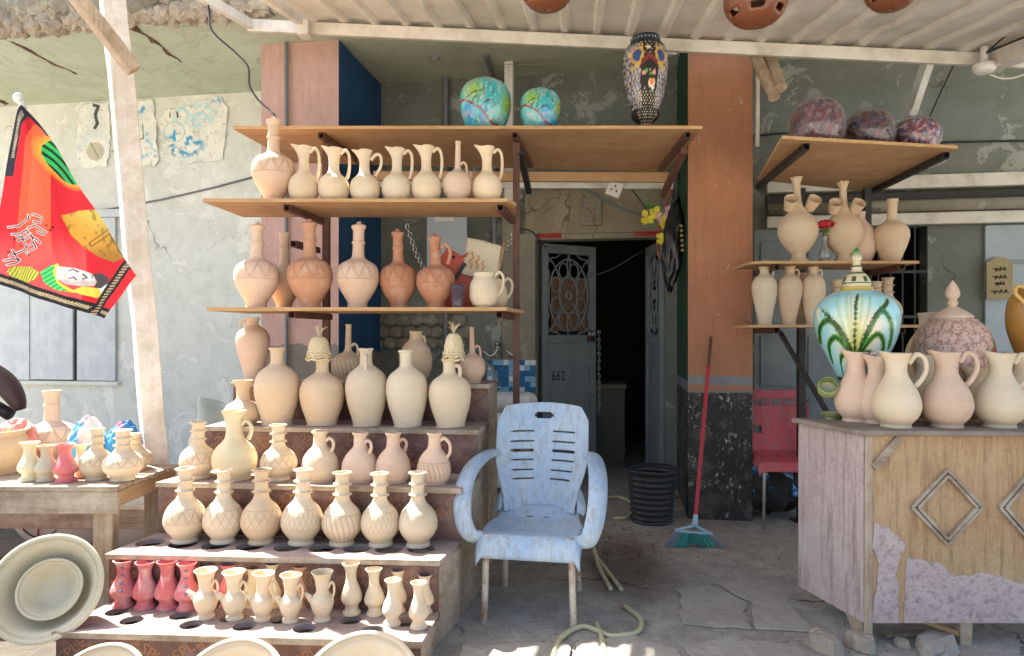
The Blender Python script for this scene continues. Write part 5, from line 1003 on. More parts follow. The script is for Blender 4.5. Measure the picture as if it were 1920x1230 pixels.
# socket, cables, flowers, bag
so_ = thing('wall_socket', 'white square socket hanging from a cable above the doorway', 'socket', P(1152, 355, 5.1)); so_.rotation_euler = (0, R(22), R(-9)); MB().box(-.055, .055, -.018, .018, -.055, .055).build('plate', M['whiteplastic'], so_, bevel=.006)
for x_, z_ in ((-.02, -.01), (.02, -.01), (0, .022)): MB().box(x_ - .005, x_ + .005, -.0195, -.0182, z_ - .008, z_ + .008).build('socket_hole', M['black'], so_)
for lab, pts, r_, m in (('grey cable bundle sagging across the lintel to the flowers', [(1062, 343), (1110, 362), (1150, 385), (1200, 402), (1245, 410)], .012, 'greycable'), ('thin cable from the hanging socket down to the flowers', [(1142, 322), (1165, 335), (1190, 362), (1212, 392)], .006, 'cable'), ('grey cord tangled under the plywood strip above the socket', [(1140, 318), (1150, 330), (1153, 345)], .005, 'greycable'), ('black cable drooping from the shelf post to the door', [(975, 428), (995, 433), (1005, 442), (1025, 465)], .006, 'cable'), ('thin cord hanging inside the dark doorway', [(1105, 520), (1150, 503), (1205, 470)], .004, 'greycable')):
    Yc = 5.35 if 'doorway' not in lab else 6.0
    mb = MB(); mb.tube(catmull([P(a, b, Yc) for a, b in pts], 5), r_, 7); tag(mb.build('loose_cable', M[m], smooth=True), lab, 'cable', 'loose cables round the doorway')
gf = thing('flower_garland', 'plastic flower garland with yellow and pink flowers at the column', 'garland', P(1240, 400, 5.0)); gl_ = gf.location; random.seed(8)
M['leafg'] = speck('plastic_leaf', '#3f7a34', .3, 12, .5, .1); M['flwy'] = speck('yellow_petal', '#cdbf3a', .15, 10, .6, .1); M['flwp'] = speck('pink_petal', '#cf9fb4', .15, 10, .6, .1)
mb = MB(); mb.tube(catmull([P(a, b, 5.0) - gl_ for a, b in ((1262, 355), (1248, 385), (1238, 420), (1232, 455), (1238, 490))], 4), .007, 6); mb.build('stem', M['redpaint'], gf, smooth=True)
for px, py, m, sz in ((1213, 408, 'flwy', 16), (1228, 399, 'flwy', 13), (1247, 418, 'flwy', 14), (1240, 408, 'flwp', 12), (1254, 396, 'flwp', 11), (1268, 381, 'flwp', 8), (1238, 448, 'flwy', 12)):
    c = P(px, py, 4.96) - gl_; fl_ = MB()
    for i in range(6):
        a = i * math.pi / 3 + random.random(); d = Vector((math.cos(a), -.35, math.sin(a))); s_ = sz * 5 / F; p1 = Vector((-math.sin(a), 0, math.cos(a))) * s_ * .4
        fl_.add([c, c + d * s_ * .55 + p1, c + d * s_, c + d * s_ * .55 - p1], [(0, 1, 2, 3)])
    fl_.build('flower', M[m], gf, solid=.002)
for k in range(22):
    t = random.random(); c = P(1222 + 48 * random.random(), 370 + 90 * t, 4.98 + random.uniform(-.03, .03)) - gl_; a = random.uniform(0, 6.28); d = Vector((math.cos(a), random.uniform(-.5, .2), math.sin(a))); p1 = Vector((-math.sin(a), .2, math.cos(a))) * .012; l = random.uniform(.05, .09)
    MB().add([c, c + d * l * .5 + p1, c + d * l, c + d * l * .5 - p1], [(0, 1, 2, 3)]).build('leaf', M['leafg'], gf, solid=.0015)
bgm = NT('black_plastic_bag'); bgm.done((.012, .012, .013), .28)
bgt = thing('black_bag', 'crumpled black plastic bag hanging by the flower garland', 'bag', P(1262, 460, 4.93)); vs, fs = lump(5, (.062, .05, .27), .4, 1.9, 4, ridge=True); MB().add([v + Vector((.02 * v.z / .29, 0, 0)) for v in vs], fs).build('bag', bgm.m, bgt, smooth=True)
for k in range(6): MB().box(.03 + .002 * k, .05 + .002 * k, -.075, -.07, .12 - .035 * k, .14 - .035 * k).build('gold_print', speck('gold_print', '#9a8a4a', .1, 10, .5, .1), bgt)
# ------------------------------------------------------------------ blue plastic armchair
def chair_mat(name, base, worn, amt, scuff='#ffffff'):
    t = NT(name); c = t.coord(); n1 = t.noise(c, 4, 7, .72, .6); n2 = t.noise(c, 34, 7, .8, .5); n3 = t.noise(t.map(c, (6, 6, 1)), 7, 7, .75); n4 = t.noise(t.map(c, (1, 1, 1), (0, .6, 0)), 90, 4, .7)
    col = t.mix(t.math('MULTIPLY', t.ramp(n1, (.4, 0.0), (.58, 1.0)), amt), lin(base), lin(worn)); col = t.mix(t.math('MULTIPLY', t.ramp(n2, (.5, 0.0), (.66, 1.0)), .35), col, lin(scuff)); col = t.mix(t.math('MULTIPLY', t.ramp(n3, (.5, 0.0), (.64, 1.0)), .6), col, lin('#8f897c'))
    col = t.mix(t.math('MULTIPLY', t.ramp(n4, (.66, 0.0), (.7, 1.0)), .4), col, lin('#7f7a70'))
    return t.done(col, t.math('ADD', .4, t.math('MULTIPLY', n2, .35)), t.bump(n2, .15, .003))
M['bluechair'] = chair_mat('scuffed_blue_plastic', '#98b2cc', '#b3bfc8', .8, '#ccd5dc'); M['redchair'] = chair_mat('dusty_red_plastic', '#d0545e', '#bf6468', .6, '#d08a8c')
M['rustleg'] = speck('rusty_cream_legs', '#c9bfab', .1, 8, .6, .2, dirt='#8a4a26', dirt_amt=.85)
ch = thing('plastic_armchair', 'scuffed pale blue plastic armchair with slotted back in front of the doorway', 'chair', (X(989, 2.93), 2.93, 0), R(-10))
sm = lambda a, b, x: (lambda t: t * t * (3 - 2 * t))(min(1, max(0, (x - a) / (b - a))))
def backp(u, v):
    zz = .402 + .488 * v; w = .17 + .06 * sm(0, .55, v) - .012 * sm(.93, 1, v); x = (u - .5) * 2 * w
    y = .395 + .16 * v ** .9 - .03 * (1 - (2 * u - 1) ** 2) * -1 - .05 * (2 * u - 1) ** 2 * (1 - .4 * v); tp = .02 * (1 - (2 * u - 1) ** 2) * v ** 6
    e = abs(2 * u - 1); zz -= .04 * sm(.84, 1, e) ** 1.5 * sm(.8, 1, v)
    return (x, y, zz + tp)
nu_, nv_ = 48, 72
def skipb(i, j):
    u, v = (i + .5) / nu_, (j + .5) / nv_
    if .39 < u < .61 and .865 < v < .915: return not ((u < .41 or u > .59) and (v < .875 or v > .905))
    for k in range(6):
        vc = .28 + k * .092
        if abs(v - vc) < .0075 and (.15 < u < .39 or .61 < u < .85): return True
    return False
MB().grid(backp, nu_, nv_, skipb).build('backrest', M['bluechair'], ch, smooth='auto', solid=.007, bevel=0)
def seatp(u, v):
    w = .225 - .055 * sm(.45, 1, v) + .012 * sm(0, .3, v); x = (u - .5) * 2 * w; y = .0 + .42 * v; z = .385 - .022 * math.sin(math.pi * v) * (1 - (2 * u - 1) ** 2) + .035 * sm(.8, 1, v)
    z -= .014 * (abs(2 * u - 1) > .9) * 0
    if v < .12: tt = 1 - v / .12; y = .03 - .045 * math.sin(tt * 1.5708); z = .385 - .09 * tt ** 1.6 - .004
    z -= .035 * sm(.9, 1, abs(2 * u - 1)) * (1 - sm(.6, .9, v))
    return (x, y, z)
def skips(i, j):
    u, v = (i + .5) / 40, (j + .5) / 60
    return any(abs(v - vc) < .007 for vc in (.74, .79, .84)) and (.34 < u < .42 or .58 < u < .66)
MB().grid(seatp, 40, 60, skips).build('seat', M['bluechair'], ch, smooth='auto', solid=.008)
for s in (-1, 1):
    pts = catmull([(s * .215, .50, .655), (s * .255, .42, .665), (s * .278, .28, .655), (s * .294, .14, .62), (s * .297, .04, .54), (s * .283, .0, .45), (s * .258, .01, .385), (s * .215, .05, .36)], 6)
    mb = MB(); mb.tube(pts, [.034 + .008 * math.sin(math.pi * i / (len(pts) - 1)) for i in range(len(pts))], 14, squash=.62, upv=(0, .3, 1)); mb.build('armrest', M['bluechair'], ch, smooth=True)
    mb = MB(); mb.tube(catmull([(s * .175, .42, .5), (s * .2, .40, .44), (s * .2, .36, .40)], 5), [.035, .034, .033, .032, .031, .03, .03, .028, .027, .024, .02], 10, squash=.4); mb.build('side_wing', M['bluechair'], ch, smooth=True)
    mb = MB(); mb.tube([(s * .185, .03, .385), (s * .195, .02, .0)], .015, 10); mb.build('leg', M['rustleg'], ch, smooth='auto'); mb = MB(); mb.tube([(s * .165, .38, .42), (s * .185, .46, .0)], .015, 10); mb.build('leg', M['rustleg'], ch, smooth='auto')
# ------------------------------------------------------------------ red chair
rc = thing('red_chair', 'dusty red plastic shell chair on chrome legs behind the counter', 'chair', (X(1482, 4.42), 4.38, 0), R(-6))
def rback(u, v):
    zz = .45 + .42 * v; e = abs(2 * u - 1); w = .215 - .02 * (1 - v) ; x = (u - .5) * 2 * w; y = .34 + .1 * v - .05 * sm(.75, 1, e); return (x, y, zz - .09 * sm(.72, 1, e) ** 2 * sm(.75, 1, v))
def rskip(i, j):
    u, v = (i + .5) / 44, (j + .5) / 50
    if math.hypot((u - .5) * .38, (v - .8) * .42) < .028: return True
    if math.hypot((u - .5) * .38, (v - .8) * .42) > .04 and .16 < u < .84 and any(abs(v - vc) < .011 for vc in (.755, .8, .845)): return True
    return .12 < u < .26 and .3 < v < .42
MB().grid(rback, 44, 50, rskip).build('backrest', M['redchair'], rc, smooth='auto', solid=.007)
MB().grid(lambda u, v: ((u - .5) * 2 * (.215 - .02 * v), .36 * v - .02, .44 - .02 * math.sin(math.pi * v) - .06 * (1 - sm(0, .12, v)) + .015 * sm(.85, 1, v) - .03 * sm(.85, 1, abs(2 * u - 1))), 20, 24).build('seat', M['redchair'], rc, smooth=True, solid=.008)
for s in (-1, 1):
    mb = MB(); mb.bar((s * .18, .0, .39), (s * .165, .34, .42), .03, .05); mb.build('side_rail', M['redchair'], rc, bevel=.008)
    for yy in (.03, .32): mb = MB(); mb.tube([(s * .17, yy, .4), (s * .18, yy + (.04 if yy > .1 else -.02), 0)], .011, 9); mb.build('leg', M['chrome'], rc, smooth='auto')
# ------------------------------------------------------------------ broom, bin, hoses
bp = Vector((X(1302, 4.05), 4.05, 0)); br_ = thing('broom', 'broom with red handle and teal bristles leaning on the column', 'broom', bp)
hd = P(1304, 975, 4.1) - bp; tpz = P(1333, 632, 4.5) - bp; md = hd.lerp(tpz, .83)
mb = MB(); mb.tube([hd, md], .0125, 10); mb.build('red_sleeve', speck('red_broom_sleeve', '#b3222f', .12, 12, .35, .05), br_, smooth='auto'); mb = MB(); mb.tube([md, tpz], .011, 10); mb.build('stick', M['steelbrown'], br_, smooth='auto')
M['lbplast'] = speck('light_blue_plastic', '#9fc0cf', .08, 9, .4, .05)
mb = MB(); c0 = P(1303, 985, 4.08) - bp; mb.tube([hd + (tpz - hd).normalized() * .03, c0], [.014, .018], 10); mb.build('socket', M['lbplast'], br_, smooth='auto')
l_, r_ = P(1268, 994, 4.06) - bp, P(1334, 1000, 4.06) - bp
mb = MB(); mb.tube(catmull([c0, l_ + Vector((.02, 0, .005)), l_ + Vector((.0, 0, -.004)), (l_ + r_) / 2 + Vector((0, 0, -.006)), r_ + Vector((0, 0, -.004)), r_ + Vector((-.02, 0, .005)), c0], 5), .009, 8); mb.build('head_frame', M['lbplast'], br_, smooth=True)
random.seed(4)
M['teal'] = speck('teal_bristle', '#3f9c93', .2, 30, .6, .1); M['greyb'] = speck('grey_bristle', '#7f8588', .2, 30, .6, .1)
mbt, mbg = MB(), MB()
for k in range(420):
    t = random.random(); a = l_.lerp(r_, t) + Vector((0, random.uniform(-.012, .012), -.006)); sp = (t - .5) * 2; zlow = .0 + .018 * math.exp(-((t - .5) / .1) ** 2)
    e = Vector((a.x + sp * .075 + random.uniform(-.006, .006), a.y + random.uniform(-.03, .01), zlow + random.uniform(.001, .006))); (mbg if abs(sp) > .72 else mbt).tube([a, a.lerp(e, .6) + Vector((0, 0, .004)), e], .0016, 3, caps=False)
o = mbt.build('teal_bristles', M['teal'], br_); tag(o, kind='stuff'); o = mbg.build('grey_bristles', M['greyb'], br_); tag(o, kind='stuff')
bn = thing('waste_bin', 'black ribbed plastic bin standing in front of the doorway', 'bin', (X(1222, 4.62), 4.62, 0)); Hb = Z(878, 4.6); rt, rbm = 47 * 4.6 / F, 37 * 4.6 / F
pr_ = [(rbm, 0)]
for k in range(8):
    z_ = Hb * (.06 + k * .105); rr = rbm + (rt - rbm) * z_ / Hb; pr_ += [(rr - .004, z_), (rr + .007, z_ + Hb * .035), (rr - .004, z_ + Hb * .075)]
pr_ += [(rt, Hb * .93), (rt + .012, Hb * .95), (rt + .012, Hb), (rt, Hb)]
me = lathe_mesh('bin_body', [(0, 0)] + [(a / rt, b / Hb) for a, b in pr_], rt, Hb, 48, th=.04, k=3); me.materials.append(speck('dusty_black_plastic', '#2a2b2d', .3, 14, .5, .1, dirt='#4a4a48', dirt_amt=.4)); link('body', me, None, bn)
M['hose'] = speck('yellowed_hose', '#c4bd96', .12, 6, .45, .05, dirt='#8b8468', dirt_amt=.4)
for lab, pts in (('yellowed hose looping over the ground at the bottom edge', [(1030, 1260, 0), (1050, 1205, 0), (1090, 1180, 0), (1125, 1190, 0), (1150, 1198, 0), (1195, 1190, 0), (1200, 1165, 0), (1170, 1140, 0)]), ('short piece of yellowed hose running toward the viewer', [(1118, 1172, 0), (1128, 1200, 0), (1138, 1260, 0)]), ('yellowed hose coiled beside the blue armchair', [(1145, 1110, 0), (1122, 1075, .03), (1112, 1050, .06), (1120, 1060, .03), (1150, 1090, 0), (1165, 1110, 0)]), ('hose curling on the floor left of the black bin', [(1120, 940, 0), (1160, 935, 0), (1188, 950, 0), (1178, 972, 0), (1150, 975, 0)])):
    mb = MB(); mb.tube(catmull([Vector((X(a, CAMZ * F / (b - HY)), CAMZ * F / (b - HY), .012 + h)) for a, b, h in pts], 7), .011, 9); tag(mb.build('garden_hose', M['hose'], smooth=True), lab, 'hose', 'pieces of hose on the ground')
# ------------------------------------------------------------------ counter on the right
zc = Z(806, 2.74); cf = Vector((X(1619, 2.74), 2.74, 0)); cb = Vector((X(1497, 3.14), 3.14, 0)); CT = thing('market_counter', 'old plywood counter with peeling pinkish veneer holding the pitchers', 'counter', (cf.x, cf.y, 0)); cl_ = CT.location
cr = Vector((X(2060, 2.72), 2.72, 0)); crb = Vector((cr.x, 3.2, 0)); cen = lambda *a: [Vector((p.x, p.y, 0)) - cl_ for p in a]

def worn_board(name, a, b, stain, pale, grain=3.0):
    t = NT(name); c = t.coord(); w = t.noise(t.map(c, (9, 9, 1.2)), grain, 7, .7, 1.6); rings = t.math('SINE', t.math('MULTIPLY', w, 60)); big = t.noise(c, 2.2, 7, .7, .5); st = t.noise(t.map(c, (14, 14, 1)), 2.4, 7, .75); fn_ = t.noise(c, 55, 5, .75)
    col = t.mix(t.ramp(rings, (.2, 0.0), (.9, 1.0)), lin(a), lin(b)); col = t.mix(t.math('MULTIPLY', t.ramp(big, (.44, 0.0), (.6, 1.0)), .6), col, lin(pale)); col = t.mix(t.math('MULTIPLY', t.ramp(st, (.5, 0.0), (.62, 1.0)), .65), col, lin(stain)); col = t.mix(t.math('MULTIPLY', t.ramp(fn_, (.55, 0.0), (.65, 1.0)), .4), col, t.mix(1.0, col, (.6, .55, .5), 'MULTIPLY'))
    return t.done(col, .8, t.bump(rings, .25, .002, t.bump(fn_, .3, .003)), Specular_IOR_Level=.3)
M['veneer'] = worn_board('peeling_pinkish_veneer', '#c3b0ac', '#a9938f', '#83716a', '#cfc3bd'); M['cply'] = worn_board('counter_plywood', '#b79872', '#a98660', '#8a6f52', '#c4a985', 1.2); M['ctop'] = wood('worn_counter_top', '#94877a', '#75695e', 0, 16, .85, weather='#a99d8e', wamt=.5, bump=.5)
ov = [Vector((cf.x - .02, cf.y - .025, 0)), Vector((cr.x, cr.y - .03, 0)), crb, Vector((cb.x - .03, cb.y + .01, 0))]
poly = [(p.x - cl_.x, p.y - cl_.y) for p in (ov[0], ov[1], ov[2], ov[3])]
top_pts = [(poly[0][0] + .02, poly[0][1] - .0), poly[1], poly[2], poly[3], (poly[0][0] - .012, poly[0][1] + .03)]
MB().prism(top_pts, zc - .022, zc).build('top', M['ctop'], CT, bevel=.006)
q = cen(cf, cb); th = Vector((.02, .006, 0)); MB().hexa([q[0] + Vector((0, 0, .1)), q[0] + th + Vector((0, .0, .1)), q[1] + th + Vector((0, 0, .1)), q[1] + Vector((0, 0, .1))], [q[0] + Vector((0, 0, zc - .0225)), q[0] + th + Vector((0, 0, zc - .0225)), q[1] + th + Vector((0, 0, zc - .0225)), q[1] + Vector((0, 0, zc - .0225))]).build('side_panel', M['veneer'], CT)
fx0, fx1 = cf.x - cl_.x + .024, cr.x - cl_.x
MB().box(fx0, fx1, -.002, .016, .1, zc - .0225).build('front_panel', M['cply'], CT); MB().box(fx0 - .022, fx0 + .008, -.01, -.0025, .02, zc - .0225).build('corner_post', M['greywoodz'], CT, bevel=.003, jitter=.002)
random.seed(12)
def ragged(pts, amp=.012, k=7):
    out = []
    for a_, b_ in zip(pts, pts[1:] + pts[:1]):
        for j in range(k):
            q_ = Vector((a_[0] + (b_[0] - a_[0]) * j / k, a_[1] + (b_[1] - a_[1]) * j / k, 0)); e_ = 0 if abs(q_.y - .1) < .003 else 1; out.append((q_.x + amp * noise.noise(q_ * 31), q_.y + e_ * amp * 1.4 * noise.noise(q_ * 27 + Vector((9, 1, 4)))))
    return out
def scrap(label_pts, m, y, nm='veneer_patch'): MB().prism(ragged(label_pts), 0, .0035).build(nm, M[m], CT).matrix_local = Matrix.Translation((0, y, 0)) @ Matrix.Rotation(R(90), 4, 'X')
scrap([(.16, .1), (1.2, .1), (1.2, .27), (.62, .26), (.5, .3), (.36, .29), (.3, .34), (.17, .36)], 'veneer', -.0025); scrap([(.03, .1), (.14, .1), (.13, .33), (.17, .42), (.1, .48), (.04, .5), (.032, .42), (.06, .33)], 'veneer', -.0027)
def diamond(cx, cz, rx, rz_):
    pts = [(cx, cz + rz_), (cx + rx, cz), (cx, cz - rz_), (cx - rx, cz)]
    for i in range(4):
        a, b = pts[i], pts[(i + 1) % 4]
        for off in (0, .022): 
            k = 1 - off / rx; A = Vector((cx + (a[0] - cx) * k, -.009 - .004 * (off > 0), cz + (a[1] - cz) * k)); B = Vector((cx + (b[0] - cx) * k, -.009 - .004 * (off > 0), cz + (b[1] - cz) * k)); mb = MB(); mb.bar(A, B, .012, .016, (0, 1, 0)); mb.build('moulding', M['greywood'], CT, bevel=.002)
diamond(X(1773, 2.74) - cl_.x, Z(950, 2.74), .14, .15); diamond(X(1960, 2.74) - cl_.x, Z(950, 2.74), .19, .22)
mb = MB(); mb.bar((.035, -.008, zc - .15), (.14, -.008, zc - .03), .03, .014, (0, 1, 0)); mb.build('moulding', M['greywood'], CT)
for px in (1817, 2030): x_ = X(px, 2.74) - cl_.x; MB().box(x_ - .02, x_ + .025, .02, .07, 0, .2).build('leg', M['greywoodz'], CT, jitter=.004)
MB().add([q[0] + Vector((.0, .03, .12)), q[0] + Vector((.02, .01, .0)), q[0] + Vector((.045, .03, .12)), q[0] + Vector((.0, .2, .12)), q[0] + Vector((.0, .05, .0)), q[0] + Vector((.02, .2, .12))], [(0, 1, 2), (3, 4, 5), (0, 3, 4, 1), (2, 5, 3, 0), (1, 4, 5, 2)]).build('leg', M['greywoodz'], CT)
# pitchers
gp = 'pitchers on the counter'; YC = lambda by: (CAMZ - zc) * F / (by - HY)
for px, ty, w, Y_, c, lab, hg in ((1604, 660, 74, 3.02, PINKC, 'leftmost pinkish pitcher on the counter', -10), (1644, 668, 70, 2.96, PINKC, 'second pinkish pitcher, between the first and the front one', -5), (1680, 662, 86, 2.84, CREAM, 'front cream pitcher left of the middle of the counter', -12), (1738, 666, 84, 3.06, BUFF, 'pitcher behind, between the two front cream pitchers', -10), (1776, 660, 88, 2.84, PINKC, 'second front pitcher, under the flowered jar', -12), (1832, 690, 80, 3.04, BUFF, 'rear pitcher left of the right hand cream pitcher', 30), (1874, 662, 88, 2.84, CREAM, 'right hand cream pitcher in the front row of the counter', -12), (1925, 664, 86, 3.0, BUFF, 'pitcher cut off by the right edge of the picture', -20)):
    pot('pitcher', px, Y_, zc, ty, w, c, lab, 'jug', gp, name='clay_pitcher', hnd='pitcher', hang=hg, spout=(190, .3, .8))
# fern vase
PF['fern'] = [(0, 0), (.42, 0), (.45, .02), (.38, .05), (.3, .1), (.28, .16), (.34, .24), (.48, .34), (.7, .48), (.9, .62), (1, .76), (.97, .86), (.82, .94), (.6, .985), (.52, 1)]
def fern(Q, co):
    u = np.sin(Q[:, 0]) * np.where(np.abs(Q[:, 0]) > 1.57, 9, 1); v = Q[:, 1]; Cc = np.tile(np.array(lin('#9fd2d6')), (len(Q), 1)); W = np.stack([u, v * 1.7], 1)
    over(Cc, np.clip(1.1 - np.hypot((u + .02) / .6, (v - .62) / .33), 0, 1) ** .6, '#e6dfbe'); over(Cc, np.clip((1.2 - np.hypot((u - .3) / .35, (v - .68) / .16)), 0, .5), '#e9c9b4'); over(Cc, np.clip(1 - np.hypot(u / .25, (v - .55) / .3), 0, .6), '#e2c45a')
    base = (-.05, .62)
    for x1, z1, c in ((-.5, 1.6, '#8ec06a'), (-.28, 1.66, '#7fb34c'), (.15, 1.62, '#8ab84a'), (.35, 1.6, '#7fb34c'), (.55, 1.5, '#9fc77a'), (-.7, 1.45, '#8ec06a'), (.02, 1.55, '#a8b84a'), (-.15, 1.6, '#b5a63a')):
        pl = [(base[0] + (x1 - base[0]) * t, base[1] + (z1 - base[1]) * t ** .8) for t in np.linspace(0, 1, 8)]; d = seg_dist(W, pl); over(Cc, np.clip(1.2 - d / .03, 0, .5), c)
    for x1, zp, x2, z2 in ((-.58, 1.3, -.95, 1.02), (-.5, 1.08, -.86, .74), (-.36, .86, -.62, .56), (.52, 1.42, .84, .96), (.47, 1.12, .78, .72), (.34, .88, .6, .56)):
        pl = [p[:2] for p in catmull([(base[0], base[1], 0), ((base[0] + x1) / 2, (base[1] + zp) / 2 + .08, 0), (x1, zp, 0), ((x1 + x2) / 2 * 1.08, (zp + z2) / 2 + .07, 0), (x2, z2, 0)], 5)]; d = seg_dist(W, pl); over(Cc, d < .045 * np.clip((W[:, 1] - .5) * 3, .3, 1), '#4f8f34'); over(Cc, d < .02, '#2c5f22'); over(Cc, d < .009, '#173812')
    for pl in ([(base[0], base[1]), (-.2, 1.0), (-.45, 1.25), (-.8, 1.45)], [(base[0], base[1]), (-.04, 1.1), (-.02, 1.5), (.05, 1.66)], [(base[0], base[1]), (.15, 1.05), (.4, 1.36), (.62, 1.48), (.8, 1.58)]):
        pl2 = [p[:2] for p in catmull([(a, b, 0) for a, b in pl], 6)]
        for i, p in enumerate(pl2[2:-2]): over(Cc, np.hypot((u - p[0]) / .045, (W[:, 1] - p[1]) / .03) < 1, '#2f4f22' if i % 2 else '#4c6a2c')
        over(Cc, seg_dist(W, pl2) < .012, '#243f1a')
    over(Cc, v < .3, '#5f9a4c'); over(Cc, (v < .3) & (np.sin(Q[:, 0] * 3 + v * 60) > .1), '#cfd9a8'); over(Cc, (v < .32) & (v > .285), '#2f5a2a'); return Cc
YV = 3.16; fv = thing('fern_vase', 'large lidded turquoise vase painted with green ferns on the counter', 'vase', (X(1606, YV), YV, zc)); HV = Z(548, YV) - zc
me = lathe_mesh('body', PF['fern'], 74 * YV / F, HV, 220, k=12); paint_lathe(me, fern, -90 - math.degrees(math.atan(.5))); me.materials.append(M['glaze']); link('body', me, None, fv)
PF['fernlid'] = [(0, 0), (1, 0), (1, .09), (.96, .12), (.86, .14), (.9, .2), (.8, .3), (.55, .42), (.35, .48), (.32, .55), (.36, .58), (.26, .62), (.24, .68), (.3, .72), (.33, .78), (.22, .9), (.1, .97), (.02, 1)]
def lidp(Q, co):
    v = Q[:, 1]; Cc = np.tile(np.array(lin('#cdbf9a')), (len(Q), 1)); over(Cc, v < .13, '#c9ad4a'); over(Cc, (np.abs(v - .3) < .06) & (np.sin(Q[:, 0] * 7) > .3), '#23502f'); over(Cc, np.abs(v - .21) < .015, '#2f5a3a'); over(Cc, np.abs(v - .43) < .015, '#2f5a3a'); over(Cc, np.abs(v - .58) < .02, '#2f5a3a'); over(Cc, np.clip((v - .76) * 6, 0, 1), '#2f7a45'); return Cc
me = lathe_mesh('lid', PF['fernlid'], 28 * YV / F, Z(465, YV) - Z(550, YV), 90, k=6, inner=False); paint_lathe(me, lidp); me.materials.append(M['glaze']); o = link('lid', me, None, fv); o.location = (0, 0, HV - .003)
for s in (-1, 1):
    mb = MB(); mb.tube(catmull([(s * .155, -.02, HV * .83), (s * .185, -.02, HV * .86), (s * .182, -.02, HV * .79), (s * .168, -.02, HV * .74)], 4), .008, 8); mb.build('ear', CL['plain'], fv, smooth=True, color=GREENC)
# striped cup and dish on the fern vase foot
sc_ = thing('striped_cup', 'small green striped cup tipped toward the viewer beside the fern vase', 'cup', P(1552, 727, 3.05)); sc_.rotation_euler = (R(62), R(10), R(-25))
def stripe(Q, co): Cc = np.tile(np.array(lin('#c9bd92')), (len(Q), 1)); over(Cc, (np.sin(Q[:, 1] * 26) > .1) & (np.hypot(co[:, 0], co[:, 1]) > .026), '#4f8a3c'); return Cc
me = lathe_mesh('cup_body', [(0, 0), (.7, 0), (.95, .2), (1, .6), (.9, .9), (.86, 1)], .045, .07, 40, k=6); paint_lathe(me, stripe); me.materials.append(M['glaze']); o = link('body', me, None, sc_); o.location = (0, 0, -.035)
mb = MB(); mb.tube(catmull([(.04, 0, .02), (.065, 0, .01), (.06, 0, -.02), (.035, 0, -.025)], 4), .006, 7); mb.build('handle', M['greywall'], sc_, smooth=True)
mb = MB(); mb.tube([P(1563, 735, 3.07), P(1585, 745, 3.12), P(1596, 752, 3.13)], .008, 7); tag(mb.build('cup_hook', M['steelblack'], smooth=True), 'small hook carrying the striped cup on the fern vase foot', 'hook')
me = lathe_mesh('striped_dish', PF['dish'], .05, .03, 40); paint_lathe(me, stripe); me.materials.append(M['glaze']); o = link('striped_dish', me); o.location = (X(1557, 3.1), 3.1, zc); tag(o, 'small green rimmed dish on the counter edge beside the fern vase', 'dish')
# flowered jar
PF['flower'] = [(0, 0), (.5, 0), (.52, .02), (.48, .06), (.55, .12), (.8, .32), (.98, .56), (1, .68), (.92, .82), (.75, .93), (.6, .98), (.58, 1)]
def flowerp(Q, co):
    u = np.sin(Q[:, 0]) * np.where(np.abs(Q[:, 0]) > 1.57, 9, 1); v = Q[:, 1]; Cc = np.tile(np.array(lin('#c9a898')), (len(Q), 1)); W = np.stack([Q[:, 0], v * 1.3], 1); random.seed(2)
    for j in range(7):
        for i in range(12):
            c = (-1.6 + i * .3 + (j % 2) * .15 + random.uniform(-.07, .07), .3 + j * .15 + random.uniform(-.04, .04)); k_ = random.uniform(.85, 1.3); d = np.hypot((W[:, 0] - c[0]) / .16 / k_, (W[:, 1] - c[1]) / .1 / k_) + .08 * np.cos(5 * np.arctan2(W[:, 1] - c[1], W[:, 0] - c[0])); over(Cc, (d < 1), '#d3b4a4'); over(Cc, (np.abs(d - .95) < .09), '#a07a70'); over(Cc, (d < .8) & (np.sin(np.arctan2(W[:, 1] - c[1] + .08, W[:, 0] - c[0]) * 14) > .7) & (d > .3), '#a97a6e')
    c = (.95, .78); d = np.hypot((W[:, 0] - c[0]) / .42, (W[:, 1] - c[1]) / .24); a = np.arctan2((W[:, 1] - c[1]) / .24, (W[:, 0] - c[0]) / .42)
    over(Cc, d < 1.15 + .12 * np.cos(a * 9), '#6f7a4a'); over(Cc, d < .8 + .18 * np.cos(a * 7), '#c9323a'); over(Cc, (d < .8) & (np.cos(a * 7) < -.8), '#8a1f28'); over(Cc, d < .3, '#c9b43a'); return Cc
YJ = 3.24; fj = thing('flowered_jar', 'big lidded jar with carved petals and a red flower behind the pitchers', 'jar', (X(1786, YJ), YJ, zc)); HJ = Z(598, YJ) - zc
me = lathe_mesh('body', PF['flower'], 68 * YJ / F, HJ, 160, k=9); paint_lathe(me, flowerp); me.materials.append(M['matteglaze']); link('body', me, None, fj)
me = lathe_mesh('lid', [(0, 0), (.9, 0), (1, .04), (.95, .1), (.6, .22), (.3, .3), (.2, .34), (.26, .4), (.24, .46), (.2, .5), (.32, .58), (.36, .68), (.24, .84), (.08, .96), (.02, 1)], 34 * YJ / F, Z(527, YJ) - Z(600, YJ), 40, k=4, inner=False); me.materials.append(CL['plain']); o = link('lid', me, None, fj, PINKC); o.location = (0, 0, HJ - .002)
pot('round', 1742, 3.42, zc, 586, 84, BUFF, 'big round buff jar half hidden left of the flowered jar', 'jar')
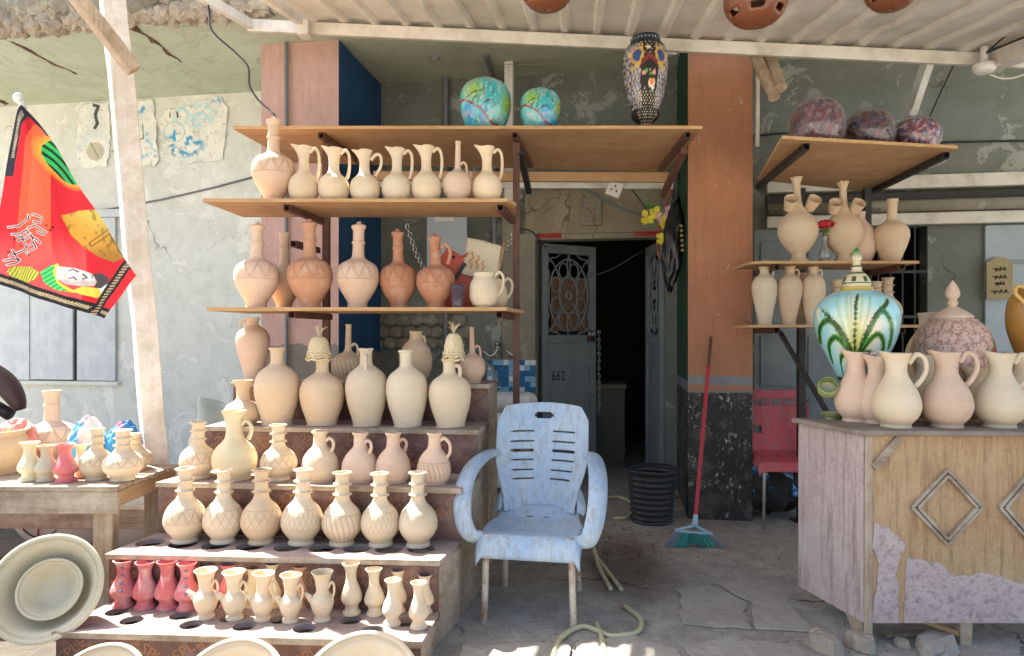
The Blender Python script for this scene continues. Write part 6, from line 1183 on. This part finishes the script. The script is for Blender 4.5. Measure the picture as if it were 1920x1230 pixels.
# gold ewer at the right edge on a pedestal
ge = thing('gold_ewer', 'golden brown glazed ewer with a loop handle at the right edge', 'jug', (X(1936, 3.15), 3.15, zc)); gm = speck('golden_glaze', '#a87a3a', .2, 4, .25, .05); gm2 = speck('gold_handle_glaze', '#c9a25a', .15, 6, .25, .05)
me = lathe_mesh('body', [(0, 0), (.6, 0), (.6, .04), (.35, .1), (.3, .3), (.45, .4), (.85, .6), (1, .75), (.9, .9), (.6, .97), (.5, 1)], 42 * 3.15 / F, Z(540, 3.15) - zc, 40); me.materials.append(gm); link('body', me, None, ge)
mb = MB(); hz = Z(540, 3.15) - zc; mb.tube(catmull([(-.06, -.03, hz), (-.1, -.04, hz + .005), (-.115, -.05, hz - .03), (-.085, -.06, hz - .07), (-.08, -.07, hz - .11)], 5), .009, 9); mb.build('handle', gm2, ge, smooth=True)
# wrapped bundles at the right behind the counter
film = NT('clear_film'); gls = film.n('ShaderNodeBsdfGlossy'); gls.inputs['Roughness'].default_value = .22; tr_ = film.n('ShaderNodeBsdfTransparent'); tr_.inputs[0].default_value = (.93, .93, .95, 1); mx = film.n('ShaderNodeMixShader'); lw = film.n('ShaderNodeLayerWeight'); lw.inputs[0].default_value = .35
dfb = film.n('ShaderNodeBsdfDiffuse'); dfb.inputs[0].default_value = (.75, .75, .78, 1); mx2 = film.n('ShaderNodeMixShader'); mx2.inputs[0].default_value = .4; film.l(gls.outputs[0], mx2.inputs[1]); film.l(dfb.outputs[0], mx2.inputs[2])
film.l(film.math('MAXIMUM', film.math('MULTIPLY', lw.outputs['Facing'], .55), .07), mx.inputs[0]); film.l(tr_.outputs[0], mx.inputs[1]); film.l(mx2.outputs[0], mx.inputs[2]); film.l(mx.outputs[0], film.out.inputs[0]); M['film2'] = film.m
def wrapped(label, px, ty, w, Y, z, seed, cols):
    Rm = w / 2 * Y / F; H = Z(ty, Y) - z; o = thing('wrapped_bowl', label, 'bowl', (X(px, Y), Y, z), 0, 'plastic wrapped bowls on the right top shelf')
    me = lathe_mesh('bowl', PF['bowlteal'], Rm * .93, H * .9, 90, k=8)
    def fn_(Q, co):
        Cc = np.tile(np.array(lin(cols[0])), (len(Q), 1)); W = np.stack([np.sin(Q[:, 0]) + .3 * Q[:, 1], Q[:, 1]], 1)
        for i, c in enumerate(cols[1:]): over(Cc, np.clip((npnoise(np.stack([W[:, 0] * 1.0 + W[:, 1] * .8, W[:, 1] * 2.2 - W[:, 0]], 1), 4.5, seed + i * 3) - .12) * 4, 0, .8), c)
        return Cc
    paint_lathe(me, fn_); me.materials.append(M['glaze']); link('bowl', me, None, o)
    vs, fs = lump(seed, (1, 1, 1), .1, 4.5, 5, ridge=True); vs = [Vector((v.x * Rm * .98, v.y * Rm * .98, max(.004, (v.z * .52 + .5) * H * .96))) for v in vs]; MB().add(vs, fs).build('plastic_wrap', M['film2'], o, smooth=True)
    vs, fs = lump(seed + 4, (Rm * .22, Rm * .1, Rm * .25), .3, 3, 3, ridge=True); MB().add([v + Vector((-Rm * .1, 0, H * 1.02)) for v in vs], fs).build('knot', M['film2'], o)
# ------------------------------------------------------------------ right hand shelves
zD = Z(254, 3.6); D = shelf_board('wall_shelf', 'upper right plywood shelf with plastic wrapped bowls', [(X(1466, 3.6), 3.6), (X(1796, 3.79), 3.79), (2.6, 4.95), (1.64, 4.55)], zD)
hollow_end(D, (X(1512, 3.68), 3.68, zD - .036), Vector((.1, 1.0, 0)), m='steelblack'); hollow_end(D, (X(1775, 3.85), 3.85, zD - .036), Vector((.1, 1.0, 0)), m='steelblack')
YE = 4.15; zE, zF_ = Z(489, YE), Z(609, YE)
for z_, lab, pr in ((zE, 'right shelf with two cup vases and the red rose', ((1412, 1724))), (zF_, 'lower right shelf with three slender jars', ((1410, 1722)))):
    E = shelf_board('wall_shelf', lab, [(X(pr[0], YE), YE + .05), (X(pr[0] + 18, YE), YE), (X(pr[1], YE), YE), (X(pr[1], YE) + .02, 4.56), (X(pr[0], YE) + .0, 4.52)], z_, .016)
    hollow_end(E, (X(1457, YE + .04), YE + .04, z_ - .034), Vector((.03, .45, 0))); hollow_end(E, (X(1692, YE + .04), YE + .04, z_ - .034), Vector((.03, .45, 0)))
for px, lab in ((1502, 'black steel upright behind the slender jars'), (1625, 'black steel upright behind the cup vases')):
    o = thing('shelf_post', lab, 'post', (X(px, 4.62), 4.62, 0), 0, 'shelf posts'); MB().box(-.022, .022, -.022, .022, 0, zD - .06).build('upright', M['steelblack'], o); MB().box(-.06, .06, -.06, .06, 0, .006).build('foot_plate', M['steelblack'], o)
mb = MB(); mb.bar(P(1462, 622, 4.3), P(1552, 775, 3.9), .022, .022); tag(mb.build('shelf_brace', M['steelblack']), 'thin black diagonal brace below the lower right shelf', 'brace')
wrapped('largest plastic wrapped purple bowl on the upper right shelf', 1531, 182, 100, 3.95, zD, 61, ['#4f2a3c', '#7a4a5a', '#34525f', '#8a4038', '#9a808f']); wrapped('middle plastic wrapped dark purple bowl on the upper right shelf', 1629, 204, 88, 3.98, zD, 71, ['#351a28', '#5f3a52', '#74382f', '#48566f']); wrapped('right plastic wrapped red and blue bowl on the upper right shelf', 1717, 218, 84, 4.0, zD, 81, ['#5a2f48', '#b0453a', '#3f7a9a', '#d0a8b8'])
for px, ty, w, lab in ((1498, 332, 73, 'left pedestal vase with two little cups on its neck'), (1581, 341, 72, 'right pedestal vase with two little cups behind the rose')):
    o = pot('cupvase', px, 4.33, zE, ty, w, BUFF, lab, 'vase', 'cup vases on the right shelf', wav=(6, .05), hnd=None, beads=0); a0 = o
    e = thing('clay_vase', lab, 'vase', a0.location, 0, 'cup vases on the right shelf'); Rm = w / 2 * 4.33 / F; H = Z(ty, 4.33) - zE; a0.name = 'body'; a0.parent = e; a0.location = (0, 0, 0)
    for k_ in ('label', 'category', 'group'): del a0[k_]
    for s in (-1, 1):
        me = lathe_mesh('side_cup', PF['cup'], .34 * Rm, .15 * H, 24); me.materials.append(CL['plain']); c_ = link('side_cup', me, None, e, BUFF); c_.location = (s * .52 * Rm, -.02 * Rm, .635 * H); c_.rotation_euler = (R(50), R(s * 12), 0)
    for v_ in [x_ for x_ in bpy.data.objects if x_.name == 'body' and False]: pass
pot('round', 1612, 4.42, zE, 398, 60, PINKC, 'small shaded round jar behind the right cup vase', 'jar'); pot('flask', 1670, 4.33, zE, 374, 62, BUFF, 'handled flask at the right of the upper cup vase shelf', 'jug', mat='plain', hnd='narrow', hang=5, shape='neckflask')
rv = thing('rose_vase', 'red artificial rose in a small glass vase between the cup vases', 'flower vase', (X(1546, 4.28), 4.28, zE)); glc = NT('clear_glass'); glc.done((.9, .93, .92), .05, None, Transmission_Weight=.9, IOR=1.45)
me = lathe_mesh('glass', [(0, 0), (.8, 0), (1, .2), (.9, .4), (.5, .6), (.4, .8), (.6, 1)], .034, .17, 24); me.materials.append(glc.m); link('glass', me, None, rv); zr = Z(424, 4.28) - zE
mb = MB(); mb.tube([(0, 0, .02), (0, 0, zr)], .004, 6); mb.build('stem', M['leafg'], rv); rp = speck('red_petals', '#a8121e', .2, 12, .6, .1)
for k in range(14):
    a = k * 2.4; rr = .012 + .0028 * k; mb = MB(); mb.grid(lambda u, v: (rr * math.cos(a + (u - .5) * 1.5) * (1 + .3 * v), rr * math.sin(a + (u - .5) * 1.5) * (1 + .3 * v), zr - .01 + (.05 - .0018 * k) * v), 5, 4); mb.build('petal', rp, rv, smooth=True, solid=.0015)
for a in (0, 2.1, 4.2): MB().add([(0, 0, zr - .03), (.03 * math.cos(a), .03 * math.sin(a), zr - .02), (.06 * math.cos(a + .3), .06 * math.sin(a + .3), zr - .04), (.03 * math.cos(a + .6), .03 * math.sin(a + .6), zr - .04)], [(0, 1, 2, 3)]).build('leaf', M['leafg'], rv, solid=.001)
for px, w, lab in ((1434, 46, 'first slender jar next to the salmon column'), (1479, 46, 'second slender jar on the lower right shelf'), (1523, 45, 'third slender jar on the lower right shelf')): pot('slender', px, 4.3, zF_, 500, w, BUFF if px != 1434 else CREAM, lab, 'jar', 'slender jars on the lower right shelf', hnd='slender', hang=-10)
for px, ty, lab in ((1567, 525, 'beaded bottle neck showing left of the fern vase lid'), (1663, 521, 'beaded bottle showing right of the fern vase lid'), (1500, 512, 'bottle hidden behind the slender jars'), (1643, 528, 'bottle hidden behind the fern vase')): pot('beaded', px, 4.34 if px != 1500 else 4.45, zF_, ty, 52, BUFF, lab, 'bottle', 'bottles behind the fern vase', beads=2)
# ------------------------------------------------------------------ things under the canopy
M['brownglaze'] = speck('brown_glazed_clay', '#7a4a32', .25, 6, .3, .15, dirt='#5a3222', dirt_amt=.5)
def hang_lamp(label, px, by, w, Y):
    r = w / 2 * Y / F; H = r * 1.6; zl = Z(by, Y); o = thing('hanging_clay_lamp', label, 'lamp', (X(px, Y), Y, zl), 0, 'brown clay lamps under the canopy')
    seg = 48; prof = catmull([(.05 * r, 0, 0), (.6 * r, .08 * H, 0), (.92 * r, .3 * H, 0), (r, .55 * H, 0), (.85 * r, .8 * H, 0), (.5 * r, .97 * H, 0), (.1 * r, H, 0)], 5); n = len(prof) - 1
    mb = MB(); mb.grid(lambda a, b: (prof[round(b * n)].x * math.cos(6.2832 * a), prof[round(b * n)].x * math.sin(6.2832 * a), prof[round(b * n)].y), seg, n, lambda i, j: j in (7, 8) and i % 8 < 4 or j in (15, 16) and (i + 4) % 8 < 4); mb.build('shade', M['brownglaze'], o, smooth=True, solid=.012); mb = MB(); mb.tube([(0, 0, H * .98), (0, 0, H + .5)], .006, 6); mb.build('cord', M['cable'], o)
hang_lamp('left brown slotted clay lamp cut by the top edge', 1026, 16, 96, 3.2); hang_lamp('middle brown slotted clay lamp hanging under the canopy', 1417, 46, 112, 3.1); hang_lamp('right brown slotted clay lamp cut by the top edge', 1672, 16, 92, 3.2)
dl = thing('ceiling_lamp', 'small round white lamp holder under the right canopy beam', 'lamp', P(1845, 126, 4.1)); me = lathe_mesh('dome', [(0, 0), (.5, .02), (.9, .2), (1, .5), (.9, .8), (.4, .95), (.35, 1)], .062, .075, 32); me.materials.append(M['whiteplastic']); o = link('dome', me, None, dl); o.location = (0, 0, -.04); mb = MB(); mb.tube([(0, 0, .03), (.005, 0, .12)], .022, 12); mb.build('holder', M['whiteplastic'], dl, smooth='auto')
mb = MB(); mb.tube(catmull([P(1855, 140, 4.1), P(1880, 147, 4.08), P(1905, 145, 4.05), P(1940, 132, 4.0)], 4), .005, 7); tag(mb.build('white_cable', M['whiteplastic'], smooth=True), 'white cord looping right from the round lamp holder', 'cable')
for k, pts in enumerate(([(1850, 98), (1880, 72), (1905, 55), (1940, 40)], [(1850, 100), (1885, 84), (1940, 62)], [(1790, 118), (1770, 160), (1745, 215), (1740, 232)])):
    mb = MB(); mb.tube(catmull([P(a, b, 3.9 if k < 2 else 4.4) for a, b in pts], 4), .005, 6); tag(mb.build('dark_wire', M['cable'], smooth=True), ['upper dark wire under the right canopy rafter', 'lower dark wire under the right canopy rafter', 'dark wire drooping from the beam behind the wrapped bowls'][k], 'cable', 'wires under the canopy')
mb = MB(); mb.tube(catmull([MW @ LW(a, b, -.03) for a, b in ((1415, 255), (1500, 250), (1700, 268), (1800, 266), (1930, 264))], 4), .008, 6); tag(mb.build('wall_wire', M['cable'], smooth=True), 'dark wire along the peeling wall of the right bay', 'cable')
# ------------------------------------------------------------------ clutter at the right floor
def heap(label, name, cat, px, py, w, h, Y, m, seed, sub=4): 
    o = thing(name, label, cat, (X(px, Y), Y, 0)); vs, fs = lump(seed, (w / 2 * Y / F, w / 2.6 * Y / F, h * Y / F / 2), .35, 2.4, sub, ridge=True); mz = min(v.z for v in vs); MB().add([v - Vector((0, 0, mz + .0)) + Vector((0, 0, .001 + max(0, Z(py, Y)) * 0)) for v in vs], fs).build('pile', m, o, smooth=True); return o
heap('heap of dark rags behind the red chair legs', 'rag_heap', 'rags', 1440, 980, 120, 95, 4.75, speck('dark_rags', '#2f2d2c', .4, 5, .8, .3), 15)
heap('heap of grey plastic bundles behind the pitchers at the right', 'plastic_bundle', 'bundle', 1895, 700, 110, 330, 3.7, speck('grey_film_bundle', '#8f9294', .25, 6, .3, .3), 17)
bt = thing('blue_cloth', 'blue flower patterned cloth hanging under the red chair seat', 'cloth', (X(1460, 4.6), 4.6, .17)); MB().grid(lambda a, b: (-.17 + .36 * a, .03 * math.sin(a * 14 + b * 3), .02 + .2 * b + .02 * math.sin(a * 23)), 30, 12).build('cloth', None, bt, smooth=True, solid=.003)
def bcl():
    t = NT('blue_petal_cloth'); c = t.coord(); v = t.voro(c, 22); return t.done(t.ramp(v, (.1, lin('#c9e0ea')), (.35, lin('#3f8ec4')), (.7, lin('#2a4f73'))), .8, t.bump(v, .4, .01))
bt.children[0].data.materials.append(bcl())
random.seed(44)
for k, (px, py, sx, sy, sz, m, lab) in enumerate(((1545, 1220, .1, .06, .07, 'stone', 'pale broken block at the foot of the counter'), (1612, 1216, .075, .05, .06, 'stone', 'second pale broken block under the counter corner'), (1760, 1222, .15, .08, .05, 'slabstone', 'flat grey stone slab under the counter'), (1690, 1212, .04, .03, .03, 'stone', 'small rubble stone under the counter'))):
    Yq = CAMZ * F / (py - HY); poly = [(sx * math.cos(a_) * random.uniform(.75, 1.1), sy * math.sin(a_) * random.uniform(.75, 1.1)) for a_ in (0, .8, 1.7, 2.6, 3.3, 4.1, 5.0, 5.7)]
    mb = MB(); n = len(poly); mb.add([(x_, y_, 0) for x_, y_ in poly] + [(x_ * random.uniform(.72, .95), y_ * random.uniform(.72, .95), sz * random.uniform(.75, 1.1)) for x_, y_ in poly] + [(0, 0, sz)], [(i, (i + 1) % n, n + (i + 1) % n, n + i) for i in range(n)] + [(n + i, n + (i + 1) % n, 2 * n) for i in range(n)] + [tuple(range(n))[::-1]])
    o = mb.build('rubble_block', M[m], bevel=.006); o.location = (X(px, Yq), Yq, .001); o.rotation_euler = (0, 0, random.uniform(0, 3)); tag(o, lab, 'stone', 'rubble under the counter')
gm_ = MB(); vs0, fs0 = lump(300, (1, 1, .7), .35, 1.5, 1)
for k in range(1600):
    x_ = random.uniform(-.2, 2.4); y_ = random.uniform(2.3, 4.5) if random.random() < .7 else random.gauss(2.9, .2); s_ = random.uniform(.0015, .005) * (2.2 if random.random() < .05 else 1); a_ = random.uniform(0, 6.28); gm_.add([(x_ + s_ * (v.x * math.cos(a_) - v.y * math.sin(a_)), y_ + s_ * (v.x * math.sin(a_) + v.y * math.cos(a_)), s_ * .5 + s_ * v.z) for v in vs0], fs0)
o = gm_.build('grit', M['stone'], fix=False); tag(o, 'fine grit and pebbles strewn over the concrete ground', 'grit', kind='stuff')
mb = MB(); mb.box(-.1, .1, -.02, .02, 0, .012, Matrix.Rotation(R(8), 4, 'Z')); o = mb.build('wood_offcut', M['greywood'], bevel=.002); o.location = (X(1700, 2.85), 2.85, .002); tag(o, 'flat wood offcut on the ground under the counter', 'offcut')
mb = MB(); mb.box(-.1, .1, -.025, .025, 0, .02, Matrix.Rotation(R(-28), 4, 'Z')); o = mb.build('wood_offcut', M['plyedge'], bevel=.003); o.location = (X(1765, 2.82), 2.82, .04); o.rotation_euler = (0, R(14), 0); tag(o, 'yellowish wood offcut leaning by the counter leg', 'offcut')
random.seed(77); leafm = speck('dry_leaf', '#6b4a34', .4, 9, .9, .2); lv = MB()
for k in range(150):
    x_ = random.gauss(.62, .22); y_ = random.gauss(4.1, .22); a = random.uniform(0, 6.28); s_ = random.uniform(.006, .02); z_ = random.uniform(.003, .01); d = Vector((math.cos(a), math.sin(a), 0)) * s_; p_ = Vector((-math.sin(a), math.cos(a), 0)) * s_ * .45; c = Vector((x_, y_, z_)); lv.add([c - d, c + p_ + Vector((0, 0, .004)), c + d, c - p_], [(0, 1, 2, 3)])
o = lv.build('leaf_litter', leafm); tag(o, 'dry leaf litter scattered on the damp floor by the bin', 'litter', kind='stuff')
# ------------------------------------------------------------------ clutter at the left
def bag(label, pos, size, cols, seed, rot=0):
    o = thing('plastic_bag', label, 'bag', pos, rot, 'crumpled bags on the left table'); vs, fs = lump(seed, size, .22, 1.7, 4, ridge=True); mz = min(v.z for v in vs)
    vs = [Vector((v.x, v.y, v.z - mz)) for v in vs]; H = max(v.z for v in vs); vs = [Vector((v.x * (1 - .75 * max(0, v.z / H - .55)) + .25 * size[0] * (v.z / H) ** 2, v.y * (1 - .6 * max(0, v.z / H - .5)), v.z)) for v in vs]
    b = MB().add(vs, fs).build('bag', M['matteglaze'], o, smooth=False, fix=False); Q = np.array([(v.x / size[0], v.z / size[2]) for v in vs]); Cc = np.tile(np.array(lin(cols[0])), (len(Q), 1))
    for i, c in enumerate(cols[1:]): over(Cc, np.clip((npnoise(Q, .9, seed + i * 4) - .22) * 8, 0, 1), c)
    set_paint(b.data, Cc)
bag('white crumpled bag with blue and red print on the left table', (X(160, 3.42), 3.42, zt), (.085, .06, .115), ['#d9dcd6', '#4f9fc4', '#c94a58'], 201); bag('bright blue crumpled bag with red edge at the back of the left table', (X(226, 3.45), 3.46, zt), (.085, .055, .105), ['#3a94cc', '#2a78b0', '#b84a58'], 202, .2); bag('pink and orange crumpled bag behind the big open jar', (X(22, 3.45), 3.45, zt), (.13, .07, .11), ['#d98a80', '#e0a03f', '#c95f68'], 203)
se = thing('motorbike', 'dark brown padded motorbike seat at the left edge behind the table', 'motorbike', (X(-40, 4.4), 4.4, 0)); sl_ = se.location
mb = MB(); mb.tube(catmull([P(-120, 665, 4.4) - sl_, P(-40, 690, 4.4) - sl_, P(5, 715, 4.4) - sl_, P(28, 745, 4.4) - sl_, P(38, 768, 4.4) - sl_], 5), [.08 + .03 * math.sin(i * .15) - .0022 * i for i in range(21)], 14, squash=.75); mb.build('seat', speck('brown_leatherette', '#4a3534', .15, 5, .45, .1), se, smooth=True)
mb = MB(); mb.tube([P(-120, 760, 4.45) - sl_, P(-10, 760, 4.45) - sl_, P(20, 778, 4.45) - sl_], .04, 10); mb.build('frame', M['steelblack'], se, smooth=True); mb = MB(); mb.tube([(.0 + .26 * math.cos(i * 6.2832 / 28) - .3, .08, .30 + .26 * math.sin(i * 6.2832 / 28)) for i in range(28)], .045, 8, closed=True); mb.build('tyre', M['blackplastic'], se, smooth=True); mb = MB(); mb.bar((-.3, .08, .3), (.0, .08, .68), .03, .05); mb.build('strut', M['steelblack'], se)
for k, (px, w, lab, pr) in enumerate(((120, 185, 'printed sack with a red and black wheel drawing under the left table', 0), (265, 150, 'white printed sack with red letters beside the table leg', 1))):
    Yk = 3.95; o = thing('printed_sack', lab, 'sack', (X(px, Yk), Yk, 0), 0, 'sacks under the left table'); wd = w * Yk / F / 2; vs, fs = lump(120 + k, (wd, .12, .23), .12, 1.6, 4); mz = min(v.z for v in vs)
    MB().add([v - Vector((0, 0, mz)) for v in vs], fs).build('sack', speck('white_sack', '#c9c6be', .1, 6, .7, .3), o, smooth=True)
    if pr == 0:
        mb = MB(); mb.tube([(.13 * math.cos(i * 6.2832 / 24) - .06, -.125 + .02 * abs(math.cos(i * 6.2832 / 24)), .25 + .13 * math.sin(i * 6.2832 / 24)) for i in range(24)], .004, 5, closed=True); mb.build('printed_ring', M['black'], o); mb = MB(); mb.tube([(-.06, -.128, .13), (-.055, -.13, .25), (-.05, -.128, .37)], .005, 5); mb.build('printed_line', M['redpaint'], o)
    else:
        vv, ff = text_mesh('H', .1); MB().add([(v.x - .02, -.124, v.y + .26) for v in vv], ff).build('printed_letter', M['redpaint'], o, fix=False)
gs = thing('plastic_sheet', 'crumpled clear plastic sheet leaning on the wall behind the stand', 'sheet', (X(375, 4.3), 4.3, 0)); MB().grid(lambda a, b: (-.2 + .42 * a + .1 * b + .015 * math.sin(b * 17), .03 * math.sin(a * 9 + b * 5) + .25 * b, .85 * b * (1 - .15 * a)), 24, 30).build('sheet', speck('milky_sheet', '#bcc4b4', .25, 5, .3, .3), gs, smooth=True, solid=.003)
